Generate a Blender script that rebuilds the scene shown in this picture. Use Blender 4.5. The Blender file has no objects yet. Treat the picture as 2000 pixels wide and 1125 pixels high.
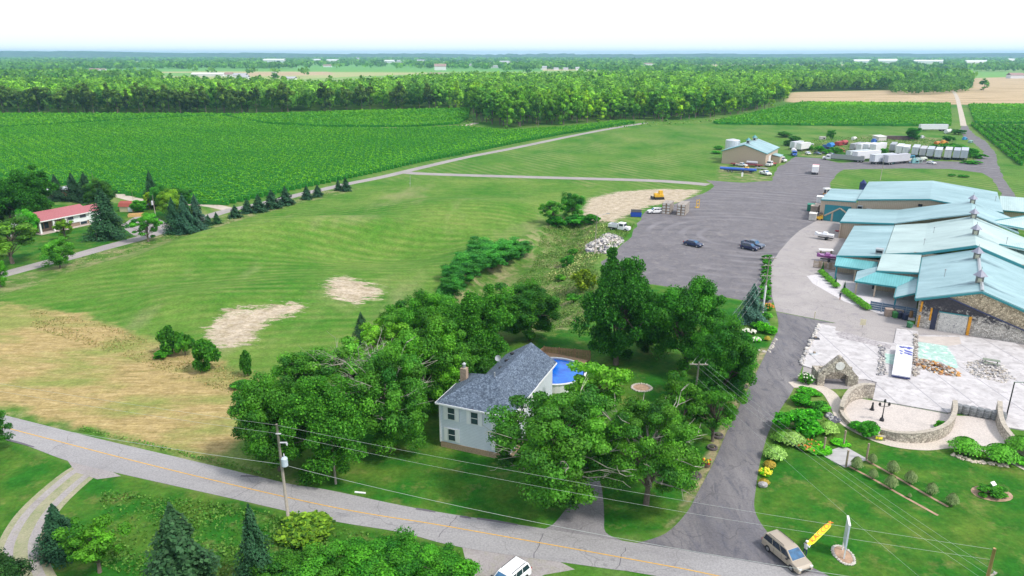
import bpy, bmesh, math, random
import numpy as np
from mathutils import Vector, Matrix
S=bpy.context.scene; COL=S.collection; R=math.radians
# ---------------------------------------------------------------- camera, world, sun
F=1400.0; CH=45.0; PIT=math.atan(457/F); cp,sp=math.cos(PIT),math.sin(PIT)
cd=bpy.data.cameras.new('camera'); cam=bpy.data.objects.new('camera',cd); COL.objects.link(cam); S.camera=cam
cd.sensor_width=36; cd.lens=F/2000*36; cd.clip_start=0.5; cd.clip_end=60000
cam.location=(0,0,CH); cam.rotation_euler=(math.pi/2-PIT,0,0)
SUN_EL=R(52); SUN_AZ=R(120)       # azimuth clockwise from +Y
w=bpy.data.worlds.new('World'); S.world=w; w.use_nodes=True; nt=w.node_tree; nt.nodes.clear()
sky=nt.nodes.new('ShaderNodeTexSky'); sky.sky_type='NISHITA'; sky.sun_disc=False
sky.sun_elevation=SUN_EL; sky.sun_rotation=SUN_AZ; sky.air_density=1.0; sky.dust_density=2.5; sky.ozone_density=1.0; sky.altitude=100
bg=nt.nodes.new('ShaderNodeBackground'); bg.inputs[1].default_value=0.118
# thin high overcast: sky blue mixed with pale cloud, thickest near the horizon
mx=nt.nodes.new('ShaderNodeMix'); mx.data_type='RGBA'; mx.inputs[7].default_value=(7.6,8.0,8.6,1)
tc=nt.nodes.new('ShaderNodeTexCoord'); sx=nt.nodes.new('ShaderNodeSeparateXYZ'); nt.links.new(tc.outputs['Generated'],sx.inputs[0])
mr=nt.nodes.new('ShaderNodeMapRange'); mr.inputs[1].default_value=0; mr.inputs[2].default_value=0.6; mr.inputs[3].default_value=0.92; mr.inputs[4].default_value=0.6
nt.links.new(sx.outputs[2],mr.inputs[0]); nt.links.new(mr.outputs[0],mx.inputs[0])
nt.links.new(sky.outputs[0],mx.inputs[6]); nt.links.new(mx.outputs[2],bg.inputs[0])
ow=nt.nodes.new('ShaderNodeOutputWorld'); nt.links.new(bg.outputs[0],ow.inputs[0])
sd_=bpy.data.lights.new('sun','SUN'); sun=bpy.data.objects.new('sun',sd_); COL.objects.link(sun)
sd_.energy=2.3; sd_.angle=R(8); sd_.color=(1,0.95,0.87)
sdir=Vector((math.sin(SUN_AZ)*math.cos(SUN_EL),math.cos(SUN_AZ)*math.cos(SUN_EL),math.sin(SUN_EL)))
sun.rotation_euler=(-sdir).to_track_quat('-Z','Y').to_euler()
S.view_settings.view_transform='Standard'; S.view_settings.look='None'; S.view_settings.gamma=1; S.view_settings.exposure=0.5
S.render.engine='CYCLES'
S.cycles.max_bounces=5; S.cycles.diffuse_bounces=3; S.cycles.transparent_max_bounces=4; S.cycles.volume_bounces=1
# ---------------------------------------------------------------- pixel <-> place helpers
def g0(px,py,z=0.0):
    X=(px-1000)/F; Y=-(py-562.5)/F; dz=-sp+Y*cp
    if dz>-0.0008: dz=-0.0008
    t=(z-CH)/dz; return (X*t,(cp+Y*sp)*t)
def sdpoly(X,Y,poly):
    """signed distance (positive inside) of points to a polygon"""
    X=np.asarray(X,float); Y=np.asarray(Y,float); d=np.full(X.shape,1e18); ins=np.zeros(X.shape,bool); n=len(poly)
    for i in range(n):
        x1,y1=poly[i]; x2,y2=poly[(i+1)%n]; ex,ey=x2-x1,y2-y1; L=ex*ex+ey*ey+1e-12
        t=np.clip(((X-x1)*ex+(Y-y1)*ey)/L,0,1); d=np.minimum(d,(X-x1-t*ex)**2+(Y-y1-t*ey)**2)
        c=((y1>Y)!=(y2>Y)); 
        if abs(ey)>1e-12: ins^=c&(X<(ex*(Y-y1)/ey+x1))
    d=np.sqrt(d); return np.where(ins,d,-d)
def sm(a,b,x): t=np.clip((x-a)/(b-a),0,1); return t*t*(3-2*t)
def GP(l): return [g0(*p) for p in l]
MOWN=GP([(-60,600),(0,575),(80,548),(150,522),(275,485),(400,445),(480,424),(560,402),(640,384),(700,368),(800,352),(1000,352),(1180,362),(1140,395),(1060,440),(1000,470),(880,540),(850,570),(760,612),(700,655),(600,710),(500,740),(470,724),(380,690),(300,662),(190,625),(60,598)])
GULLY=GP([(845,578),(872,552),(900,515),(980,478),(1060,440),(1130,415),(1165,440),(1180,480),(1160,510),(1180,560),(1130,640),(1050,650),(900,610)])
MND=[(g0(660,462),26,13,4.6,.3),(g0(420,490),28,14,3.8,.5),(g0(900,415),30,16,3.6,0.),(g0(350,600),18,10,2.2,.2),(g0(600,560),16,12,1.2,0.),(g0(760,480),22,13,-4.0,.2)]
def hz(X,Y):
    X=np.asarray(X,float); Y=np.asarray(Y,float)
    m=sm(0,16,sdpoly(X,Y,MOWN)); z=np.zeros(X.shape)
    for (c,a,b,h,r) in MND:
        dx=X-c[0]; dy=Y-c[1]; u=dx*math.cos(r)+dy*math.sin(r); v=-dx*math.sin(r)+dy*math.cos(r)
        z+=h*np.exp(-(u/a)**2-(v/b)**2)
    z=z*m
    return z-3.2*sm(0,9,sdpoly(X,Y,GULLY))
def G(px,py,z=None):
    if z is not None: x,y=g0(px,py,z); return Vector((x,y,z))
    zz=0.0
    for _ in range(8):
        x,y=g0(px,py,zz)
        if y>400: break
        zz=0.5*zz+0.5*float(hz([x],[y])[0])
    return Vector((x,y,zz))
def top(px,py,h):          # ground point of something h tall whose top is seen at the pixel
    x,y=g0(px,py,h); 
    for _ in range(4):
        zz=float(hz([x],[y])[0]) if y<400 else 0.0
        x,y=g0(px,py,h+zz)
    return Vector((x,y,zz))
def dep(p): return p[1]*cp-(p[2]-CH)*sp
# ---------------------------------------------------------------- materials
MATS={}
def nodes(name):
    m=bpy.data.materials.new(name); m.use_nodes=True; t=m.node_tree; return m,t,t.nodes['Principled BSDF']
def N(t,k,**kw):
    n=t.nodes.new(k)
    for a,b in kw.items(): setattr(n,a,b)
    return n
def noise_(t,scale,detail=4,vec=None,rough=.6,dist=0):
    n=N(t,'ShaderNodeTexNoise'); n.inputs['Scale'].default_value=scale; n.inputs['Detail'].default_value=detail; n.inputs['Roughness'].default_value=rough; n.inputs['Distortion'].default_value=dist
    if vec is not None: t.links.new(vec,n.inputs['Vector'])
    return n.outputs[0]
def ramp(t,fac,stops):
    r=N(t,'ShaderNodeValToRGB'); e=r.color_ramp.elements
    while len(e)<len(stops): e.new(.5)
    for i,(p,c) in enumerate(stops): e[i].position=p; e[i].color=(*c,1) if len(c)==3 else c
    t.links.new(fac,r.inputs[0]); return r.outputs[0]
def mixc(t,f,a,b,mode='MIX'):
    m=N(t,'ShaderNodeMix',data_type='RGBA',blend_type=mode); m.clamp_result=False
    for i,v in ((0,f),(6,a),(7,b)):
        if isinstance(v,(int,float)): m.inputs[i].default_value=v
        elif isinstance(v,tuple): m.inputs[i].default_value=(*v,1)
        else: t.links.new(v,m.inputs[i])
    return m.outputs[2]
def math_(t,op,a,b=None,c=None,clamp=False):
    m=N(t,'ShaderNodeMath',operation=op,use_clamp=clamp)
    for i,v in enumerate((a,b,c)):
        if v is None: continue
        if isinstance(v,(int,float)): m.inputs[i].default_value=v
        else: t.links.new(v,m.inputs[i])
    return m.outputs[0]
def objco(t,scale=(1,1,1),rot=(0,0,0)):
    c=N(t,'ShaderNodeTexCoord'); mp=N(t,'ShaderNodeMapping'); mp.inputs['Scale'].default_value=scale; mp.inputs['Rotation'].default_value=rot
    t.links.new(c.outputs['Object'],mp.inputs[0]); return mp.outputs[0]
def bump(t,b,h,strength=.4,dist=.05):
    n=N(t,'ShaderNodeBump'); n.inputs['Strength'].default_value=strength; n.inputs['Distance'].default_value=dist; t.links.new(h,n.inputs['Height']); t.links.new(n.outputs[0],b.inputs['Normal'])
def mat(name,col,rough=.7,metal=0,var=.12,scale=2.0,spec=.5,emit=None,objcol=False,stain=None,lines=None,bmp=0):
    """a plain worked surface: colour, uneven tone, optional stains and lines"""
    if name in MATS: return MATS[name]
    m,t,b=nodes(name); co=objco(t)
    c=mixc(t,1.0,col,ramp(t,noise_(t,scale,5,co),[(.25,(1-var*1.6,)*3),(.75,(1+var,)*3)]),'MULTIPLY')
    if objcol:
        oi=N(t,'ShaderNodeObjectInfo'); c=mixc(t,1.0,c,oi.outputs['Color'],'MULTIPLY')
    if stain:
        sc,lo,hi=stain[1]; f=ramp(t,noise_(t,sc,6,co,.65,.6),[(lo,(0,0,0)),(hi,(1,1,1))]); c=mixc(t,f,c,stain[0])
    if lines:
        ax,per,wid,lc=lines[:4]; sxyz=N(t,'ShaderNodeSeparateXYZ'); t.links.new(co,sxyz.inputs[0])
        fr=math_(t,'FRACT',math_(t,'DIVIDE',sxyz.outputs[ax],per)); f=math_(t,'LESS_THAN',fr,wid/per); c=mixc(t,f,c,lc)
    t.links.new(c,b.inputs['Base Color']); b.inputs['Roughness'].default_value=rough; b.inputs['Metallic'].default_value=metal; b.inputs['Specular IOR Level'].default_value=spec
    if bmp: bump(t,b,noise_(t,scale*3,4,co),bmp,.05)
    if emit: b.inputs['Emission Color'].default_value=(*emit,1); b.inputs['Emission Strength'].default_value=1
    MATS[name]=m; return m
# ---------------------------------------------------------------- mesh builder
class MB:
    def __init__(s): s.v=[]; s.f=[]; s.m=[]; s.cut=[]
    def add(s,vs,fs,mi=0,M=None):
        o=len(s.v); s.cut.append((o,len(s.f)))
        for p in vs:
            if M is not None: p=M@Vector(p)
            s.v.append((p[0],p[1],p[2]))
        for f in fs: s.f.append([o+i for i in f]); s.m.append(mi)
        return s
    def box(s,x,y,z,sx,sy,sz,rz=0,mi=0,tx=1,ty=1,M=None):     # z = bottom
        hx,hy=sx/2,sy/2; c,n=math.cos(rz),math.sin(rz); vs=[]
        for zz,kx,ky in ((z,1,1),(z+sz,tx,ty)):
            for a,b in ((-1,-1),(1,-1),(1,1),(-1,1)):
                u,v=a*hx*kx,b*hy*ky; vs.append((x+u*c-v*n,y+u*n+v*c,zz))
        return s.add(vs,[(3,2,1,0),(4,5,6,7),(0,1,5,4),(1,2,6,5),(2,3,7,6),(3,0,4,7)],mi,M)
    def prism(s,poly,z0,z1,mi=0,M=None):
        n=len(poly); a=sum(poly[i][0]*poly[(i+1)%n][1]-poly[(i+1)%n][0]*poly[i][1] for i in range(n))
        if a<0: poly=poly[::-1]
        vs=[(p[0],p[1],z0) for p in poly]+[(p[0],p[1],z1) for p in poly]
        return s.add(vs,[list(range(n))[::-1],list(range(n,2*n))]+[(i,(i+1)%n,n+(i+1)%n,n+i) for i in range(n)],mi,M)
    def slab(s,pts,th,mi=0,M=None):   # 3D polygon thickened downwards
        n=len(pts); nz=sum(pts[i][0]*pts[(i+1)%n][1]-pts[(i+1)%n][0]*pts[i][1] for i in range(n))
        if nz<0: pts=pts[::-1]
        vs=[tuple(p) for p in pts]+[(p[0],p[1],p[2]-th) for p in pts]
        return s.add(vs,[list(range(n)),list(range(n,2*n))[::-1]]+[(i,n+i,n+(i+1)%n,(i+1)%n) for i in range(n)],mi,M)
    def tube(s,pts,r,n=6,mi=0,cap=True,M=None):
        pts=[Vector(p) for p in pts]; rs=r if isinstance(r,(list,tuple)) else [r]*len(pts); vs=[];fs=[]
        for i,p in enumerate(pts):
            d=(pts[min(i+1,len(pts)-1)]-pts[max(i-1,0)]); d=d.normalized() if d.length>1e-9 else Vector((0,0,1))
            a=d.cross(Vector((0,0,1)) if abs(d.z)<.9 else Vector((1,0,0))).normalized(); b=d.cross(a)
            for k in range(n):
                t=2*math.pi*k/n; vs.append(p+(a*math.cos(t)+b*math.sin(t))*rs[i])
        for i in range(len(pts)-1):
            for k in range(n): fs.append((i*n+k,i*n+(k+1)%n,(i+1)*n+(k+1)%n,(i+1)*n+k))
        if cap: fs.append(list(range(n))); fs.append(list(range((len(pts)-1)*n,len(pts)*n))[::-1])
        return s.add(vs,fs,mi,M)
    def lathe(s,prof,n=14,mi=0,x=0,y=0,M=None,sx=1,sy=1,cap=True):
        vs=[];fs=[]
        for r,z in prof:
            for k in range(n): t=2*math.pi*k/n; vs.append((x+r*math.cos(t)*sx,y+r*math.sin(t)*sy,z))
        for i in range(len(prof)-1):
            for k in range(n): fs.append((i*n+k,i*n+(k+1)%n,(i+1)*n+(k+1)%n,(i+1)*n+k))
        if cap and prof[0][0]>.001: fs.append(list(range(n))[::-1])
        if cap and prof[-1][0]>.001: fs.append(list(range((len(prof)-1)*n,len(prof)*n)))
        return s.add(vs,fs,mi,M)
    def wheel(s,x,y,z,r,wd,n=14,mi=0,rz=0):   # axis along local y
        M=Matrix.Translation((x,y,z))@Matrix.Rotation(rz,4,'Z')@Matrix.Rotation(math.pi/2,4,'X')
        return s.lathe([(r*.82,-wd/2),(r,-wd*.3),(r,wd*.3),(r*.82,wd/2)],n,mi,M=M)
    def blob(s,x,y,z,rx,ry,rz,rnd,j=.25,n=7,m=5,mi=0):
        vs=[];fs=[]
        for i in range(m):
            ph=math.pi*(i+.5)/m-math.pi/2
            for k in range(n):
                t=2*math.pi*(k+(i%2)*.5)/n; q=1+rnd.uniform(-j,j)
                vs.append((x+rx*math.cos(ph)*math.cos(t)*q,y+ry*math.cos(ph)*math.sin(t)*q,z+rz*math.sin(ph)*q))
        for i in range(m-1):
            for k in range(n): fs.append((i*n+k,i*n+(k+1)%n,(i+1)*n+(k+1)%n,(i+1)*n+k))
        fs.append(list(range(n))[::-1]); fs.append(list(range((m-1)*n,m*n)))
        return s.add(vs,fs,mi)
    def pieces(s,name,mats,parent=None):    # every shape added becomes a part of its own
        c=s.cut+[(len(s.v),len(s.f))]; out=[]
        for (v0,f0),(v1,f1) in zip(c,c[1:]):
            m=MB(); m.v=s.v[v0:v1]; m.f=[[i-v0 for i in f] for f in s.f[f0:f1]]; m.m=s.m[f0:f1]; out.append(m.build(name,mats,parent))
        return out
    def build(s,name,mats,parent=None,loc=None,rz=0,smooth=False,bevel=0):
        me=bpy.data.meshes.new(name); me.from_pydata(s.v,[],s.f)
        for m in (mats if isinstance(mats,(list,tuple)) else [mats]): me.materials.append(m)
        if any(s.m): me.polygons.foreach_set('material_index',s.m)
        if smooth: me.polygons.foreach_set('use_smooth',[True]*len(s.f))
        me.update(); o=bpy.data.objects.new(name,me); COL.objects.link(o)
        if parent is not None: o.parent=parent
        if loc is not None: o.location=loc; o.rotation_euler=(0,0,rz)
        if bevel:
            md=o.modifiers.new('soft_edges','BEVEL'); md.width=bevel; md.segments=2; md.limit_method='ANGLE'
        return o
def tag(o,label=None,cat=None,group=None,kind=None):
    if label: o['label']=label
    if cat: o['category']=cat
    if group: o['group']=group
    if kind: o['kind']=kind
    return o
def thing(name,label,cat,loc=(0,0,0),rz=0,group=None):
    o=bpy.data.objects.new(name,None); COL.objects.link(o); o.location=loc; o.rotation_euler=(0,0,rz); o.empty_display_size=.3
    return tag(o,label,cat,group)
def dup(root,loc,rz,label,group=None,scale=None,color=None):
    def cp_(o,par):
        c=o.copy(); COL.objects.link(c)
        if par is not None: c.parent=par
        if color: c.color=(*color,1)
        for ch in KIDS[o.name]: cp_(ch,c)
        return c
    KIDS={}
    def walk(o):
        KIDS[o.name]=list(o.children)
        for ch in o.children: walk(ch)
    walk(root)
    r=cp_(root,None); r.location=loc; r.rotation_euler=(0,0,rz); tag(r,label,None,group)
    if scale: r.scale=scale if isinstance(scale,(tuple,list)) else (scale,)*3
    return r
def paint(o,c):
    o.color=(*c,1)
    for ch in o.children: paint(ch,c)
def yaw(p0,p1): return math.atan2(p1[1]-p0[1],p1[0]-p0[0])
# ---------------------------------------------------------------- ground with its covers
def cm(pts,n=6,closed=False):     # smooth curve through points
    P=[Vector((p[0],p[1])) for p in pts]; out=[]
    m=len(P) if closed else len(P)-1
    for i in range(m):
        if closed: a,b,c,d=P[i-1],P[i],P[(i+1)%len(P)],P[(i+2)%len(P)]
        else: a,b,c,d=P[max(i-1,0)],P[i],P[i+1],P[min(i+2,len(P)-1)]
        for k in range(n):
            t=k/n; out.append(tuple(.5*((2*b)+(c-a)*t+(2*a-5*b+4*c-d)*t*t+(3*b-a-3*c+d)*t**3)))
    if not closed: out.append(tuple(P[-1]))
    return out
STRAW=GP([(-80,620),(0,592),(80,602),(190,627),(300,664),(380,692),(460,722),(520,745),(530,775),(490,830),(470,860),(420,895),(330,875),(240,850),(150,832),(0,792),(-100,770)])
DIRT=[GP([(408,645),(440,617),(500,612),(560,602),(592,602),(570,620),(540,626),(505,645),(490,668),(440,682),(405,665)]),
      GP([(640,562),(668,549),(745,567),(738,582),(690,596),(655,586)]),
      GP([(1138,412),(1152,388),(1210,374),(1290,369),(1368,371),(1330,394),(1272,402),(1240,414),(1195,434),(1168,436),(1142,418)])]
LAWN=[GP([(560,935),(680,860),(790,790),(860,740),(1010,660),(1090,640),(1200,600),(1270,556),(1455,590),(1500,640),(1500,680),(1450,785),(1396,899),(1364,960),(1310,1035),(1185,1048),(1060,1032),(800,990),(600,952)]),
      GP([(1480,1000),(1484,930),(1500,872),(1540,830),(1640,830),(1760,870),(1900,888),(2150,930),(2300,1400),(1700,1400),(1590,1118),(1500,1045)]),
      GP([(-200,840),(0,862),(120,902),(224,925),(448,976),(640,1018),(782,1042),(905,1072),(950,1130),(900,1400),(-400,1500)]),
      GP([(-80,470),(0,400),(120,400),(300,395),(350,440),(300,455),(200,480),(130,503),(18,532),(-80,560)])]
ROUGH=[GULLY,GP([(-60,560),(18,545),(135,510),(275,470),(420,425),(440,420),(425,440),(400,452),(275,492),(150,528),(20,572),(-60,600)]),
       GP([(420,430),(560,385),(680,362),(700,370),(560,404),(430,442)]),
       GP([(1530,290),(1700,262),(1850,270),(1925,312),(1900,318),(1760,312),(1600,308),(1556,303)]),
       GP([(1405,322),(1500,326),(1512,345),(1500,356),(1400,352)]),
       GP([(-100,795),(0,800),(192,850),(384,895),(560,938),(600,950),(560,958),(384,910),(192,866),(0,822)])]
TAN=[GP([(1532,200),(1545,180),(1640,178),(1740,176),(1900,172),(1897,152),(2300,145),(2400,214),(1860,204)]),GP([(1750,141),(1890,138),(1905,143),(1760,145)]),GP([(430,142),(640,140),(660,146),(440,149)]),GP([(-300,150),(0,150),(330,156),(330,160),(-300,158)])]
PALEG=[GP([(-300,128),(1060,128),(1060,140),(-300,139)]),GP([(640,172),(690,165),(720,175),(650,186)])]
SHOULD=GP([(1300,1042),(1364,960),(1396,899),(1424,834),(1459,765),(1501,680),(1490,676),(1435,780),(1375,899),(1345,960)])
def axis(lst):
    o=[lst[0][0]]
    for a,b,st in lst:
        n=max(1,int(round((b-a)/st))); o+=[a+(b-a)*(i+1)/n for i in range(n)]
    return np.array(o)
XA=axis([(-14000,-3000,1500),(-3000,-900,150),(-900,-240,22),(-240,-60,2.5),(-60,90,1.25),(90,340,2.5),(340,900,20),(900,3000,150),(3000,14000,1500)])
YA=axis([(-900,-100,200),(-100,40,12),(40,140,1.2),(140,340,2.2),(340,620,5),(620,1400,20),(1400,3000,60),(3000,15000,800)])
XX,YY=np.meshgrid(XA,YA); nx,ny=len(XA),len(YA)
def field(polys,X,Y):
    d=np.full(X.shape,-60.0)
    for p in polys: d=np.maximum(d,sdpoly(X,Y,p))
    return np.clip(d,-60,60)
ZZ=hz(XX,YY)
me=bpy.data.meshes.new('ground'); co=np.stack([XX,YY,ZZ],-1).reshape(-1,3).astype(np.float32)
ii=np.arange((ny-1)*(nx-1)); r_,c_=ii//(nx-1),ii%(nx-1); q=np.stack([r_*nx+c_,r_*nx+c_+1,(r_+1)*nx+c_+1,(r_+1)*nx+c_],-1)
def npmesh(me,co,q,smooth=True):
    me.vertices.add(len(co)); me.vertices.foreach_set('co',np.ascontiguousarray(co,np.float32).ravel())
    me.loops.add(q.size); me.loops.foreach_set('vertex_index',q.ravel().astype(np.int32)); me.polygons.add(len(q))
    k=q.shape[1]; me.polygons.foreach_set('loop_start',np.arange(0,q.size,k,dtype=np.int32)); me.polygons.foreach_set('loop_total',np.full(len(q),k,np.int32))
    me.polygons.foreach_set('use_smooth',np.full(len(q),smooth)); me.update(calc_edges=True)
npmesh(me,co,q)
ATT=dict(mown=[MOWN],straw=[STRAW],dirt=DIRT,lawn=LAWN,rough=ROUGH,tan=TAN,pale=PALEG,verge=[SHOULD])
for k,ps in ATT.items():
    a=me.attributes.new('d_'+k,'FLOAT','POINT'); a.data.foreach_set('value',field(ps,XX,YY).ravel().astype(np.float32))
ground=bpy.data.objects.new('ground',me); COL.objects.link(ground); ground['kind']='structure'
m,t,b=nodes('ground_cover')
geo=N(t,'ShaderNodeNewGeometry'); P=geo.outputs['Position']
def mp(scale,rot=0,off=(0,0,0)):
    q_=N(t,'ShaderNodeMapping'); q_.inputs['Scale'].default_value=scale; q_.inputs['Rotation'].default_value=(0,0,rot); q_.inputs['Location'].default_value=off; t.links.new(P,q_.inputs[0]); return q_.outputs[0]
fine=noise_(t,2.2,5,P,.75); mid=noise_(t,.16,5,P,.65); big=noise_(t,.035,4,P,.6); blot=noise_(t,.55,4,P,.7)
tint=math_(t,'ADD',math_(t,'MULTIPLY',fine,.5),math_(t,'MULTIPLY',blot,.5))
# mowing arcs in the near field, straight passes beyond
wr=N(t,'ShaderNodeTexWave',wave_type='RINGS',rings_direction='SPHERICAL'); wr.inputs['Scale'].default_value=.105; wr.inputs['Distortion'].default_value=5.0; wr.inputs['Detail'].default_value=2; wr.inputs['Detail Scale'].default_value=.05
t.links.new(mp((.62,1,1),.15,(16,-52,0)),wr.inputs[0])
wl=N(t,'ShaderNodeTexWave',bands_direction='X'); wl.inputs['Scale'].default_value=.075; wl.inputs['Distortion'].default_value=4; wl.inputs['Detail Scale'].default_value=.05; t.links.new(mp((1,1,1),-.55+math.pi),wl.inputs[0])
st=noise_(t,.06,3,mp((1,.35,1),.5),.6)
strp=math_(t,'MULTIPLY',wr.outputs['Fac'],ramp(t,mid,[(.35,(0,)*3),(.7,(1,)*3)]))
mown=mixc(t,ramp(t,big,[(.35,(0,)*3),(.65,(1,)*3)]),(.042,.175,.012),(.135,.235,.040))
mown=mixc(t,math_(t,'MULTIPLY',strp,.55),mown,(.25,.29,.085))
mown=mixc(t,ramp(t,st,[(.55,(0,)*3),(.75,(.75,)*3)]),mown,(.30,.28,.14))
# everything outside a named cover: farm grass with straight passes
far=N(t,'ShaderNodeTexVoronoi'); far.inputs['Scale'].default_value=1; t.links.new(mp((.0028,.0028,1),.5),far.inputs[0])
fsep=N(t,'ShaderNodeSeparateColor'); t.links.new(far.outputs['Color'],fsep.inputs[0])
farc=ramp(t,fsep.outputs[0],[(0,(.12,.30,.06)),(.4,(.20,.36,.09)),(.55,(.48,.42,.22)),(.75,(.16,.34,.08)),(1,(.55,.47,.28))])
basec=mixc(t,ramp(t,big,[(.35,(0,)*3),(.65,(1,)*3)]),(.042,.17,.014),(.12,.225,.038))
basec=mixc(t,math_(t,'MULTIPLY',math_(t,'MULTIPLY',wl.outputs['Fac'],.5),ramp(t,st,[(.4,(0,)*3),(.65,(1,)*3)])),basec,(.28,.28,.12))
ycoord=N(t,'ShaderNodeSeparateXYZ'); t.links.new(P,ycoord.inputs[0])
fm=math_(t,'GREATER_THAN',ycoord.outputs[1],1250)
c=mixc(t,fm,basec,farc)
def mask(name,amp,soft,nz=None):
    a=N(t,'ShaderNodeAttribute'); a.attribute_name='d_'+name
    n=math_(t,'MULTIPLY',math_(t,'SUBTRACT',nz if nz is not None else blot,.5),amp)
    s_=math_(t,'ADD',a.outputs['Fac'],n); r=N(t,'ShaderNodeMapRange',interpolation_type='SMOOTHSTEP'); r.inputs[1].default_value=-soft; r.inputs[2].default_value=soft; t.links.new(s_,r.inputs[0]); return r.outputs[0]
c=mixc(t,mask('pale',10,3),c,(.14,.34,.08))
c=mixc(t,mask('mown',4,1.5),c,mown)
lc=mixc(t,ramp(t,mid,[(.42,(0,)*3),(.68,(1,)*3)]),(.024,.140,.012),(.105,.19,.026))
lc=mixc(t,ramp(t,noise_(t,.3,4,P,.7),[(.55,(0,)*3),(.75,(.65,)*3)]),lc,(.25,.23,.08))
c=mixc(t,mask('lawn',2,.5),c,lc)
rc=ramp(t,noise_(t,.22,6,mp((1,1,1)),.7,.4),[(.3,(.05,.13,.02)),(.45,(.09,.19,.03)),(.58,(.24,.25,.11)),(.72,(.33,.29,.17))])
c=mixc(t,mask('rough',4,1.2),c,rc)
sv=noise_(t,.9,8,mp((.3,1.6,1),-.45),.8,.4); sb=noise_(t,.09,4,mp((.5,1.3,1),-.45),.6)
sc_=ramp(t,sv,[(.3,(.15,.17,.05)),(.42,(.33,.25,.10)),(.58,(.46,.35,.165)),(.68,(.55,.43,.23)),(.8,(.28,.20,.10))])
sc_=mixc(t,ramp(t,sb,[(.47,(0,)*3),(.62,(.8,)*3)]),sc_,(.20,.26,.06))
c=mixc(t,mask('straw',9,1.5,mid),c,sc_)
tcx=noise_(t,.05,5,mp((.25,1,1)),.6)
c=mixc(t,mask('tan',8,3),c,ramp(t,tcx,[(.3,(.30,.24,.13)),(.45,(.44,.33,.20)),(.55,(.52,.40,.25)),(.68,(.42,.31,.19)),(.78,(.22,.26,.09))]))
dc=ramp(t,noise_(t,.7,7,mp((.6,1,1)),.85),[(.3,(.22,.20,.10)),(.44,(.40,.33,.23)),(.56,(.52,.44,.34)),(.7,(.58,.51,.41))])
dm=mask('dirt',17,.3,noise_(t,.6,8,mp((.4,1.3,1),-.3),.85))
c=mixc(t,dm,c,dc)
c=mixc(t,mask('verge',1,.5),c,(.34,.28,.17))
c=mixc(t,1.0,c,ramp(t,tint,[(.3,(.62,)*3),(.5,(.96,)*3),(.7,(1.35,)*3)]),'MULTIPLY')
t.links.new(c,b.inputs['Base Color']); b.inputs['Roughness'].default_value=.95; b.inputs['Specular IOR Level'].default_value=.1
bump(t,b,fine,.6,.25)
me.materials.append(m)
# ---------------------------------------------------------------- sheets: roads, lots, paths
def sheet(name,pts,z,mt,kind='structure',jit=0,seed=1,sub=None,loc=None,thick=.0):
    rnd=random.Random(seed); bm=bmesh.new(); P2=list(pts)
    if sub:
        Q=[]
        for i in range(len(P2)):
            a=Vector(P2[i]); b_=Vector(P2[(i+1)%len(P2)]); n=max(1,int((b_-a).length/sub))
            for k in range(n): Q.append(a+(b_-a)*k/n)
        P2=Q
    vs=[bm.verts.new((p[0]+rnd.uniform(-jit,jit),p[1]+rnd.uniform(-jit,jit),z)) for p in P2]
    f=bm.faces.new(vs); f.normal_update()
    if f.normal.z<0: f.normal_flip()
    bmesh.ops.triangulate(bm,faces=bm.faces[:])
    me=bpy.data.meshes.new(name); bm.to_mesh(me); bm.free(); me.materials.append(mt); o=bpy.data.objects.new(name,me); COL.objects.link(o)
    if kind: o['kind']=kind
    return o
def strip(name,left,right,z,mt,kind='structure'):
    n=min(len(left),len(right)); mb=MB()
    vs=[(*left[i][:2],z) for i in range(n)]+[(*right[i][:2],z) for i in range(n)]
    mb.add(vs,[(n+i,n+i+1,i+1,i) for i in range(n-1)]); o=mb.build(name,mt)
    if kind: o['kind']=kind
    return o
def ribbon(name,center,width,z,mt,n=6,kind='structure'):
    c=cm(center,n); L=[];Rr=[]
    for i,p in enumerate(c):
        a=Vector(c[max(i-1,0)]); b_=Vector(c[min(i+1,len(c)-1)]); d=(b_-a).normalized(); q_=Vector((-d.y,d.x)); wd=width if not callable(width) else width(i/(len(c)-1))
        L.append(Vector(p)+q_*wd/2); Rr.append(Vector(p)-q_*wd/2)
    return strip(name,L,Rr,z,mt,kind)
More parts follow.
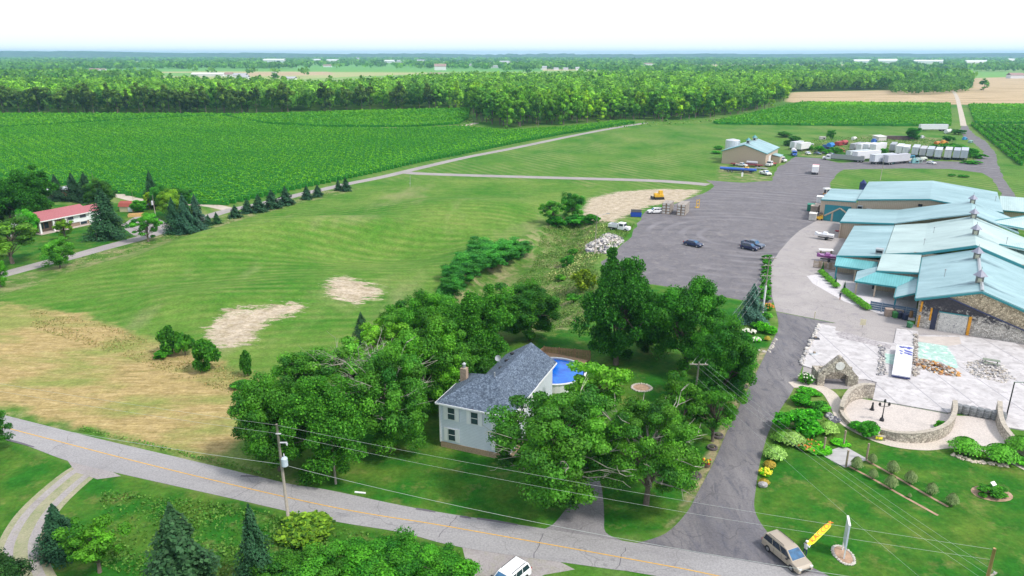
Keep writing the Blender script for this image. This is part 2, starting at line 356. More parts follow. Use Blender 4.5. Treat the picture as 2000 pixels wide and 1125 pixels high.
def pavement(name,c1,c2,c3=None,scale=1.0,stretch=(1,1,1),rot=0,crack=True,rough=.9,streak=None,arcs=0):
    m,t,b=nodes(name); geo=N(t,'ShaderNodeNewGeometry'); q_=N(t,'ShaderNodeMapping'); q_.inputs['Scale'].default_value=stretch; q_.inputs['Rotation'].default_value=(0,0,rot); t.links.new(geo.outputs['Position'],q_.inputs[0])
    c=ramp(t,noise_(t,.12*scale,6,q_.outputs[0],.7,.5),[(.3,c1),(.7,c2)])
    if c3: c=mixc(t,ramp(t,noise_(t,.3*scale,6,q_.outputs[0],.75,1.2),[(.52,(0,)*3),(.72,(.8,)*3)]),c,c3)
    if streak: c=mixc(t,ramp(t,noise_(t,.5,5,q_.outputs[0],.6,1.5),[(.5,(0,)*3),(.75,(.7,)*3)]),c,streak)
    c=mixc(t,1.0,c,ramp(t,noise_(t,5,3,geo.outputs['Position'],.8),[(.3,(.78,)*3),(.7,(1.18,)*3)]),'MULTIPLY')
    if arcs:      # tyre arcs worn into the surface
        for (sc_,rt,of) in ((.05,.4,(-45,-140,0)),(.07,1.3,(-60,-180,0))):
            wv=N(t,'ShaderNodeTexWave',wave_type='RINGS',rings_direction='SPHERICAL'); wv.inputs['Scale'].default_value=sc_; wv.inputs['Distortion'].default_value=9; wv.inputs['Detail'].default_value=4; wv.inputs['Detail Scale'].default_value=.06
            q2=N(t,'ShaderNodeMapping'); q2.inputs['Location'].default_value=of; t.links.new(geo.outputs['Position'],q2.inputs[0]); t.links.new(q2.outputs[0],wv.inputs[0])
            f=math_(t,'MULTIPLY',ramp(t,wv.outputs['Fac'],[(.55,(0,)*3),(.95,(1,)*3)]),math_(t,'MULTIPLY',ramp(t,noise_(t,.045,4,geo.outputs['Position']),[(.45,(0,)*3),(.65,(1,)*3)]),arcs)); c=mixc(t,f,c,c3 if sc_==.05 else tuple(x*1.25 for x in c2))
    if crack:
        v=N(t,'ShaderNodeTexVoronoi',feature='DISTANCE_TO_EDGE'); v.inputs['Scale'].default_value=.11; w2=N(t,'ShaderNodeMix',data_type='VECTOR'); w2.inputs[0].default_value=.25
        nn=N(t,'ShaderNodeTexNoise'); nn.inputs['Scale'].default_value=.3; t.links.new(geo.outputs['Position'],nn.inputs[0])
        va=N(t,'ShaderNodeVectorMath',operation='MULTIPLY_ADD'); va.inputs[1].default_value=(4,4,4); t.links.new(nn.outputs['Color'],va.inputs[0]); t.links.new(geo.outputs['Position'],va.inputs[2]); t.links.new(va.outputs[0],v.inputs['Vector'])
        c=mixc(t,math_(t,'MULTIPLY',math_(t,'LESS_THAN',v.outputs[0],.005),.35),c,tuple(x*.45 for x in c1))
    t.links.new(c,b.inputs['Base Color']); b.inputs['Roughness'].default_value=rough; b.inputs['Specular IOR Level'].default_value=.25
    bump(t,b,noise_(t,8,3,geo.outputs['Position']),.3,.03); return m
M_road=pavement('old_asphalt',(.28,.27,.275),(.36,.35,.355),(.24,.23,.24),stretch=(.3,1,1),rot=.25)
M_drive=pavement('driveway_asphalt',(.115,.11,.125),(.235,.222,.228),(.05,.055,.08),scale=2.2,stretch=(1,.3,1),rot=-.5,streak=(.13,.13,.16))
M_conc=pavement('yard_concrete',(.31,.285,.28),(.40,.37,.36),(.25,.23,.25))
M_gravel=pavement('gravel',(.135,.127,.14),(.195,.184,.197),(.105,.10,.112),crack=False,scale=1.5,rough=1,streak=(.27,.245,.235),arcs=.8)
M_grav2=pavement('pale_gravel',(.29,.265,.27),(.38,.35,.34),(.24,.21,.21),crack=False,rough=1,streak=(.30,.29,.22))
M_track=pavement('dirt_track',(.46,.40,.34),(.58,.50,.43),(.40,.36,.30),crack=False,rough=1,streak=(.30,.32,.16))
def P_(l): return [tuple(G(*p,0)[:2]) for p in l]
up=cm(P_([(-260,745),(0,809),(192,857),(384,902),(560,944),(640,957),(808,992),(1006,1024),(1300,1070),(1500,1104),(1700,1142),(2200,1250)]),8)
lo=cm(P_([(-260,785),(0,854),(128,899),(224,923),(448,973),(640,1016),(782,1040),(905,1070),(1172,1109),(1250,1120),(1500,1166),(2000,1280)]),8)
strip('road',up,lo,.03,M_road)
cl=P_([(-260,765),(16,837),(320,915),(640,989),(876,1029),(1250,1096),(1400,1125),(1700,1190),(2100,1290)])
M_line=mat('orange_line_paint',(.66,.38,.08),.8,var=.2,scale=3)
ribbon('road_centre_line',cl,.13,.045,M_line,8)
M_patch=mat('tar_patch',(.13,.12,.14),.8)
rr=random.Random(3)
mbp=MB()
for a_,b_ in (((812,994),(850,1001)),((898,1009),(920,1013)),((932,1013),(1010,1026)),((10,858),(66,874)),((470,930),(505,932))):
    p,q_=Vector(G(*a_,0)[:2]),Vector(G(*b_,0)[:2]); d=(q_-p).normalized(); n_=Vector((-d.y,d.x))*.14
    mbp.add([(*(p-n_),.042),(*(q_-n_*.4),.042),(*(q_+n_),.042),(*((p+q_)/2+n_*1.6),.042),(*(p+n_),.042)],[(0,1,2,3,4)])
for a_,b_ in (((454,974),(512,942)),((855,1050),(893,1008)),((1042,1090),(1060,1042)),((1205,1112),(1222,1070))):
    p,q_=Vector(G(*a_,0)[:2]),Vector(G(*b_,0)[:2]); pts=[p+(q_-p)*i/6+Vector((rr.uniform(-.15,.15),0)) for i in range(7)]
    n_=Vector((.04,.01)); mbp.add([(*(x-n_),.042) for x in pts]+[(*(x+n_),.042) for x in pts],[(i,i+1,8+i,7+i) for i in range(6)])
o=mbp.build('road_patches',M_patch); o['kind']='structure'
# driveway of the winery, light concrete yard, gravel lot
DL=P_([(1240,1062),(1300,1042),(1342,1000),(1364,960),(1396,899),(1424,834),(1459,765),(1501,680),(1520,640),(1516,609)])
DR=P_([(1625,1128),(1545,1085),(1499,1040),(1474,996),(1477,950),(1484,905),(1501,845),(1524,800),(1547,765),(1568,715),(1585,672),(1599,634),(1633,632)])
sheet('driveway',cm(DL,5)+cm(DR,5)[::-1],.026,M_drive)
sheet('house_driveway',cm(P_([(1055,1036),(1078,1026),(1098,1004),(1112,982),(1120,950),(1110,900),(1150,880),(1170,930),(1178,975),(1180,1010),(1183,1040),(1215,1056)]),4)+P_([(1130,1050)]),.022,pavement('worn_driveway',(.19,.18,.19),(.27,.26,.27),(.15,.15,.16),scale=2))
sheet('concrete_yard',P_([(1516,608),(1508,580),(1506,545),(1508,513),(1523,490),(1545,465),(1562,450),(1600,428),(1650,425),(1672,470),(1660,520),(1720,600),(1790,636),(1990,668),(2060,680),(2050,760),(1720,760),(1560,760),(1575,690),(1592,640),(1596,630),(1633,631)]),.018,M_conc)
sheet('parking_lot',P_([(1176,512),(1200,492),(1232,462),(1246,436),(1262,412),(1300,405),(1330,393),(1373,378),(1396,364),(1380,352),(1450,357),(1508,353),(1512,340),(1519,326),(1534,319),(1553,306),(1600,309),(1640,318),(1760,313),(1888,316),(1916,310),(1922,296),(1905,282),(1884,268),(1874,256),(1877,247),(1890,244),(1893,253),(1905,264),(1925,276),(1945,300),(1950,325),(1960,350),(1985,385),(2005,420),(1975,425),(1960,385),(1938,350),(1920,338),(1856,330),(1760,329),(1648,331),(1632,342),(1622,358),(1616,385),(1600,430),(1562,452),(1523,492),(1514,513),(1507,560),(1508,598),(1490,590),(1447,587),(1389,576),(1322,562),(1273,556),(1220,560),(1182,540)]),.012,M_gravel,jit=.35,sub=4)
ribbon('farm_lane',P_([(-120,570),(18,533),(59,522),(100,511),(135,503),(200,485),(275,465),(325,449),(400,425),(447,411),(520,396),(590,379),(640,368),(680,359),(750,345),(825,327),(912,307),(1000,290),(1125,264),(1200,250),(1262,240)]),lambda s:4.6,.02,M_grav2)
ribbon('lane_branch',P_([(790,337),(840,340),(1000,345),(1250,352),(1340,357),(1383,361)]),5.5,.024,M_grav2)
ribbon('field_track',P_([(1862,178),(1868,188),(1872,200),(1878,225),(1882,246)]),3.6,.016,M_track)
sheet('farmstead_drive',P_([(236,440),(262,424),(300,420),(330,440),(340,452),(300,462),(262,460)]),.028,M_grav2,jit=.3,sub=3)
ribbon('vineyard_headland_path',P_([(220,378),(290,395),(400,400),(447,409)]),4,.014,M_track)
ribbon('vineyard_cross_path',P_([(455,240),(520,245),(640,251),(760,252),(890,247),(930,240)]),5,.012,M_track)
ribbon('vineyard_edge_path',P_([(-100,335),(0,344),(40,352)]),4,.012,M_track)
# gravel loop of the near lawn, wheel tracks
LP=[(205,905),(165,920),(120,955),(75,1000),(48,1045),(40,1080),(50,1130),(90,1200)]
for k in (-1,1):
    c=P_(LP); c2=cm(c,6); off=[]
    for i,p in enumerate(c2):
        a=Vector(c2[max(i-1,0)]); b_=Vector(c2[min(i+1,len(c2)-1)]); d=(b_-a).normalized(); off.append(tuple(Vector(p)+Vector((-d.y,d.x))*k*1.0))
    ribbon('gravel_wheel_track',off,.85,.02,M_grav2,2)
ribbon('gravel_track_margin',P_(LP),4.2,.012,pavement('thin_gravel_grass',(.24,.26,.14),(.36,.33,.23),(.12,.2,.05),crack=False,scale=3),6)
sheet('gravel_entrance',P_([(905,1068),(940,1074),(1010,1083),(1095,1094),(1120,1112),(1060,1120),(1020,1150),(960,1200),(890,1200),(925,1130)]),.014,M_grav2,jit=.2,sub=2)
sheet('gravel_entrance',P_([(130,897),(224,921),(235,930),(190,935),(150,925)]),.026,M_grav2,jit=.15,sub=1.5)
# distant wooded hills
def hillband(y0,prof,name,colr,dy=900):
    xs=np.linspace(-8500,8500,1100); rnd=np.random.RandomState(5); z=np.interp(xs,[p[0] for p in prof],[p[1] for p in prof]); z=z+np.convolve(rnd.uniform(-9,9,len(xs)),[.2,.6,.2],'same')+3*np.sin(xs*.004)
    vs=[];n=len(xs)
    for yy,k in ((y0-dy,0),(y0,1),(y0+dy*2,.8),(y0+dy*3,-.1)):
        vs+=[(x,yy+rnd.uniform(-40,40),max(-.5,zz*k) if k>=0 else -1) for x,zz in zip(xs,z)]
    mb=MB(); mb.add(vs,[(r*n+i,r*n+i+1,(r+1)*n+i+1,(r+1)*n+i) for r in range(3) for i in range(n-1)])
    o=mb.build(name,mat('far_forest',colr,.95,var=.55,scale=.02,stain=((.06,.12,.05),(.012,.45,.6)))); o['kind']='structure'
hillband(7600,[(-8500,84),(-5200,72),(-4300,66),(-3400,52),(-1500,46),(0,44),(2000,43),(3500,45),(5000,48),(8500,50)],'hills',(.035,.075,.04))
# ---------------------------------------------------------------- foliage
def leafmat(name,c1,c2,trans=.25,scale=.5):
    m,t,b=nodes(name); at=N(t,'ShaderNodeAttribute'); at.attribute_name='tint'; oi=N(t,'ShaderNodeObjectInfo')
    c=mixc(t,at.outputs['Fac'],c1,c2)         # leaf tone differs from clump to clump
    sp_=N(t,'ShaderNodeSeparateColor'); t.links.new(at.outputs['Color'],sp_.inputs[0])
    c=mixc(t,sp_.outputs[0],c1,c2)
    vv=N(t,'ShaderNodeMapRange'); vv.inputs[3].default_value=.55; vv.inputs[4].default_value=1.5; t.links.new(sp_.outputs[1],vv.inputs[0])
    cx=N(t,'ShaderNodeVectorMath',operation='SCALE'); t.links.new(c,cx.inputs[0]); t.links.new(vv.outputs[0],cx.inputs['Scale'])
    c=mixc(t,1.0,cx.outputs[0],oi.outputs['Color'],'MULTIPLY')
    t.links.new(c,b.inputs['Base Color']); b.inputs['Roughness'].default_value=.65; b.inputs['Specular IOR Level'].default_value=.25
    tr=N(t,'ShaderNodeBsdfTranslucent'); cc=mixc(t,1.0,c,(1.3,1.4,.6),'MULTIPLY'); t.links.new(cc,tr.inputs[0]); ms=N(t,'ShaderNodeMixShader'); ms.inputs[0].default_value=trans
    t.links.new(b.outputs[0],ms.inputs[1]); t.links.new(tr.outputs[0],ms.inputs[2]); t.links.new(ms.outputs[0],t.nodes['Material Output'].inputs[0]); return m
M_leaf=leafmat('broad_leaves',(.026,.135,.020),(.135,.37,.034),.34)
M_leafn=leafmat('wood_leaves',(.048,.18,.028),(.26,.52,.042),.32)
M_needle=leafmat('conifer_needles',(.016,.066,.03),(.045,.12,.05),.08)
M_blade=leafmat('grass_blades',(.06,.17,.02),(.17,.30,.07),.15)
M_vine=leafmat('vine_leaves',(.030,.235,.004),(.16,.42,.008),.25)
M_bark=mat('bark',(.13,.105,.08),.9,var=.3,scale=4)
M_dead=mat('weathered_branch',(.36,.33,.29),.9,var=.2,scale=4)
def quadmesh(name,C,Nn,Sz,T,mt,asp=.75):
    """leaf clumps: centres, normals, half sizes, tints -> mesh"""
    n=len(C); rs=np.random.RandomState(n%9973+7); a=rs.normal(size=(n,3)); a-=Nn*np.sum(a*Nn,1,keepdims=True); a/=np.linalg.norm(a,axis=1,keepdims=True)+1e-9; b=np.cross(Nn,a)
    s=Sz[:,None]; sk=rs.uniform(-.35,.35,(n,1))*s
    v=np.stack([C-a*s-b*s*asp*.4,C+a*s*.35-b*s*asp+Nn*sk,C+a*s+b*s*asp*.3,C-a*s*.3+b*s*asp-Nn*sk],1).reshape(-1,3)
    me=bpy.data.meshes.new(name); npmesh(me,v,np.arange(n*4).reshape(n,4),False)
    at=me.attributes.new('tint','FLOAT_COLOR','POINT'); cc=np.ones((n,4,4),np.float32); cc[:,:,0]=T[:,None,0]; cc[:,:,1]=T[:,None,1]; cc[:,:,2]=0
    at.data.foreach_set('color',cc.ravel()); me.materials.append(mt); return me
def unit(rs,n):
    a=rs.normal(size=(n,3)); return a/np.linalg.norm(a,axis=1,keepdims=True)
def crown(rs,Rx,Rz,zc,ncl,nlf,ls,cr=.36,flat=1,up=.25,lean=(0,0),gap=0,tb=.5):
    """irregular broad crown made of many leaf clumps spread through its volume"""
    d=unit(rs,ncl); d[:,2]=np.abs(d[:,2])*np.where(rs.rand(ncl)<.72,1,-1); rr_=rs.uniform(.35,1,ncl)**.6
    env=1+.28*np.sin(d[:,0]*3.1+rs.rand()*6)*np.cos(d[:,1]*2.7+rs.rand()*6)
    cc=d*(rr_*env)[:,None]*np.array([Rx*(1-cr*.7),Rx*(1-cr*.7),Rz*(1-cr*.5)])
    cc[:,2]+=zc; cc[:,0]+=lean[0]*(cc[:,2]); cc[:,1]+=lean[1]*cc[:,2]
    crs=cr*Rx*rs.uniform(.55,1.25,ncl); k=rs.randint(0,ncl,nlf); ld=unit(rs,nlf); ld[:,2]+=up; ld/=np.linalg.norm(ld,axis=1,keepdims=True)
    rad=crs[k]*rs.uniform(.45,1.1,nlf); C=cc[k]+ld*rad[:,None]*np.array([1,1,.72*flat]); C=C[C[:,2]>.15]; n=len(C); k=k[:n]; 
    Nn=ld[:n]+unit(rs,n)*.55; Nn/=np.linalg.norm(Nn,axis=1,keepdims=True)
    ct=np.clip(rs.normal(tb,.26,ncl),0,1); cb=np.clip(rs.normal(.5,.2,ncl),0,1)
    T=np.stack([np.clip(ct[k]+rs.normal(0,.14,n),0,1),np.clip(cb[k]+rs.normal(0,.2,n),0,1)],1)
    return C,Nn,ls*rs.uniform(.6,1.3,n),T,cc
def conif(rs,Rr,Hh,nlf,ls,z0=.6,drop=.35):
    z=1-rs.uniform(0,1,nlf)**.62; lay=np.round(z*Hh/.55)*.55/Hh; z=np.clip(lay+rs.normal(0,.012,nlf),0,1); prof=(1-z)**.9+.02
    nb=9+rs.randint(0,4); th0=rs.uniform(0,6.28); az=(rs.randint(0,nb,nlf)/nb*6.283+lay*41+th0+rs.normal(0,.19,nlf)); rad=rs.uniform(.12,1,nlf)**.55
    br=1+.34*np.sin(az*3+lay*17)+.22*np.sin(az*7+lay*9)
    r=Rr*prof*rad*br; C=np.stack([r*np.cos(az),r*np.sin(az),z0+z*(Hh-z0)-drop*r+rs.normal(0,.08,nlf)],1)
    Nn=np.stack([np.cos(az)*.5,np.sin(az)*.5,np.full(nlf,.9)],1)+unit(rs,nlf)*.5; Nn/=np.linalg.norm(Nn,axis=1,keepdims=True); keep=C[:,2]>.1
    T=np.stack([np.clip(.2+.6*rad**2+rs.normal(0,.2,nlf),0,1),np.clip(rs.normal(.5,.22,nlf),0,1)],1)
    return C[keep],Nn[keep],(ls*rs.uniform(.6,1.3,nlf))[keep],T[keep]
def limbs(rs,H,r,cc,n,mb=None,r0=.5,fork=.35,lean=(0,0)):
    mb=mb or MB(); ht=H*.62; P=[(lean[0]*ht*k/4+rs.uniform(-.12,.12)*k,lean[1]*ht*k/4+rs.uniform(-.12,.12)*k,ht*k/4) for k in range(5)]
    mb.tube(P,[r0,r0*.75,r0*.62,r0*.45,r0*.25],7)
    for c_ in cc[rs.permutation(len(cc))[:n]]:
        s0=P[rs.randint(1,4)]; s0=Vector(s0); e=Vector(c_); m_=s0.lerp(e,.5)+Vector((rs.uniform(-.4,.4),rs.uniform(-.4,.4),rs.uniform(-.2,.7)))
        mb.tube([s0,s0.lerp(m_,.5)+Vector((0,0,.15)),m_,e],[r0*.38,r0*.28,r0*.18,r0*.05],5,cap=False)
    return mb
PRO={}
def proto(kind,key,H,Rr):
    """one crown + trunk mesh pair for a kind of tree, made once"""
    k=(kind,key)
    if k in PRO: return PRO[k]
    rs=np.random.RandomState(abs(hash(kind))%1 + key*101+len(kind)*13)
    if kind=='conifer':
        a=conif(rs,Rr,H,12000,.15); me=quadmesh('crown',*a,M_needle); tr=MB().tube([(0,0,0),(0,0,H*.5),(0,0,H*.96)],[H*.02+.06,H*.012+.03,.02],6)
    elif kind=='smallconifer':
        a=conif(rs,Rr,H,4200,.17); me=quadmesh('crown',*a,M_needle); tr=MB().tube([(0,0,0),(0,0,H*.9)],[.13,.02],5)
    elif kind=='locust':
        a=crown(rs,Rr,H*.40,H*.54,100,60000,.115,.17,.8,.3,tb=.55); me=quadmesh('crown',*a[:4],M_leaf); tr=limbs(rs,H,Rr,a[4],34,r0=.38)
    elif kind=='thin':
        a=crown(rs,Rr,H*.42,H*.54,46,11000,.15,.22,.9,tb=.6); me=quadmesh('crown',*a[:4],M_leaf); tr=limbs(rs,H,Rr,a[4],26,r0=.26)
    elif kind=='wood':
        a=crown(rs,Rr,H*.49,H*.50,30,1300,.70,.29,1.0,tb=.5); me=quadmesh('crown',*a[:4],M_leafn); tr=MB().tube([(0,0,0),(.2,0,H*.35),(0,.1,H*.7)],[.34,.24,.1],5)
    elif kind=='shrub':
        a=crown(rs,Rr,H*.45,H*.45,26,6400,.10,.30,1.1,.2); me=quadmesh('crown',*a[:4],M_leaf); tr=limbs(rs,H*.8,Rr,a[4],8,r0=.07)
    elif kind=='tuft':
        n=2600; az=rs.uniform(0,6.283,n); q=rs.uniform(0,1,n); tt=rs.uniform(.15,1,n); q=q**.5; r=Rr*q*tt; z=H*np.sqrt(1-(.93*q)**2)*np.sin(1.9*tt); C=np.stack([r*np.cos(az),r*np.sin(az),z],1); Nn=np.stack([np.cos(az),np.sin(az),np.full(n,.7)],1)+unit(rs,n)*.3; Nn/=np.linalg.norm(Nn,axis=1,keepdims=True)
        me=quadmesh('crown',C,Nn,.10*rs.uniform(.6,1.5,n),np.stack([np.clip(tt+rs.normal(0,.15,n),0,1),np.clip(rs.normal(.5,.2,n),0,1)],1),M_blade); tr=MB().lathe([(.25,0),(.15,.3)],7)
    elif kind=='mid':
        a=crown(rs,Rr,H*.47,H*.50,70,21000,.165,.25,1.2,.15); me=quadmesh('crown',*a[:4],M_leaf); tr=limbs(rs,H,Rr,a[4],12,r0=.3)
    else:  # big broadleaf seen close
        a=crown(rs,Rr,H*.48,H*.50,130,60000,.135,.20,1.25,.15); me=quadmesh('crown',*a[:4],M_leaf); tr=limbs(rs,H,Rr,a[4],22,r0=.42)
    tm=bpy.data.meshes.new('trunk'); tm.from_pydata(tr.v,[],tr.f); tm.materials.append(M_bark); tm.polygons.foreach_set('use_smooth',[True]*len(tr.f)); tm.update()
    PRO[k]=(me,tm,H,Rr); return PRO[k]
DEF=dict(conifer=(10,3.4),smallconifer=(5,1.9),locust=(13,7),thin=(10,4),wood=(20,6.2),shrub=(2,1.3),tuft=(2,1.6),mid=(12,5),broad=(14,6))
NK=dict(conifer=3,smallconifer=2,locust=2,thin=3,wood=5,shrub=3,tuft=2,mid=3,broad=4)
trs=random.Random(11)
def tree(name,kind,loc,H,Rr,label,cat='tree',tintc=(1,1,1),group=None,key=None,trunk=True):
    key=trs.randrange(NK[kind]) if key is None else key; me,tm,h0,r0=proto(kind,key,*DEF[kind])
    root=thing(name,label,cat,loc,trs.uniform(0,6.28),group); root.scale=(Rr/r0,Rr/r0,H/h0)
    c=bpy.data.objects.new('crown' if cat=='tree' else 'foliage',me); COL.objects.link(c); c.parent=root; c.color=(*tintc,1)
    if trunk:
        t_=bpy.data.objects.new('trunk' if cat=='tree' else 'stem',tm); COL.objects.link(t_); t_.parent=root
    return root
def baremesh(rs,H,n=26,spread=4.5,r0=.16):
    mb=MB()
    for i in range(n):
        az=rs.uniform(0,6.28); s0=Vector((0,0,H*rs.uniform(.3,.6))); L=spread*rs.uniform(.5,1); e=s0+Vector((math.cos(az)*L,math.sin(az)*L,H*rs.uniform(.1,.42)))
        pts=[s0]; 
        for k in range(1,5): pts.append(s0.lerp(e,k/4)+Vector(rs.uniform(-.35,.35,3)))
        mb.tube(pts,[r0,r0*.7,r0*.5,r0*.3,.012],4,cap=False)
        for j in range(5):
            q0=pts[rs.randint(1,5)]; q1=q0+Vector((math.cos(az+rs.uniform(-1.1,1.1)),math.sin(az+rs.uniform(-1.1,1.1)),rs.uniform(-.1,.9)))*rs.uniform(.6,1.7)
            mb.tube([q0,q0.lerp(q1,.5)+Vector(rs.uniform(-.15,.15,3)),q1],[r0*.3,r0*.17,.012],3,cap=False)
    return mb
def addbare(root,seed,H,spread,n=18,r0=.12):
    mb=baremesh(np.random.RandomState(seed),H,n,spread,r0); o=mb.build('bare_branches',M_dead,root); s=root.scale; o.scale=(1/s[0],1/s[1],1/s[2]); return o
# --- trees that stand apart
DK=(.62,.72,.72); BR=(1.25,1.15,.9); YL=(1.9,1.25,.8); LT=(1.5,1.35,1.3); BL=(1.5,1.45,2.4); OL=(1.9,1.15,1.1)
T=tree
T('oak_tree','broad',G(1203,712),17.2,6.6,'tall dark green tree with a double top, beside the gravel lot',tintc=(.50,.72,.62),key=0)
T('maple_tree','broad',G(1338,722),14.5,6.0,'full round green tree right of the tall dark one',tintc=(.75,1.0,.72),key=1)
T('maple_tree','broad',G(1408,800),12.2,4.6,'dark green tree between the round maple and the driveway',tintc=(.62,.85,.6),key=2)
T('poplar_tree','thin',G(1325,868),10,2.9,'slim tree with a brownish tip left of the crossarm pole',tintc=(.9,.9,.8),key=0)
T('poplar_tree','thin',G(1392,862),8,3.4,'small loose tree right behind the crossarm pole by the driveway',tintc=(.8,.9,.75),key=1)
T('garden_tree','mid',G(1300,905),6,3.6,'low green tree filling the space left of the crossarm pole',tintc=(.7,.9,.7),key=0)
T('garden_tree','mid',G(1428,748),7,3.0,'dark tree at the garden end nearest the blue spruce',tintc=(.55,.78,.55),key=1)
T('garden_tree','mid',G(1375,812),6.5,3.2,'dark green tree behind the crossarm pole',tintc=(.6,.85,.6),key=2)
T('maple_tree','mid',G(1265,688),5.5,3.6,'low dark tree filling the gap between the two big garden trees',tintc=(.55,.68,.5),key=2)
a=T('locust_tree','locust',G(1088,978),13.4,8.5,'wide feathery tree in front of the white house, by the house driveway',tintc=(1.0,1.05,.9),key=0); addbare(a,4,12.0,8.6,26,.13)
a=T('locust_tree','locust',G(1262,985),12.6,6.5,'spreading tree with pale bare limbs between house driveway and winery drive',tintc=(1.05,1.05,.9),key=1); addbare(a,7,11.8,7.0,26,.16)
a=T('locust_tree','thin',G(1162,850),10.5,4.8,'light green tree standing right of the blue pool',tintc=(1.5,1.35,1.0),key=2); addbare(a,9,8,4,8,.07)
T('maple_tree','broad',G(548,918),12.0,5.0,'leftmost tall tree of the grove, beside the road pole',tintc=(.85,.95,.7),key=3)
T('maple_tree','broad',G(640,930),12.0,5.6,'large green tree of the grove behind the short roadside post',tintc=(.85,1.0,.7),key=0)
a=T('maple_tree','broad',G(762,880),13,5.4,'grove tree with many grey bare branches, left of the white house',tintc=(1.0,1.08,.9),key=2); addbare(a,21,14.2,6.6,38,.11)
a=T('walnut_tree','thin',G(690,800),10,5.0,'half bare grey tree behind the grove edge',tintc=(1.2,1.2,1.1),key=1); addbare(a,22,11.5,5.8,26,.09)
T('maple_tree','mid',G(560,862),8.2,3.2,'small yellow green tree at the left tip of the grove',tintc=(1.6,1.25,.7),key=0)
T('walnut_tree','mid',G(598,770),7,4.0,'rounded tree at the mown field edge of the grove',tintc=(.9,1.0,.75),key=1)
T('maple_tree','broad',G(842,800),13.0,5.8,'tall bright green tree of the grove behind the chimney',tintc=(1.25,1.25,.8),key=1)
T('maple_tree','broad',G(850,705),11.5,5.2,'round tree at the far corner of the grove by the mown field',tintc=(1.0,1.15,.75),key=3)
T('maple_tree','broad',G(930,735),13.5,6.0,'broad tree of the grove behind the house roof',tintc=(.82,.98,.7),key=0)
T('maple_tree','broad',G(1035,665),9.6,5.6,'rounded dark tree at the end of the grove by the back lawn',tintc=(.66,.82,.6),key=2)
T('maple_tree','mid',G(968,665),9.5,5.0,'dense green tree between the grove and the weedy slope',tintc=(.85,1.05,.65),key=1)
T('maple_tree','mid',G(790,680),8.5,4.6,'low rounded tree at the lower edge of the mown field',tintc=(1.1,1.15,.8),key=2)
T('walnut_tree','thin',G(745,735),9.5,4.4,'pale loose tree in the middle of the grove',tintc=(1.6,1.35,.9),key=0)
T('maple_tree','mid',G(905,765),8,4.4,'dark tree close behind the left side of the house',tintc=(.55,.7,.55),key=0)
T('cedar_tree','conifer',G(708,668),5.2,1.9,'single small dark conifer poking out of the grove',tintc=(.8,.9,.7),key=0)
for i,(x,y,h,r,c,l) in enumerate([(960,525,5.5,4.4,(.8,1.25,1.6),'willow thicket bush at the top of the gully'),(925,535,5,3.6,(.75,1.15,1.4),'willow bush halfway down the gully bank'),(900,552,4,3.0,(.6,1.0,1.1),'willow bush at the lower end of the gully'),(990,512,5,3.6,(.8,1.2,1.5),'rightmost willow bush of the gully thicket'),(940,508,4.5,3.6,(.7,1.1,1.3),'willow bush at the field side of the gully'),(1015,500,3.5,2.6,(.75,1.1,1.3),'low willow bush under the weedy bank'),(885,575,3.2,2.4,(.5,.85,.8),'dark bush where gully and grove meet')]):
    T('willow_bush','mid',G(x,y),h*1.15,r*1.4,l,'bush',c,'willow thicket in the gully',key=i%3)
T('willow_tree','thin',G(1078,440),8,3.6,'hazy grey green tree at the head of the gully',tintc=(1.1,1.2,1.2),key=1)
T('willow_tree','mid',G(1118,428),8.5,3.6,'taller tree beside the dirt heap at the gully head',tintc=(.8,1.1,.9),key=2)
for i,(x,y,h,r,c,l) in enumerate([(1085,442,3,3.5,(.6,1.1,.6),'dark green reed clump below the gully tree'),(1125,440,3,4,(.6,1.15,.6),'reed clump under the dirt heap'),(1155,436,2.6,3,(.65,1.15,.6),'reed clump nearest the white truck'),(1140,565,4.2,3.4,(2.2,1.1,.6),'mustard coloured shrub above the tall dark tree'),(1120,590,1.8,1.8,(1.1,1.4,.7),'bright green weed bush on the slope'),(1108,520,2.6,2.2,(.9,1.2,1.0),'green shrub in the weeds left of the rubble'),(1120,497,1.6,1.6,(1.1,1.3,.9),'small shrub in weeds above the slope'),(1095,548,1.4,1.5,(1.3,1.3,.8),'tiny shrub in tall dry grass')]):
    T('shrub','shrub',G(x,y),h,r,l,'shrub',c,key=i%3)
for i,(x,y,h,r,c,l) in enumerate([(333,690,4.6,2.1,(.7,.85,.6),'dark bush with pointed top at the straw field edge'),(362,694,3.8,1.7,(1.0,1.15,.7),'light green sapling second in the straw field row'),(405,725,5.2,2.4,(.85,1.0,.65),'largest bush of the straw field row'),(484,735,4.2,1.1,(.7,.85,.6),'narrow upright bush at the end of the straw row'),(472,757,1.0,1.6,(1.1,1.4,.7),'low weeds under the narrow upright bush'),(318,698,1.2,1.7,(1.0,1.3,.6),'low weeds left of the dark straw field bush')]):
    T('field_bush','shrub',G(x,y),h,r,l,'bush',c,key=i%3)
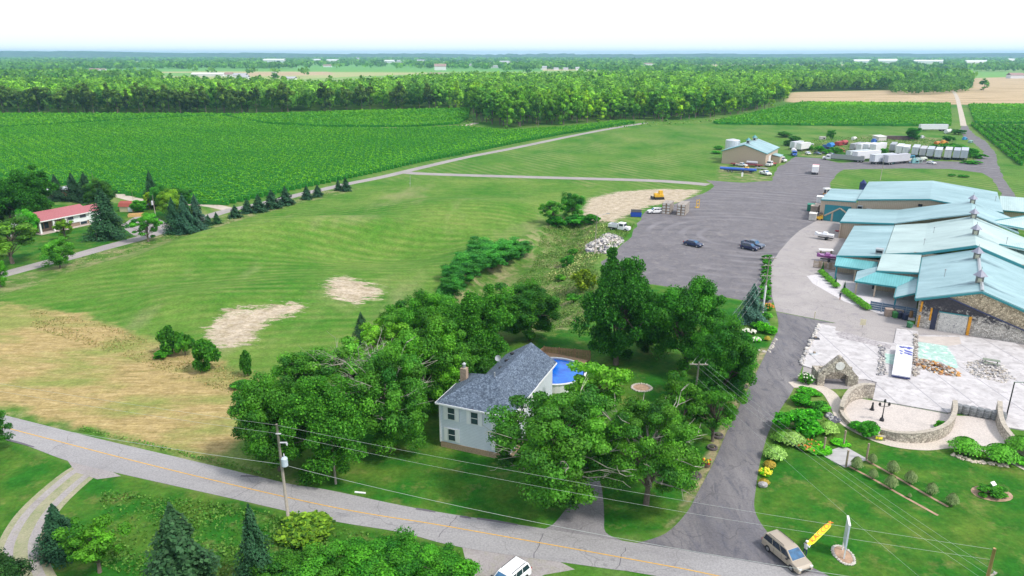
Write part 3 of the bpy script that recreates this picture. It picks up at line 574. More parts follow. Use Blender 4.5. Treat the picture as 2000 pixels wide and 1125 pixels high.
# farmstead
for i,(k,x,y,h,r,c,l) in enumerate([('broad',62,442,16,8.5,(.5,.75,.55),'big dark round tree behind the red roofed house'),('mid',-12,450,10,5,(.35,.35,.5),'dark purple leaved tree at the far left edge'),
 ('conifer',114,392,8.5,3.2,(.7,.8,.7),'dark spruce behind the small shed'),('conifer',147,392,9,3.4,(.6,.75,.65),'dark spruce right of the shed'),('conifer',172,394,9.5,3.6,(.6,.75,.65),'second dark spruce right of the shed'),
 ('broad',203,410,9.2,5.2,(.75,.75,.85),'grey green round tree by the vineyard headland'),('conifer',212,465,13.5,4.9,(.75,.95,.8),'huge spruce in front of the red roofed house'),
 ('mid',58,462,7.5,3.4,(1.0,1.5,.8),'bright green tree at the corner of the red roofed house'),('thin',25,515,11,7,(1.2,.95,.9),'hazy olive tree on the farmstead lawn'),('thin',128,470,6,2.6,(1.4,1.0,.5),'yellowing young tree before the porch'),
 ('mid',118,524,7,3.4,(1.1,1.2,.9),'lane side tree with pale trunk left of the lawn'),('mid',2,560,6,2.2,(1.2,1.4,.5),'bright green bush tree cut by the left edge'),('thin',290,472,8,4.2,(.9,1.2,.8),'open crowned tree at the drive entrance'),
 ('conifer',300,402,11,2.9,(.6,.9,.8),'tall narrow spruce left of the yellow tree'),('mid',316,408,8,3.4,(.7,1.1,.9),'teal green tree right of the narrow spruce'),('mid',335,425,8.5,4.6,(2.1,1.35,.8),'yellow olive tree above the three spruces'),
 ('conifer',343,455,9.5,3.0,(.75,1.05,1.0),'left spruce of the three by the lane'),('conifer',365,455,10.6,3.2,(1.0,1.2,1.5),'middle spruce of the three by the lane'),('conifer',387,448,9.6,3.1,(1.15,1.15,1.6),'bluish right spruce of the three by the lane'),
 ('smallconifer',408,440,3,1.3,(.8,1.0,.8),'little cone conifer next to the three spruces'),('smallconifer',424,437,3.2,1.4,(.8,1.1,.7),'tiny round conifer on a bare soil ring'),('thin',293,410,6,1.7,(2.6,1.4,.5),'orange tinged slim tree near the farm yard'),
 ('mid',355,400,6,4,(.5,.75,.8),'dark thicket at the corner of the vineyard'),('mid',272,415,4,3.0,(.9,1.3,.7),'round bush beside the farm yard junk'),('mid',20,425,8,5,(.55,.8,.6),'dark tree left of the farmstead shed'),('mid',5,390,6,4.5,(.6,.85,.6),'dark tree at the vineyard corner')]):
    T('spruce_tree' if 'conif' in k else 'garden_tree',k,G(x,y),h,r,l,'tree',c)
for i,(x,y,h,r) in enumerate([(460,425,3.6,2.0),(484,416,4.2,2.1),(506,414,5.2,2.4),(532,407,5.6,2.7),(559,400,5.6,2.7),(600,389,4.4,2.0),(621,384,4.0,1.9),(661,372,3.8,1.4),(676,373,4.6,2.0)]):
    T('lane_spruce','smallconifer',G(x,y),h,r,['first','second','third','fourth','fifth','sixth','seventh','eighth','ninth'][i]+' spruce along the farm lane, counted from the farmstead','tree',(.75,.9,.9),'spruces along the farm lane')
# foreground
T('spruce_tree','conifer',top(330,988,11.5),11.5,4.3,'big ragged spruce at the bottom edge',tintc=(.9,.95,.75),key=1)
T('spruce_tree','conifer',G(122,1080),5.4,2.2,'small dark spruce beside the gravel wheel tracks',tintc=(.6,.85,.8),key=2)
T('spruce_tree','conifer',top(484,985,8.5),8.5,2.0,'thin pointed spruce at the bottom edge',tintc=(.7,.9,.8),key=0)
T('garden_tree','thin',G(195,1118),6.2,3.0,'light green open tree right of the small spruce',tintc=(1.0,1.05,.7),key=0)
T('garden_tree','mid',G(-22,888),6,2.6,'dark roadside tree cut by the left edge',tintc=(.5,.7,.6),key=1)
T('garden_tree','mid',G(8,1165),4,2.5,'dark tree top in the bottom corner',tintc=(.35,.4,.7),key=2)
for i,(x,y,h,r,c,l) in enumerate([(700,1128,3.6,3.2,(.75,1.05,.6),'dark green bush right of the olive grass'),(775,1130,3.6,3.4,(.8,1.15,.65),'full green bush at the bottom road verge'),(850,1135,3.0,2.8,(.7,1.0,.6),'bush nearest the white car'),(620,1160,4.2,3.2,(.75,.95,.65),'bush behind the thin spruce'),(745,1165,4.4,3.8,(.8,1.1,.6),'large leafy bush on the bottom edge'),(560,1150,3.4,2.8,(.9,1.0,.7),'brownish bush at the bottom edge'),(870,1165,4,3.2,(.8,1.1,.6),'low bush at the bottom edge near the white car')]):
    T('verge_bush','mid',G(x,y),h,r,l,'bush',c)
T('tall_grass_clump','shrub',G(600,1045),1.8,3.4,'olive tall grass clump at the foot of the transformer pole','grass clump',(2.0,1.25,.9),key=0)
T('spruce_tree','conifer',G(1466,628),7.0,2.75,'blue grey spruce between the lot and the light pole',tintc=(2.0,1.75,2.9),key=2)
# --- the wood behind the vineyard
frs=np.random.RandomState(42)
W1=GP([(-120,222),(0,222),(170,223),(400,223),(520,222),(640,220),(700,217),(915,212),(925,240),(985,252),(1050,247),(1150,243),(1200,235),(1290,238),(1330,236),(1430,226),(1500,213),(1532,198),(1545,180),(1640,178),(1745,176),(1765,163),(1600,160),(1300,160),(1150,160),(1090,166),(920,164),(850,170),(720,182),(690,190),(640,192),(560,186),(400,182),(0,181),(-160,181)])
xs=[p[0] for p in W1]; ys=[p[1] for p in W1]
gx,gy=np.meshgrid(np.arange(min(xs),max(xs),9.5),np.arange(min(ys),max(ys),9.5)); gx=gx+frs.uniform(-4,4,gx.shape); gy=gy+frs.uniform(-4,4,gy.shape)
sd=sdpoly(gx,gy,W1); ok=(sd>1)&(np.abs(gx)<gy*.78+40); pts=np.stack([gx[ok],gy[ok],sd[ok]],1)
pxs=F/(pts[:,1]*cp+CH*sp); order=np.argsort(pts[:,1]+pts[:,2]*1.2-((pts[:,2]<9)*200)); near=pts[order[:285]]; rest=pts[order[285:]]
def wcol(x,y,rs):
    # the wood stands dark on its left front, fresh green towards the middle, yellower crowns on top
    k=rs.rand(); left=1-sm(-150,-30,x)
    if y<700 and rs.rand()<left*.9: c=np.array([.55,.48,.72])*rs.uniform(.7,1.25)
    elif k<.22: c=np.array([1.7,1.35,.6])*rs.uniform(.8,1.15)
    elif k<.7: c=np.array([1.0,1.05,.75])*rs.uniform(.8,1.2)
    else: c=np.array([.7,.85,.85])*rs.uniform(.75,1.1)
    return c
for i,(x,y,s) in enumerate(near):
    c=wcol(x,y,frs); h=frs.uniform(18,25) if x<60 else frs.uniform(15,22); 
    d_=c[0]>1.3; n_='yellow green' if d_ else ('dark green' if c[1]<.8 else 'mid green')
    tree('woodland_tree','wood',(x,y,0),h,frs.uniform(4.8,7.2),n_+' tree in the front of the wood behind the vineyards','tree',tuple(c),'trees along the front of the wood')
def forest(name,pts,cols,hs,rs_,nq,sz,label,mt=None,con=None,kind='stuff'):
    CC=[];NN=[];SS=[];TT=[]; n=len(pts)
    d=unit(frs,n*nq); d[:,2]=np.abs(d[:,2])*np.where(frs.rand(n*nq)<.68,1,-1); k=np.repeat(np.arange(n),nq)
    q_=frs.uniform(.55,1.0,n*nq); bump_=1+.25*np.sin(d[:,0]*5+k)*np.cos(d[:,1]*5+k*1.7)
    off=d*np.stack([rs_[k],rs_[k],hs[k]*.42],1)*(q_*bump_)[:,None]
    C=np.stack([pts[k,0],pts[k,1],hs[k]*.58],1)+off; Nn=d+unit(frs,n*nq)*.6; Nn/=np.linalg.norm(Nn,axis=1,keepdims=True)
    T_=np.stack([np.clip(cols[k,0]+frs.normal(0,.12,n*nq),0,1),np.clip(cols[k,1]+frs.normal(0,.16,n*nq),0,1)],1)
    me=quadmesh(name,C,Nn,(sz[k] if hasattr(sz,'__len__') else sz)*frs.uniform(.6,1.3,n*nq),T_,mt or M_leafn); o=bpy.data.objects.new(name,me); COL.objects.link(o)
    tag(o,label,'woodland',None,kind); return o
n=len(rest); fr=rest[:,1]<900
for sel,nq,sz in ((fr,210,1.1),(~fr,80,1.8)):
    p=rest[sel]; n=len(p); k=frs.rand(n); cols=np.stack([np.where(k<.25,.95,np.where(k<.7,.5,.15))+frs.normal(0,.08,n),np.clip(frs.normal(.5,.2,n),.05,1)],1)
    forest('woodland',p,cols,frs.uniform(15,21,n),frs.uniform(4.6,7.0,n),nq,sz,'dense green wood stretching behind the vineyards' if nq==210 else 'farther part of the wood running to the pale fields')
PINE=GP([(1768,164),(1800,158),(1890,150),(1898,165),(1896,180),(1830,186),(1740,186),(1735,176)])
xs=[p[0] for p in PINE]; ys=[p[1] for p in PINE]; gx,gy=np.meshgrid(np.arange(min(xs),max(xs),9),np.arange(min(ys),max(ys),9)); gx=gx+frs.uniform(-3,3,gx.shape); ok=sdpoly(gx,gy,PINE)>1; p=np.stack([gx[ok],gy[ok]],1); n=len(p)
forest('pine_plantation',p,np.stack([frs.uniform(.1,.4,n),frs.uniform(.3,.6,n)],1),frs.uniform(9,13,n),frs.uniform(3,4.2,n),40,1.3,'dark pine plantation beside the tan field')
FARB=[(186,139,30,5,10,1),(537,122,130),(640,131,30),(618,120,60),(650,121,70),(700,118,30),(760,123,60),(783,123,40),(823,121,50),(860,137,34),(920,129,24),(967,133,26),(985,124,50),(1062,136,18),(1086,137,14),(1105,137,14),(1128,137,12),(1265,127,50),(1683,124,80),(1732,124,90),(1815,124,150),(1905,125,110),(1982,153,26),(1975,120,60),(408,149,70),(470,152,30),(565,158,24)]
# scattered belts all the way to the horizon
m_=5200; ly=np.exp(frs.uniform(math.log(1050),math.log(7200),m_*3)); lx=frs.uniform(-.86,.86,m_*3)*ly
def nz2(x,y): return np.sin(x*.0041+1.3*np.sin(y*.0031))+np.sin(y*.011+1.7*np.sin(x*.0023+2))+.8*np.sin(x*.0017-y*.0062)
v=nz2(lx,ly); inw=sdpoly(lx,ly,W1)>-10; fieldL=(np.abs(ly-1750)<330)&(lx<-150)|(np.abs(ly-1750)<180)&(lx<250)
tanp=sdpoly(lx,ly,TAN[0])>-8; ok=((v>.55)|((ly>2400)&(v>-.25)))&~inw&~tanp&~(fieldL&(frs.rand(m_*3)<.97)); lx,ly=lx[ok][:9000],ly[ok][:9000]; n=len(lx)
for fb_ in FARB:
    bx,by=g0(fb_[0],fb_[1]); hid=(ly<by+15)&(ly>by*.70)&(np.abs(lx/ly-bx/by)<(fb_[2]*.5+6)/by); lx,ly=lx[~hid],ly[~hid]
n=len(lx)
forest('distant_woodland',np.stack([lx,ly],1),np.stack([frs.uniform(.05,.55,n),frs.uniform(.25,.75,n)],1),frs.uniform(12,21,n),frs.uniform(6,13,n)*(1+ly/4500),26,2.2+ly*.0011,'far tree belts fading to blue towards the horizon')
for i in range(26):
    px_=8+i*22+frs.uniform(-6,6); p=g0(px_,160+frs.uniform(0,7))
    tree('pasture_tree','wood',(p[0],p[1],0),frs.uniform(13,17),frs.uniform(6,8),'rounded tree standing alone in the pale pastures beyond the wood','tree',(.6,.75,.9),'lone trees beyond the wood')
tree('field_tree','wood',(*g0(1921,176),0),15,8,'lone dark tree on the tan field','tree',(.7,.85,.8))
tree('edge_oak_tree','wood',(*g0(1548,178),0),21,9,'big dark tree at the corner of the tan field','tree',(.5,.62,.7))
# ---------------------------------------------------------------- vineyards
vrs=np.random.RandomState(8)
def vrows(poly,ang,gap):
    """row segments clipped to a polygon"""
    c,s_=math.cos(ang),math.sin(ang); U=[(x*c+y*s_,-x*s_+y*c) for x,y in poly]; lo_,hi_=min(p[1] for p in U),max(p[1] for p in U); out=[]; v=lo_+gap/2
    while v<hi_:
        xs=[]
        for i in range(len(U)):
            (x1,y1),(x2,y2)=U[i],U[(i+1)%len(U)]
            if (y1>v)!=(y2>v): xs.append(x1+(v-y1)/(y2-y1)*(x2-x1))
        xs.sort()
        for a,b in zip(xs[::2],xs[1::2]):
            if b-a>3: out.append((a,b,v))
        v+=gap
    return out,c,s_
def vineyard(name,poly,ang,gap,label,dens=4.0,size=.45,yel=None,h=1.9,wd=.55):
    rows,c,s_=vrows(poly,ang,gap); CC=[]; base=MB()
    for a,b,v in rows:
        my=a*s_+v*c; k=int((b-a)*dens*max(.35,min(1,330/max(my,1)))); u=vrs.uniform(a,b,k); lump=.25*np.sin(u*.9+v)+.2*np.sin(u*2.3+v*3)
        z=vrs.uniform(.25,1,k)**.7*(h+lump*1.2); w=vrs.normal(0,wd,k)*(1+lump*.6); CC.append(np.stack([u*c-(v+w)*s_,u*s_+(v+w)*c,z],1))
        base.box((a+b)/2*c-v*s_,(a+b)/2*s_+v*c,.05,b-a,.7,h*.8,ang)
    C=np.concatenate(CC); n=len(C); Nn=unit(vrs,n)*.8; Nn[:,2]+=.7; Nn/=np.linalg.norm(Nn,axis=1,keepdims=True)
    f=np.maximum(1,C[:,1]/330); big_=np.sin(C[:,0]*.05+2*np.sin(C[:,1]*.03))*np.sin(C[:,1]*.06+1)
    t0=np.clip(.5+.18*big_+vrs.normal(0,.16,n),0,1); t1=np.clip(vrs.normal(.5,.11,n),0,1)
    if yel is not None:
        q_=sm(0,45,sdpoly(C[:,0],C[:,1],yel)); t0=np.clip(t0+.4*q_,0,1); t1=np.clip(t1+.38*q_,0,1)
    me=quadmesh(name,C,Nn,size*f*vrs.uniform(.6,1.3,n),np.stack([t0,t1],1),M_vine); o=bpy.data.objects.new(name,me); COL.objects.link(o); tag(o,label,'vineyard',None,'stuff')
    bm_=base.build('vine_wood',M_vwood,o)
    return o
M_vwood=mat('vine_wood_and_inner_leaves',(.022,.235,.012),.9,var=.3,scale=3)
yel=GP([(400,420),(700,310),(1000,262),(1240,243),(1000,290),(700,360),(560,392),(470,410)])
vineyard('vineyard',GP([(-80,262),(0,254),(180,243),(390,231),(440,231),(520,247),(640,253),(760,255),(900,250),(985,258),(1100,252),(1215,238),(1240,241),(1200,247),(1100,263),(1000,282),(900,303),(820,318),(740,337),(670,352),(560,375),(440,402),(360,398),(300,392),(225,378),(60,352),(-80,338)]),-.12,2.7,'large bright green vineyard between the farm lane and the wood',11,.29,yel)
vineyard('vineyard',GP([(-80,224),(170,225),(400,225),(470,226),(425,229),(385,229),(180,240),(0,251),(-80,258)]),-.12,2.7,'strip of vineyard under the dark left edge of the wood',5,.45)
vineyard('vineyard',GP([(450,226),(560,224),(700,219),(918,214),(915,232),(895,243),(800,249),(640,249),(530,243),(480,238),(455,231)]),-.12,2.7,'vineyard block between the dirt path and the wood',5,.45)
vineyard('vineyard',GP([(-80,343),(0,350),(25,356),(20,372),(-80,372)]),-.12,2.7,'corner of vineyard beyond the farmstead path',6,.38)
vineyard('vineyard',GP([(1392,240),(1450,228),(1565,202),(1855,204),(1857,246),(1800,247),(1600,246),(1400,243)]),.02,2.8,'bright vineyard block below the tan field',5,.45,GP([(1500,214),(1565,200),(1860,203),(1860,212)]))
vineyard('vineyard',GP([(1891,206),(2120,207),(2120,242),(1905,242)]),.02,2.8,'vineyard block right of the dirt track',5,.45,GP([(1890,204),(2120,205),(2120,216),(1895,214)]))
# the rows at the right edge are far enough apart to count
a0=Vector(g0(1897,244)); a1=Vector(g0(1993,322)); dr=(a1-a0).normalized(); nr=Vector((-dr.y,dr.x)); nr=nr if nr.x>0 else -nr
for i in range(17):
    s0=a0+nr*(i*4.3); e=s0+dr*(min(205,(a1-a0).length+10+i*2)); Lr=(e-s0).length; mb=MB(); k=int(Lr*7)
    u=vrs.uniform(0,Lr,k); z=vrs.uniform(.2,1,k)*(2.0+.35*np.sin(u*.8+i)); w=vrs.normal(0,.55,k); C=np.stack([s0.x+dr.x*u+nr.x*w,s0.y+dr.y*u+nr.y*w,z],1); Nn=unit(vrs,k)*.8; Nn[:,2]+=.6; Nn/=np.linalg.norm(Nn,axis=1,keepdims=True)
    me=quadmesh('vine_row',C,Nn,.5*vrs.uniform(.6,1.3,k),np.stack([np.clip(vrs.normal(.25,.2,k),0,1),np.clip(vrs.normal(.42,.2,k),0,1)],1),M_vine)
    o=bpy.data.objects.new('vine_row',me); COL.objects.link(o); tag(o,'%s vine row counted from the dirt track at the right edge'%['first','second','third','fourth','fifth','sixth','seventh','eighth','ninth','tenth','eleventh','twelfth','thirteenth','fourteenth','fifteenth','sixteenth','seventeenth'][i],'vine row','separate vine rows right of the dirt track')
    mb.box((s0.x+e.x)/2,(s0.y+e.y)/2,.05,Lr,.6,1.4,math.atan2(dr.y,dr.x)); mb.build('stems',M_vwood,o)
# ---------------------------------------------------------------- winery, in its own frame (x along the gable wall, y away from the road)
WO=Vector((*g0(1790,638),0)); WB=Vector((*g0(1982,669),0)); WA=yaw(WO,WB); WU=(WB-WO).normalized(); WV=Vector((-WU.y,WU.x,0))
def roofmat(name,c1,c2,axis,per,rot=0,stain=True):
    m,t,b=nodes(name); co=objco(t); sx_=N(t,'ShaderNodeSeparateXYZ'); t.links.new(co,sx_.inputs[0])
    fr=math_(t,'FRACT',math_(t,'DIVIDE',sx_.outputs[axis],per)); rib=math_(t,'LESS_THAN',fr,.16)
    c=ramp(t,noise_(t,.18,6,objco(t,(1,.35,1) if axis==0 else (.35,1,1)),.7,.4),[(.3,tuple(x*.8 for x in c1)),(.7,tuple(x*1.06 for x in c2))])
    c=mixc(t,math_(t,'MULTIPLY',rib,.5),c,tuple(x*.6 for x in c1))
    if stain: c=mixc(t,ramp(t,noise_(t,.35,6,objco(t,(.25,1.6,1) if axis==1 else (1.6,.25,1)),.7,.5),[(.56,(0,)*3),(.8,(.55,)*3)]),c,tuple(x*.5 for x in c1))
    if axis==1 and stain:      # soot and rust streaks washed down from each cupola
        du=math_(t,'ABSOLUTE',math_(t,'SUBTRACT',sx_.outputs[0],8)); nn=noise_(t,.9,5,objco(t,(.3,2.4,1)),.7); tot=None
        for vc,am in ((76.5,.5),(59.5,.8),(41,.8),(22.7,.9),(5.2,1.0)):
            dv=math_(t,'ABSOLUTE',math_(t,'SUBTRACT',sx_.outputs[1],vc-.6)); g=math_(t,'SUBTRACT',1.0,math_(t,'ADD',math_(t,'DIVIDE',dv,2.3),math_(t,'DIVIDE',du,7.5)),None,True); g=math_(t,'MULTIPLY',g,am*2.6); tot=g if tot is None else math_(t,'MAXIMUM',tot,g)
        f=math_(t,'MULTIPLY',math_(t,'MULTIPLY',tot,ramp(t,nn,[(.38,(0,)*3),(.62,(1,)*3)])),.75,None,True); c=mixc(t,f,c,(.03,.09,.12))
    t.links.new(c,b.inputs['Base Color']); b.inputs['Roughness'].default_value=.5; b.inputs['Metallic'].default_value=.1; bump(t,b,rib,.5,.05); return m
M_teal=roofmat('teal_metal_roof',(.25,.42,.455),(.36,.53,.56),1,.6); M_tealx=roofmat('teal_canopy_roof',(.12,.40,.42),(.18,.49,.51),0,.45,stain=False)
M_pale=roofmat('faded_metal_roof',(.42,.56,.55),(.50,.63,.61),1,.6); M_palex=roofmat('faded_ribbed_roof',(.44,.60,.60),(.52,.66,.66),0,.45,stain=False)
M_trim=mat('teal_trim',(.035,.25,.28),.5,var=.08); M_tanw=mat('tan_steel_cladding',(.50,.40,.30),.6,var=.06,lines=(0,.45,.06,(.36,.28,.20)))
M_tealdoor=mat('teal_door_paint',(.02,.22,.27),.5,var=.06); M_dark=mat('dark_opening',(.012,.012,.018),.8); M_glass=mat('window_glass',(.03,.05,.08),.12,spec=.8,var=.3,scale=.6)
def stonemat(name,c1,c2,scale=3.4,char=None):
    m,t,b=nodes(name); co=objco(t); v=N(t,'ShaderNodeTexVoronoi'); v.inputs['Scale'].default_value=scale; t.links.new(co,v.inputs['Vector'])
    e=N(t,'ShaderNodeTexVoronoi',feature='DISTANCE_TO_EDGE'); e.inputs['Scale'].default_value=scale; t.links.new(co,e.inputs['Vector'])
    sc_=N(t,'ShaderNodeSeparateColor'); t.links.new(v.outputs['Color'],sc_.inputs[0]); c=ramp(t,sc_.outputs[0],[(0,c1),(.6,c2),(1,tuple(min(.9,x*1.35) for x in c2))])
    c=mixc(t,math_(t,'LESS_THAN',e.outputs[0],.05),c,tuple(x*.55 for x in c1))
    if char:
        s_=N(t,'ShaderNodeSeparateXYZ'); t.links.new(co,s_.inputs[0]); h_=math_(t,'SUBTRACT',s_.outputs[2],char); f=math_(t,'ADD',math_(t,'MULTIPLY',h_,.32),math_(t,'MULTIPLY',math_(t,'SUBTRACT',noise_(t,1.1,7,co,.75,.5),.5),3.2))
        c=mixc(t,ramp(t,f,[(.1,(0,)*3),(.45,(.93,)*3)]),c,(.025,.022,.035))
    t.links.new(c,b.inputs['Base Color']); b.inputs['Roughness'].default_value=.95; bump(t,b,e.outputs[0],.6,.08); return m
M_stone=stonemat('field_stone',(.30,.26,.22),(.48,.43,.36)); M_stonet=stonemat('tan_stone',(.36,.28,.19),(.54,.44,.31),3.2); M_char=stonemat('charred_stone_wall',(.34,.31,.27),(.56,.52,.47),4.2,char=2.1)
M_white=mat('white_paint',(.80,.80,.80),.5,var=.06); M_orange=mat('orange_foam_edge',(.75,.33,.02),.8,var=.25,scale=3); M_wood=mat('weathered_timber',(.34,.27,.20),.85,var=.25,scale=5); M_steel=mat('galvanised_steel',(.50,.52,.54),.4,.6); M_black=mat('black_metal',(.02,.02,.025),.5)
M_ply=mat('pallet_white_panels',(.66,.66,.64),.7,stain=((.30,.32,.36),(2.2,.55,.75)))
wn=thing('winery_building','long stone and tan winery with teal and faded metal roofs and a row of cupolas','building',WO,WA)
def wpart(mb,name,mt,**k): return mb.build(name,mt,wn,**k)
rz_=lambda u,ur,zr,uk,zk,ul,zl: None
def roofpart(pts,mt,name='roof',th=.28,trim=None):
    o=wpart(MB().slab(pts,th),name,mt)
    return o
# A front hall
roofpart([(-.9,-.35,5.2),(8.3,-.35,8.1),(8.3,30,8.1),(-.9,30,5.2)],M_teal); roofpart([(8.3,-.35,8.1),(22,-.35,3.3),(22,30,3.3),(8.3,30,8.1)],M_teal)
wpart(MB().slab([(8.05,-.45,8.22),(8.3,-.45,8.32),(8.3,80,8.32),(8.05,80,8.22)],.1).slab([(8.3,-.45,8.32),(8.55,-.45,8.22),(8.55,30,8.22),(8.3,30,8.32)],.1),'ridge_cap',M_steel)
tr=MB(); tr.slab([(-.95,-.5,5.0),(8.3,-.5,7.9),(8.3,-.36,7.92),(-.95,-.36,5.02)],.32).slab([(8.3,-.5,7.9),(22,-.5,3.1),(22,-.36,3.12),(8.3,-.36,7.92)],.32).slab([(-1.05,-.5,5.15),(-.92,-.5,5.2),(-.92,30,5.2),(-1.05,30,5.15)],.3)
# B behind it, a little higher
roofpart([(-7.8,30.2,4.95),(-1,30.2,6.2),(-1,61,6.2),(-7.8,61,4.95)],M_pale); roofpart([(-1,30.2,6.2),(7.9,30.2,8.9),(7.9,61,8.9),(-1,61,6.2)],M_pale); roofpart([(7.9,30.2,8.9),(22,30.2,3.9),(22,61,3.9),(7.9,61,8.9)],M_pale)
tr.slab([(-7.8,30,4.85),(-1,30,6.1),(-1,30.15,6.12),(-7.8,30.15,4.87)],.4).slab([(-1,30,6.1),(7.9,30,8.8),(7.9,30.15,8.82),(-1,30.15,6.12)],.5).slab([(7.9,30,8.8),(22,30,3.8),(22,30.15,3.82),(7.9,30.15,8.82)],.5)
# D cross section further back
for p in ([(-20.2,61.3,4.4),(-8,61.3,5.35),(-8,79,5.5),(-20.2,79,4.5)],[(-8,61.3,5.35),(-.2,61.3,7.5),(-.2,79,7.5),(-8,79,5.5)],[(-.2,61.3,7.5),(7.8,61.3,9.4),(7.8,79,9.5),(-.2,79,7.5)],[(7.8,61.3,9.4),(17.5,61.3,5.9),(17.5,79,5.9),(7.8,79,9.5)]): roofpart(p,M_teal)
tr.slab([(-20.3,61.1,4.3),(-8,61.1,5.25),(-8,61.25,5.3),(-20.3,61.25,4.35)],.35)
# C left wing
roofpart([(-16.8,28.2,3.75),(-7.9,28.2,4.85),(-7.9,60.8,4.85),(-16.8,60.8,3.75)],M_teal); tr.slab([(-16.9,28,3.7),(-7.9,28,4.8),(-7.9,28.15,4.82),(-16.9,28.15,3.72)],.3)
# small pale addition, canopies and porch
roofpart([(-8.3,18,4.3),(-1.1,18,5.0),(-1.1,29.8,5.7),(-8.3,29.8,4.9)],M_pale,th=.2); tr.slab([(-8.4,17.8,4.2),(-1.1,17.8,4.9),(-1.1,17.95,4.92),(-8.4,17.95,4.22)],.3)
roofpart([(-16.4,22.6,3.0),(-8.7,22.6,3.0),(-8.7,28,3.5),(-16.8,28,3.5)],M_tealx,th=.16,name='canopy_roof'); tr.box(-12.55,22.5,2.68,7.8,.14,.3)
roofpart([(-11.6,13.6,2.8),(-4.2,13.6,2.8),(-1.1,17.9,4.0),(-8.4,17.9,4.0)],M_tealx,th=.16,name='canopy_roof'); roofpart([(-11.6,13.6,2.8),(-8.4,17.9,4.0),(-8.4,22.3,4.0),(-11.9,21,2.8)],M_teal,th=.16,name='canopy_roof')
roofpart([(-4.2,6.4,2.8),(-1.08,7.2,3.95),(-1.08,18,3.95),(-4.2,13.5,2.8)],M_teal,th=.16,name='canopy_roof')
tr.box(-7.9,13.5,2.5,7.4,.14,.3).slab([(-4.25,6.25,2.75),(-1.05,7.05,3.9),(-1.05,7.2,3.92),(-4.25,6.4,2.77)],.28).box(-11.72,17.3,2.5,.12,7.4,.3,rz=.04).box(-4.3,10,2.5,.12,7.1,.28)
# E back hall
roofpart([(-27.8,81.3,6.0),(-18.9,81.3,6.3),(-18.9,101,6.4),(-27.8,101,6.0)],M_teal); roofpart([(-18.6,81.2,6.9),(-1.4,81.2,8.7),(-1.4,113,8.9),(-18.6,113,7.1)],M_teal); roofpart([(-1.4,81.2,8.7),(15.2,81.2,6.9),(15.2,113,7.0),(-1.4,113,8.9)],M_teal)
tr.slab([(-27.9,81.1,5.95),(-18.7,81.1,6.25),(-18.7,81.25,6.27),(-27.9,81.25,5.97)],.3).slab([(-18.7,81,6.85),(-1.4,81,8.65),(-1.4,81.15,8.67),(-18.7,81.15,6.87)],.32).slab([(-1.4,81,8.65),(15.3,81,6.85),(15.3,81.15,6.87),(-1.4,81.15,8.67)],.32)
# F and the wings running out to the right
roofpart([(16,103.5,3.6),(40,103.5,3.6),(40,113,6),(16,113,6)],M_palex); roofpart([(11,62,7.65),(32,64,5.0),(32,79,7.2),(20.5,80,6.9)],M_palex); roofpart([(12.5,40.2,7.3),(32,41,5.1),(32,52,6.5),(19.5,51.6,6.4)],M_palex)
tr.box(28,103.3,3.3,24,.14,.3).tube([(11,62,7.7),(32,64,5.1)],.14,4).tube([(12.5,40.2,7.4),(32,41,5.2)],.14,4).tube([(11,62,7.75),(20.5,80,7)],.1,4)
tr.pieces('eave_trim',M_trim,wn)
# walls
wpart(MB().box(9,30.35,0,23,.3,6.0),'front_wall',M_tanw)
w1=MB(); w1.add([(0,0,0),(20.5,0,0),(20.5,0,3.4),(8.3,0,7.75),(0,0,4.95),(0,.7,0),(20.5,.7,0),(20.5,.7,3.4),(8.3,.7,7.75),(0,.7,4.95)],[(0,1,2,3,4),(9,8,7,6,5),(0,4,9,5),(1,6,7,2)]); wpart(w1,'gable_wall',M_stonet)
w2=MB(); w2.add([(0.02,-.12,0),(15.6,-.12,0),(15.6,-.12,2.1),(3.7,-.12,6.05),(.02,-.12,5.0),(.02,0,0),(15.6,0,0),(15.6,0,2.1),(3.7,0,6.05),(.02,0,5.0)],[(0,1,2,3,4),(0,4,9,5),(1,6,7,2),(3,2,7,8),(4,3,8,9)]); wpart(w2,'charred_wall',M_char)
wpart(MB().tube([(3.7,-.2,6.1),(15.7,-.2,2.15)],.12,5).tube([(3.7,-.2,6.1),(.1,-.2,5.1)],.10,5),'roof_scar_flashing',mat('navy_flashing',(.05,.06,.14),.6))
wpart(MB().box(0,15,0,.5,29,5,0),'side_wall',M_stone)
bw=MB(); bw.box(-12,28.9,0,9.4,.4,3.7).box(-14,61.9,0,12,.3,4.3).box(-4.7,18.9,0,7.2,.3,4.2).box(-3,30.6,0,10,.3,4.6); bw.pieces('front_wall',M_tanw,wn)
ew=MB(); ew.box(-23.2,81.7,0,9.3,.3,5.9).add([(-18.5,81.7,0),(15,81.7,0),(15,81.7,6.8),(-1.4,81.7,8.5),(-18.5,81.7,6.7)],[(0,1,2,3,4)]).box(-27.7,91.5,0,.3,19.5,5.9).box(28,104.2,0,24,.3,3.3).box(-20,70,0,.3,17.4,4.3).box(-16.6,44.5,0,.3,32,3.5); ew.pieces('back_hall_wall',M_tanw,wn)
wpart(MB().box(-23.2,81.42,0,6.8,.12,4.6),'sliding_door',M_tealdoor)
wpart(MB().tube([(-26.4,81.3,1.4),(-22.6,81.3,3.9)],.22,4).tube([(-22.6,81.3,3.9),(-19.9,81.3,2.2)],.22,4).box(-24.4,81.3,0,.45,.1,2.8),'door_brace',M_tanw)
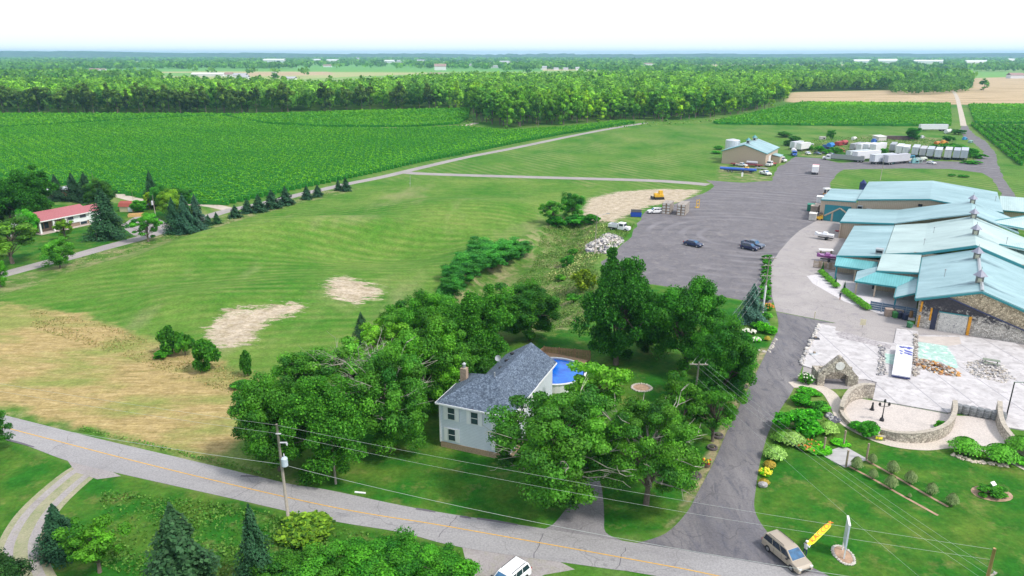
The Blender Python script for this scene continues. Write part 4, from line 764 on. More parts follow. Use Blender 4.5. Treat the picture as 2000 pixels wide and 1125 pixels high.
# front openings
d=wpart(MB().box(5.1,-.2,0,4.1,.1,3.3),'roll_up_door',mat('roller_door_white',(.62,.60,.56),.7,var=.15,stain=((.25,.24,.26),(5,.55,.6)))); wpart(MB().box(5.1,-.24,3.3,4.4,.2,.14),'door_lintel',M_trim)
wpart(MB().box(2.35,-.2,0,.8,.1,3.7),'doorway',mat('navy_doorway',(.025,.03,.07),.6))
MB().box(.18,-.26,0,.3,.16,2.2).box(.18,-.26,2.9,.3,.16,1.8).box(1.75,-.26,1.6,.28,.14,2.2).box(7.5,-.26,0,.42,.14,3.3).pieces('foam_edge',M_orange,wn)
for i,(x0,y0) in enumerate(((-16.0,22.9),(-12.4,22.9),(-11.2,14),(-7.9,14),(-4.0,6.9),(-4.4,13.9))): wpart(MB().box(x0,y0,0,.28,.28,2.6),'post',M_tanw if i not in (0,4) else M_tealdoor)
wpart(MB().box(-6.2,19.2,0,5,.1,2.4),'porch_wall',mat('dark_bottle_wall',(.04,.035,.04),.5,var=.6,scale=8))
# cupolas
for i,vv in enumerate((76.5,59.5,41,22.7,5.2)):
    zb=9.3 if i==0 else (8.8 if i<3 else 8.0); c_=MB().box(8,vv,zb-.7,1.15,1.15,1.9); cu=wpart(c_,'cupola',mat('cupola_sides',(.20,.20,.19),.7))
    MB().lathe([(1.15,zb+1.1),(.05,zb+2.2)],4,x=8,y=vv).build('cupola_roof',mat('cupola_zinc',(.33,.33,.41),.7),cu); MB().box(8,vv-.6,zb+.05,.6,.06,.75).build('louvre',mat('cupola_louvre',(.55,.53,.40),.7),cu); MB().box(8,vv,zb-.75,1.9,1.9,.42,tx=.8,ty=.8).build('curb',mat('rusted_curb',(.15,.13,.13),.8),cu)
    MB().tube([(8,vv,zb+2.2),(8,vv,zb+2.7)],.03,4).build('finial',M_black,cu)
hv=wpart(MB().box(-8.9,30.5,4.8,1.5,1.3,1.0),'roof_unit',M_steel); MB().box(-8.9,29.82,5.0,1.2,.06,.5).build('grille',M_dark,hv)
for x,y,z in ((-17.6,81,4.3),(-15.3,81,3.7)): 
    u_=wpart(MB().box(x,y,z,1.3,.8,1.0),'wall_unit',M_steel); MB().box(x,y-.42,z+.2,1,.05,.6).build('grille',M_dark,u_)
wpart(MB().box(-3.3,81.4,6.4,1,.1,.7),'wall_vent',M_dark)
for u_,v_,z_ in ((3,11,6.6),(0.5,48,6.6),(14,44,6.8),(-1,36.2,6.3),(14,96,7)): wpart(MB().tube([(u_,v_,z_),(u_,v_,z_+1.3)],.07,6).lathe([(.16,z_+1.25),(.16,z_+1.45)],8,x=u_,y=v_),'vent_pipe',M_steel)
for vv,s_ in ((22.7,-1),(22.7,1),(5.2,-1),(5.2,1),(41,1),(59.5,1),(76.5,1)): pass
# slate blue board fence, porch floor
def wl2g(u_,v_,z=0): return WO+WU*u_+WV*v_+Vector((0,0,z))
sheet('patio',[tuple(wl2g(*p)[:2]) for p in ((-15.6,27),(-0.5,28),(-0.4,3),(-4,2.6),(-12.5,8),(-19.5,17),(-21.5,22),(-17,28))],.034,pavement('patio_concrete',(.52,.50,.52),(.62,.59,.60),(.44,.42,.46)))
M_slate=mat('slate_blue_boards',(.10,.16,.24),.7,var=.15)
F0,F1=G(1698,606),G(1792,622)
for k in range(4):
    a,b=F0.lerp(F1,k/4),F0.lerp(F1,(k+1)/4-.01); fr_=thing('board_fence_panel',['leftmost slate blue fence panel beside the grass hedge','second slate blue fence panel from the hedge','slate blue fence panel behind the waste bins','slate blue fence panel touching the stone wall'][k],'fence',a,yaw(a,b),'slate blue fence panels in front of the winery'); L=(b-a).length
    bb=MB(); [bb.box(L/2,0,.18+j*.42,L,.05,.36) for j in range(4)]; bb.build('boards',M_slate,fr_)
    for x in (0.04,L-.04): MB().box(x,.06,0,.1,.1,1.85).build('post',M_slate,fr_)
# ---------------------------------------------------------------- tan warehouse
TO=G(1409,319,0); TA=WA; tw=thing('tan_warehouse','tan steel warehouse with teal gable roof and two cupolas by the yard','building',TO,TA)
wl=18.2; dp=25.0; eh=5.4; rh=8.6
wt=MB(); wt.add([(0,0,0),(wl,0,0),(wl,0,eh),(wl/2,0,rh-.15),(0,0,eh),(0,dp,0),(wl,dp,0),(wl,dp,eh),(wl/2,dp,rh-.15),(0,dp,eh)],[(0,1,2,3,4),(9,8,7,6,5),(1,6,7,2),(0,4,9,5)]); wt.build('wall',M_tanw,tw)
MB().slab([(-.5,-.5,eh),(wl/2,-.5,rh),(wl/2,dp+.5,rh),(-.5,dp+.5,eh)],.2).slab([(wl/2,-.5,rh),(wl+.5,-.5,eh),(wl+.5,dp+.5,eh),(wl/2,dp+.5,rh)],.2).build('roof',M_teal,tw)
MB().tube([(-.5,-.52,eh-.1),(wl/2,-.52,rh-.1),(wl+.5,-.52,eh-.1),(wl+.52,dp+.5,eh-.1)],.14,4).build('eave_trim',M_trim,tw)
for vv in (6,18):
    cu=MB().box(wl/2,vv,rh-.5,1.3,1.3,1.8).build('cupola',M_steel,tw); MB().lathe([(1.3,rh+1.2),(.05,rh+2.3)],4,x=wl/2,y=vv).build('cupola_roof',M_trim,cu); MB().box(wl/2,vv-.67,rh+.2,.8,.05,.7).build('louvre',M_dark,cu)
an=MB().box(wl+1.8,15,0,3.4,6,2.9).build('annex_wall',M_tanw,tw); MB().slab([(wl+.3,11.6,3.7),(wl+3.8,11.6,3.0),(wl+3.8,18.4,3.0),(wl+.3,18.4,3.7)],.15).build('annex_roof',M_teal,an)
MB().box(wl+.06,8,0,.1,4,3.6).build('overhead_door',M_white,tw)
sl=thing('grain_silo','short round galvanised silo behind the tan warehouse','silo',G(1428,312,0)); MB().lathe([(3.1,0),(3.1,8.6),(2.9,8.8),(.4,9.3),(0,9.3)],20).build('tank',mat('silo_steel',(.62,.64,.68),.45,.3,lines=(2,.9,.06,(.4,.42,.45))),sl); MB().tube([(2.2,-2.4,0),(2.2,-2.4,8.8)],.09,4).build('ladder',M_steel,sl)
# ---------------------------------------------------------------- white house with hip roof
HO=Vector((*g0(858,784.5,6.0),0)); H1=Vector((*g0(995,811,6.0),0)); HA=yaw(HO,H1); hw=(H1-HO).length
hs=thing('white_house','two storey white sided house with grey shingle hip roof and shutters','house',HO,HA)
def shingle():
    m,t,b=nodes('grey_shingles'); co=objco(t,(2.6,2.6,5.5)); br_=N(t,'ShaderNodeTexVoronoi'); br_.inputs['Scale'].default_value=2.2; t.links.new(co,br_.inputs['Vector']); sc_=N(t,'ShaderNodeSeparateColor'); t.links.new(br_.outputs['Color'],sc_.inputs[0])
    c=ramp(t,sc_.outputs[1],[(0,(.045,.065,.10)),(.5,(.085,.115,.165)),(1,(.17,.22,.29))]); c=mixc(t,1.0,c,ramp(t,noise_(t,.3,4,co),[(.3,(.8,)*3),(.7,(1.15,)*3)]),'MULTIPLY'); t.links.new(c,b.inputs['Base Color']); b.inputs['Roughness'].default_value=.9; return m
M_sh=shingle(); M_sid=mat('white_clapboard',(.68,.73,.82),.6,var=.04,lines=(2,.2,.028,(.46,.52,.62))); M_tw=mat('house_white_trim',(.82,.83,.86),.5,var=.03)
D1=8.2; E=6.0; bx0,bx1,D2=2.3,8.9,15.6
MB().box(hw/2,D1/2,.75,hw-.1,D1-.1,E-.8).box((bx0+bx1)/2,(D1+D2)/2+.1,.75,bx1-bx0-.3,D2-D1,E-.9).build('wall',M_sid,hs)
MB().box(hw/2,D1/2,0,hw-.02,D1-.02,.75).box((bx0+bx1)/2,(D1+D2)/2,0,bx1-bx0-.2,D2-D1,.75).build('foundation',mat('brick_foundation',(.42,.30,.20),.9,var=.25,scale=6),hs)
o_=.35; pk=[(4.0,4.1,8.5),(5.3,4.1,8.5)]; c4=[(-o_,-o_,E),(hw+o_,-o_,E),(hw+o_,D1+o_,E),(-o_,D1+o_,E)]
rf=MB().add([*c4,*pk],[(0,1,5,4),(1,2,5),(2,3,4,5),(3,0,4),(3,2,1,0)]); 
cx_=(bx0+bx1)/2; rf.add([(bx0-o_,4.5,E+.02),(cx_,4.3,8.3),(bx1+o_,4.5,E+.02),(bx0-o_,D2+o_,E+.02),(cx_,D2+o_,8.3),(bx1+o_,D2+o_,E+.02)],[(0,1,4,3),(1,2,5,4),(3,4,5),(0,3,5,2)])
rfo=rf.build('roof',M_sh,hs); MB().add([(bx0,D2,E-.1),(bx1,D2,E-.1),(cx_,D2,8.0)],[(0,2,1)]).build('gable_wall',M_sid,hs)
MB().box(hw/2,-o_-.03,E-.2,hw+2*o_,.08,.2).box(-o_-.03,D1/2,E-.2,.08,D1+2*o_,.2).box(hw+o_+.03,D1/2,E-.2,.08,D1+2*o_,.2).box(bx1+o_+.03,(D1+D2)/2+.3,E-.2,.08,D2-D1,.2).box(0.02,-.02,.75,.14,.14,E-.9).box(hw-.06,-.02,.75,.14,.14,E-.9).build('fascia',M_tw,hs)
ch=MB().box(.7,5.4,E+.1,.8,.7,2.1).build('chimney',mat('buff_brick_chimney',(.40,.30,.22),.9,var=.25,scale=8),hs); MB().lathe([(.2,E+2.2),(.2,E+2.75),(.28,E+2.75),(.05,E+2.95)],8,x=.7,y=5.4).build('chimney_cap',M_steel,ch)
for a_,b_ in ((4.2,8.8),(4.0,11.2),(3.8,13.6)): MB().box(a_,b_,7.25,.45,.45,.22).build('roof_vent',M_black,hs)
MB().tube([(5.4,4.0,8.4),(5.4,4.0,9.0)],.09,6).build('vent_pipe',M_steel,hs)
dsh=MB().lathe([(.02,-.02),(.25,.02),(.42,.10),(.42,.13),(.2,.06),(.02,.03)],12,M=Matrix.Translation((2.3,12.4,6.9))@Matrix.Rotation(R(60),4,'X')).build('satellite_dish',M_steel,hs); MB().tube([(2.3,12.4,6.9),(2.6,12.3,6.4)],.03,4).build('dish_arm',M_steel,dsh)
def hwin(x,z,face='f',w_=.85,h_=1.45,sh=True):
    if face=='f': px_,py_,rz=x,-.0,0
    else: px_,py_,rz=hw-.05,x,math.pi/2
    Mx=Matrix.Translation((px_,py_,0))@Matrix.Rotation(rz,4,'Z')
    f=MB().box(0,0,z,w_+.2,.1,h_+.2,M=Mx).build('window_frame',M_tw,hs); MB().box(0,-.06,z+.1,w_,.04,h_,M=Mx).build('pane',M_glass,f); MB().box(0,-.09,z+.08+h_/2,w_,.03,.07,M=Mx).build('sash',M_tw,f)
    if sh:
        for s_ in (-1,1): MB().box(s_*(w_/2+.36),-.03,z-.05,.46,.07,h_+.3,M=Mx).build('shutter',M_tw,hs)
for x,z in ((1.55,3.9),(4.55,3.9),(7.7,3.9),(1.55,1.1),(7.7,1.1)): hwin(x,z)
for x,z in ((1.6,3.9),(4.1,3.9),(6.6,3.9),(1.6,1.1),(6.6,1.1)): hwin(x,z,'r')
# pool and its deck
pc=Vector((*g0(1088,718,1.2),0)); pool=thing('swimming_pool','round above ground pool with bright blue water behind the house','pool',(pc.x-.6,pc.y-1.3,0)); PR=4.7
MB().lathe([(PR,0),(PR,1.3),(PR-.12,1.3),(PR-.12,.2)],40,cap=False).build('pool_wall',M_white,pool); MB().lathe([(PR+.12,1.28),(PR+.12,1.38),(PR-.18,1.38),(PR-.18,1.28)],40,cap=False).build('rim',M_white,pool)
mw,t,b=nodes('pool_water'); c=ramp(t,noise_(t,.5,3,objco(t),.6,1),[(.35,(.004,.09,.52)),(.7,(.01,.20,.80))]); t.links.new(c,b.inputs['Base Color']); b.inputs['Roughness'].default_value=.12; bump(t,b,noise_(t,3,3,objco(t)),.15,.03)
MB().lathe([(PR-.14,.5),(PR-.14,1.12)],40).build('water',mw,pool)
M_deck=mat('cedar_deck_boards',(.42,.27,.16),.8,var=.2,lines=(0,.16,.02,(.2,.12,.07)))
dk=thing('pool_deck','wooden deck on the far side of the blue pool','deck',G(1068,697),HA-.1); MB().box(3.2,-2.2,.9,7.6,3.6,.14).build('deck_boards',M_deck,dk); 
for x in (0,3.2,6.6): MB().box(x,-.6,0,.14,.14,.9).build('post',M_deck,dk)
def picket(name,label,a,b,h,mt,step=.2,z=0,cat='fence',gap=.05):
    r=thing(name,label,cat,(a[0],a[1],z),yaw(a,b)); L=(Vector(b[:2])-Vector(a[:2])).length; mb=MB(); n=int(L/step)
    for i in range(n): mb.box((i+.5)*step,0,.08,step-gap,.03,h-.08)
    mb.build('pickets',mt,r); MB().box(L/2,.04,.35,L,.05,.09).box(L/2,.04,h-.35,L,.05,.09).build('rail',mt,r)
    for i in range(int(L/2.4)+1): MB().box(min(i*2.4,L),.09,0,.1,.1,h+.06).build('post',mt,r)
    return r
M_pick=mat('brown_picket_stain',(.40,.25,.14),.8,var=.25,scale=3)
a=G(1062,700);b=G(1153,708); picket('picket_fence','brown picket fence along the back of the pool deck',a,b,2.0,M_pick,.24); picket('picket_fence','short side run of brown picket fence by the deck corner',G(1052,708),a,2.0,M_pick,.24)
# ---------------------------------------------------------------- red roofed house and its yard
RO=Vector((*g0(80,431.5,3.5),0)); R1=Vector((*g0(174,413,3.5),0)); RA=yaw(RO,R1); rl=(R1-RO).length
rh_=thing('red_roof_house','white split level house with faded red roof and a pillared porch','house',RO,RA)
M_red=mat('faded_red_shingles',(.40,.14,.155),.85,var=.12,scale=3,lines=(1,.4,.05,(.34,.09,.10))); M_brown=mat('brown_brick',(.30,.22,.16),.9,var=.2,scale=6); M_wsid=mat('bright_white_siding',(.80,.82,.85),.5,var=.03,lines=(2,.25,.03,(.62,.65,.7)))
MB().box(rl*.77,3.9,1.2,rl*.46,7.2,2.3).build('wall',M_wsid,rh_); MB().box(rl*.77,4,0,rl*.44,7,1.2).box(rl*.27,4.8,0,rl*.52,5.4,3.4).build('brick_wall',M_brown,rh_)
MB().slab([(-.9,-.3,3.45),(rl+.4,-.3,3.45),(rl+.4,4.2,5.2),(-.9,4.2,5.2)],.18).slab([(-.9,4.2,5.2),(rl+.4,4.2,5.2),(rl+.4,8.6,3.45),(-.9,8.6,3.45)],.18).build('roof',M_red,rh_)
MB().slab([(rl+.4,1.6,3.1),(rl+7,1.6,3.1),(rl+7,4.9,4.3),(rl+.4,4.9,4.3)],.15).slab([(rl+.4,4.9,4.3),(rl+7,4.9,4.3),(rl+7,8.2,3.1),(rl+.4,8.2,3.1)],.15).build('garage_roof',M_red,rh_); MB().box(rl+3.7,4.9,0,6,6,3.05).build('garage_wall',M_wsid,rh_)
MB().box(rl/2-.2,-.38,3.2,rl+1.4,.1,.26).build('fascia',M_white,rh_)
for x in (-.5,3.1,6.4): MB().box(x,.1,.1,.45,.45,3.2).build('pillar',M_white,rh_)
MB().box(rl*.45,.4,0,rl+1,2.6,.14).build('walkway',mat('pink_concrete',(.5,.42,.38),.9),rh_)
for x,w_ in ((rl*.60,1.5),(rl*.86,1.7)):
    f=MB().box(x,.26,2.1,w_+.2,.08,1.2).build('window_frame',M_white,rh_); MB().box(x,.2,2.2,w_,.06,1.0).build('pane',M_glass,f)
f=MB().box(rl*.86,.4,.3,2.0,.14,.9).build('window_frame',M_white,rh_); MB().box(rl*.86,.3,.38,1.8,.06,.7).build('pane',M_glass,f); MB().box(4.6,2.0,.14,1.0,.08,2.1).build('front_door',M_white,rh_)
for x in (.9,2.3): MB().box(x,2.02,.9,1.1,.08,1.5).build('porch_window',M_glass,rh_)
MB().box(-2.2,5,0,1.6,1.1,5.4).build('chimney',mat('pale_brick',(.55,.48,.44),.9,var=.2,scale=6),rh_); MB().slab([(-6.5,3,2.5),(-1,3,2.8),(-1,8,2.8),(-6.5,8,2.5)],.15).build('carport_roof',mat('grey_flat_roof',(.42,.44,.40),.8),rh_)
for x in (-6.2,): MB().box(x,3.3,0,.2,.2,2.4).build('post',M_white,rh_)
sh=thing('garden_shed','small brick shed with grey roof and red door behind the red roofed house','shed',G(102,388),RA-.1); MB().box(3,2,0,6,3.6,2.3).build('wall',M_brown,sh); MB().slab([(-.4,-.4,2.3),(6.5,-.4,2.3),(6.5,2,3.1),(-.4,2,3.1)],.12).slab([(-.4,2,3.1),(6.5,2,3.1),(6.5,4.3,2.3),(-.4,4.3,2.3)],.12).build('roof',mat('grey_shed_roof',(.40,.43,.46),.8),sh); MB().box(4.9,.15,0,1.5,.08,2).build('door',mat('barn_red_paint',(.30,.03,.03),.7),sh)
s2=thing('barn_shaped_shed','cream garden shed with red rounded roof in the farm yard','shed',G(232,414),R(-5)); MB().box(2.4,1.8,0,4.2,3.4,1.7).build('wall',mat('cream_boards',(.60,.52,.34),.8,lines=(0,.3,.03,(.4,.34,.2))),s2); rg=MB(); PRf=[(-.1,1.6),(.5,2.6),(1.8,3.1),(3.1,2.6),(3.7,1.6)]; rg.add([(-.0,y,z) for y,z in PRf]+[(4.8,y,z) for y,z in PRf],[(i,i+1,6+i,5+i) for i in range(4)]+[(4,3,2,1,0),(5,6,7,8,9)]); rg.build('roof',mat('brick_red_roof',(.34,.08,.06),.8),s2); MB().box(3.6,.06,.1,1.2,.08,1.5).build('door',M_white,s2)
tk=thing('flatbed_trailer','empty tilted flatbed trailer leaning in the farm yard','trailer',G(262,412),R(35)); MB().slab([(0,0,.6),(7.5,0,2.2),(7.5,2.2,2.2),(0,2.2,.6)],.18).build('bed',M_steel,tk); MB().wheel(2.4,-.1,.45,.45,.25).build('wheel',M_black,tk); MB().wheel(2.4,2.3,.45,.45,.25).build('wheel',M_black,tk)
st=thing('stacked_boards','stack of orange timber boards beside the barn shaped shed','timber',G(252,424),R(20)); MB().box(2,0,0,4.5,.8,.7).box(2,.1,.7,4,.6,.3).build('boards',mat('fresh_timber',(.60,.38,.15),.8,var=.2,scale=4),st)
bn=thing('picnic_shelter','low grey garden table shelter right of the shed','shelter',G(150,388),R(12)); MB().box(1.6,.8,.9,3.4,1.8,.12).build('table_top',M_steel,bn); [MB().box(x,y,0,.1,.1,.9).build('leg',M_steel,bn) for x in (.2,3) for y in (.2,1.4)]
# ---------------------------------------------------------------- ruin: floor slabs, arch, curved walls
M_slab=mat('white_floor_slab',(.54,.515,.52),.8,var=.16,scale=.6,stain=((.38,.355,.36),(.9,.50,.66)),lines=(0,5.2,.12,(.28,.27,.30)))
def gp2(l,z=0): return [tuple(g0(x,y,z)) for x,y in l]
def world_thing(mb,name,mt,kind=None,label=None,cat=None,group=None): o=mb.build(name,mt); tag(o,label,cat,group,kind); return o
world_thing(MB().prism(gp2([(1599,633),(1632,640),(1631,647),(1715,668),(1745,672),(1751,643),(1792,648),(1794,656),(1875,657),(1982,671),(2010,690),(2075,790),(2050,850),(1958,835),(1960,812),(1868,800),(1860,806),(1851,808),(1704,782),(1712,748),(1690,742),(1671,742),(1620,727),(1596,724),(1567,715),(1573,698),(1584,671)]),0,.16),'floor_slab',M_slab,'structure')
sheet('floor_patch',gp2([(1793,668),(1848,674),(1866,700),(1872,718),(1862,720),(1835,706),(1793,704)],.16),.166,mat('green_floor_tiles',(.36,.55,.48),.7,var=.15,scale=1.5,stain=((.75,.76,.76),(1.2,.5,.65))))
sheet('floor_patch',gp2([(1728,690),(1748,692),(1745,712),(1726,708)],.16),.166,MATS['green_floor_tiles'])
sheet('floor_patch',gp2([(1631,650),(1647,648),(1715,667),(1742,674),(1738,682),(1712,676),(1640,660)],.16),.166,mat('rubble_strewn_floor',(.40,.37,.38),.9,var=.4,scale=3))
sheet('floor_patch',gp2([(1794,657),(1874,658),(1878,672),(1850,676),(1795,667)],.16),.168,mat('bare_screed',(.52,.46,.42),.9,var=.1,scale=1))
sheet('courtyard',gp2([(1640,790),(1655,775),(1706,783),(1851,809),(1862,802),(1862,812),(1960,815),(1962,870),(1925,872),(1860,866),(1800,862),(1720,850),(1665,825)]),.036,pavement('fine_courtyard_gravel',(.50,.45,.42),(.60,.54,.50),(.44,.40,.38),crack=False))
ribbon('garden_path',gp2([(1545,752),(1580,752),(1615,765),(1634,790),(1650,822),(1690,847),(1740,865),(1800,872),(1850,868),(1890,876),(1935,890),(1975,898),(2030,925)]),1.9,.04,pavement('path_concrete',(.54,.48,.42),(.62,.55,.48),(.48,.43,.38),crack=False))
C_pav=mat('dark_stone_paving',(.16,.15,.16),.9,var=.3,scale=3)
AO=G(1594,751);A1=G(1672,753); aw=thing('stone_arch','free standing stone gable with arched opening and round white plaque','ruin',AO,yaw(AO,A1)); al=(A1-AO).length
ox0,ox1=al*.17,al*.75; prof=[(0,0),(ox0,0),(ox0,1.5)]+[(ox0+(ox1-ox0)*k/8,1.5+.75*math.sin(math.pi*k/8)) for k in range(1,8)]+[(ox1,1.5),(ox1,0),(al,0),(al,1.5),(al*.94,1.8),(al*.52,4.5),(al*.46,4.5),(al*.03,2.1),(0,1.9)]
n_=len(prof); am=MB(); am.add([(x,-.4,z) for x,z in prof]+[(x,.4,z) for x,z in prof],[list(range(n_)),list(range(n_,2*n_))[::-1]]+[(i,n_+i,n_+(i+1)%n_,(i+1)%n_) for i in range(n_)]); am.build('arch_wall',M_stone,aw)
MB().lathe([(.001,.46),(.62,.46),(.62,.38)],24,M=Matrix.Translation((al*.5,0,3.15))@Matrix.Rotation(math.pi/2,4,'X')).build('plaque',mat('white_plaque',(.78,.76,.74),.6),aw)
MB().box(0.35,1.0,0,.7,2.0,1.9).box(al-.3,1.0,0,.6,2.0,1.4).box(al*.5,2.2,0,al,.4,1.9).build('side_wall',M_stone,aw); MB().box(al*.5,1.3,.02,al-.8,1.6,.04).build('arch_floor',C_pav,aw)
def wallcurve(label,pts,h,th=.55,name='curved_stone_wall'):
    c=cm(gp2(pts),6); L=[];Rr=[]
    for i,p in enumerate(c):
        a=Vector(c[max(i-1,0)]);b=Vector(c[min(i+1,len(c)-1)]);d=(b-a).normalized();q_=Vector((-d.y,d.x))*th/2; L.append(Vector(p)+q_);Rr.append(Vector(p)-q_)
    n=len(c); rs=random.Random(n); hh=[h(i/(n-1)) if callable(h) else h for i in range(n)]
    vs=[(*x,0) for x in L]+[(*x,0) for x in Rr]+[(*x,hh[i]+rs.uniform(-.05,.05)) for i,x in enumerate(L)]+[(*x,hh[i]+rs.uniform(-.05,.05)) for i,x in enumerate(Rr)]
    fs=[]
    for i in range(n-1): fs+=[(i,i+1,2*n+i+1,2*n+i),(n+i+1,n+i,3*n+i,3*n+i+1),(2*n+i,2*n+i+1,3*n+i+1,3*n+i)]
    fs+=[(0,2*n,3*n,n),(n-1,2*n-1,4*n-1,3*n-1)]
    o=world_thing(MB().add(vs,fs),name,M_stone,None,label,'wall'); mb=MB(); mb.add([(*x,hh[i]+.03) for i,x in enumerate(L)]+[(*x,hh[i]+.03) for i,x in enumerate(Rr)]+[(*x,hh[i]+.13) for i,x in enumerate(L)]+[(*x,hh[i]+.13) for i,x in enumerate(Rr)],fs); mb.build('capstones',mat('pale_capstone',(.46,.41,.34),.9,var=.25,scale=4),o)
wallcurve('tall curved stone wall right of the arch',[(1704,778),(1682,777),(1660,784),(1647,797),(1642,808)],lambda s:2.0-1.1*s**3)
wallcurve('low curved stone kerb wall around the courtyard bush',[(1641,806),(1650,822),(1672,841),(1704,856),(1728,860)],.45,.45)
wallcurve('curved stone wall sweeping round the front of the courtyard',[(1718,852),(1750,861),(1790,864),(1826,859),(1850,845),(1861,823),(1861,803)],lambda s:.9+.6*min(1,s*2))
wallcurve('stone wall curving off the right edge beyond the barrels',[(1948,806),(1950,830),(1960,852),(1985,878),(2020,900)],lambda s:1.6-.8*s)
# ---------------------------------------------------------------- vehicles
M_paint=mat('car_paint',(1,1,1),.28,var=.02,objcol=True,spec=.6); M_tyre=mat('tyre_rubber',(.02,.02,.022),.85); M_rim=mat('wheel_rim',(.45,.46,.48),.35,.7); M_cglass=mat('tinted_glass',(.015,.03,.05),.08,spec=.9,var=.2); M_wglass=mat('windshield_painted_reflection',(.03,.13,.27),.1,spec=.9,var=.4,scale=1.5); M_lamp=mat('head_lamp',(.7,.7,.68),.2); M_tail=mat('tail_lamp',(.45,.02,.02),.3); M_plastic=mat('dark_trim',(.03,.03,.035),.6); M_boxw=mat('trailer_panels',(1,1,1),.55,var=.06,objcol=True,stain=((.50,.46,.42),(1.2,.58,.85)),scale=1.5); M_chas=mat('chassis',(.03,.035,.05),.7)  # windshield base colour carries a painted blue reflection
CARS={}
SPEC=dict(sedan=(4.75,1.82,[(-.5,.32),(-.497,.84),(-.45,1.0),(-.30,1.02),(.20,.98),(.42,.86),(.49,.70),(.5,.32)],[(-.40,1.0),(-.27,1.42),(-.02,1.46),(.08,1.42),(.25,.97)],.33),
 suv=(4.65,1.86,[(-.5,.36),(-.5,.95),(-.47,1.06),(.22,1.06),(.43,.98),(.49,.80),(.5,.36)],[(-.485,1.04),(-.44,1.60),(-.30,1.68),(.04,1.68),(.10,1.62),(.255,1.04)],.36),
 minivan=(5.2,1.95,[(-.5,.34),(-.5,.96),(-.485,1.06),(.27,1.05),(.44,.92),(.49,.74),(.5,.34)],[(-.49,1.04),(-.455,1.68),(-.35,1.78),(.06,1.77),(.12,1.70),(.315,1.03)],.34),
 pickup=(5.7,1.98,[(-.5,.45),(-.5,.80),(-.14,.80),(-.14,1.14),(.24,1.14),(.44,1.08),(.49,.92),(.5,.45)],[(-.135,1.12),(-.11,1.78),(.08,1.80),(.13,1.74),(.225,1.12)],.40))
def car_proto(kind):
    L,W,low,cab,wr=SPEC[kind]; r=thing('car','x','car')
    def ext(prof,hw_fn,mb,name_mi=0):
        n=len(prof); vs=[]
        ys=[-1,-.9,.9,1]
        for j,y in enumerate(ys):
            k=.965 if j in (0,3) else 1
            for (x,z) in prof:
                vs.append((x*L*k,y*hw_fn(z),z if k==1 else (z-.55)*.94+.55))
        fs=[list(range(n)),list(range(3*n,4*n))[::-1]]
        for j in range(3): fs+=[(j*n+i,(j+1)*n+i,(j+1)*n+(i+1)%n,j*n+(i+1)%n) for i in range(n)]
        mb.add(vs,fs)
    mb=MB(); ext(low,lambda z:W/2,mb); zt=max(z for x,z in cab); zb=cab[0][1]; hwf=lambda z:W/2*(.95-.20*(z-zb)/(zt-zb)); 
    n=len(cab); vs=[(x*L,-hwf(z),z) for x,z in cab]+[(x*L,hwf(z),z) for x,z in cab]; mb.add(vs,[list(range(n)),list(range(n,2*n))[::-1]]+[(i,n+i,n+(i+1)%n,(i+1)%n) for i in range(n)])
    if kind=='pickup':
        for s_ in (-1,1): mb.box(-.32*L,s_*(W/2-.06),.8,.36*L,.12,.36)
        mb.box(-.497*L,0,.8,.06,W*.98,.36)
    body=mb.build('body',M_paint,r,bevel=.09); body.modifiers[0].segments=3
    for x in (-.31*L,.31*L):
        for s_ in (-1,1): MB().wheel(x,s_*(W/2-.055),wr+.02,wr*1.22,.13,16).build('wheel_arch',M_plastic,r)
    sm_=MB()
    for x in ((-.16,.05,.2) if kind!='pickup' else (-.13,.12)):
        for s_ in (-1,1): sm_.box(x*L,s_*(W/2+.003),.42,.02,.012,.55)
    sm_.build('door_seams',M_plastic,r)
    def pane(name,pts,off=.012,mt=None):
        P=[Vector(p) for p in pts]; nn=(P[1]-P[0]).cross(P[2]-P[0]).normalized(); c=sum(P,Vector())/len(P)
        if nn.dot(c-Vector((0,0,.9)))<0: nn=-nn
        return MB().add([tuple(p+nn*off) for p in P]+[tuple(p-nn*.02) for p in P],[list(range(len(P))),list(range(len(P),2*len(P)))[::-1]]).build(name,M_wglass if name=='windshield' else M_cglass,r)
    f0,f1=cab[-1],cab[-2]; b0,b1=cab[0],cab[1]
    def ln(a,b,t): return (a[0]+(b[0]-a[0])*t,a[1]+(b[1]-a[1])*t)
    for nm,(a,b) in (('windshield',(ln(f0,f1,.1),ln(f0,f1,.95))),('rear_window',(ln(b0,b1,.25),ln(b0,b1,.92)))):
        pane(nm,[(a[0]*L,-hwf(a[1])*.88,a[1]),(a[0]*L,hwf(a[1])*.88,a[1]),(b[0]*L,hwf(b[1])*.86,b[1]),(b[0]*L,-hwf(b[1])*.86,b[1])],.02)
    z0,z1=zb+.08,zt-.12
    def xa(z,A,B): return (A[0]+(B[0]-A[0])*(z-A[1])/(B[1]-A[1]))*L
    xr0,xr1=xa(z0,b0,b1)+.12,xa(z1,b0,b1)+.14; xf0,xf1=xa(z0,f0,f1)-.14,xa(z1,f0,f1)-.12; nwin={'sedan':2,'suv':3,'minivan':3,'pickup':2}[kind]
    for s_ in (-1,1):
        for i in range(nwin):
            a0,a1=xr0+(xf0-xr0)*i/nwin+.04,xr0+(xf0-xr0)*(i+1)/nwin-.04; c0,c1=xr1+(xf1-xr1)*i/nwin+.04,xr1+(xf1-xr1)*(i+1)/nwin-.04
            pane('side_window',[(a0,s_*hwf(z0),z0),(a1,s_*hwf(z0),z0),(c1,s_*hwf(z1),z1),(c0,s_*hwf(z1),z1)],.015)
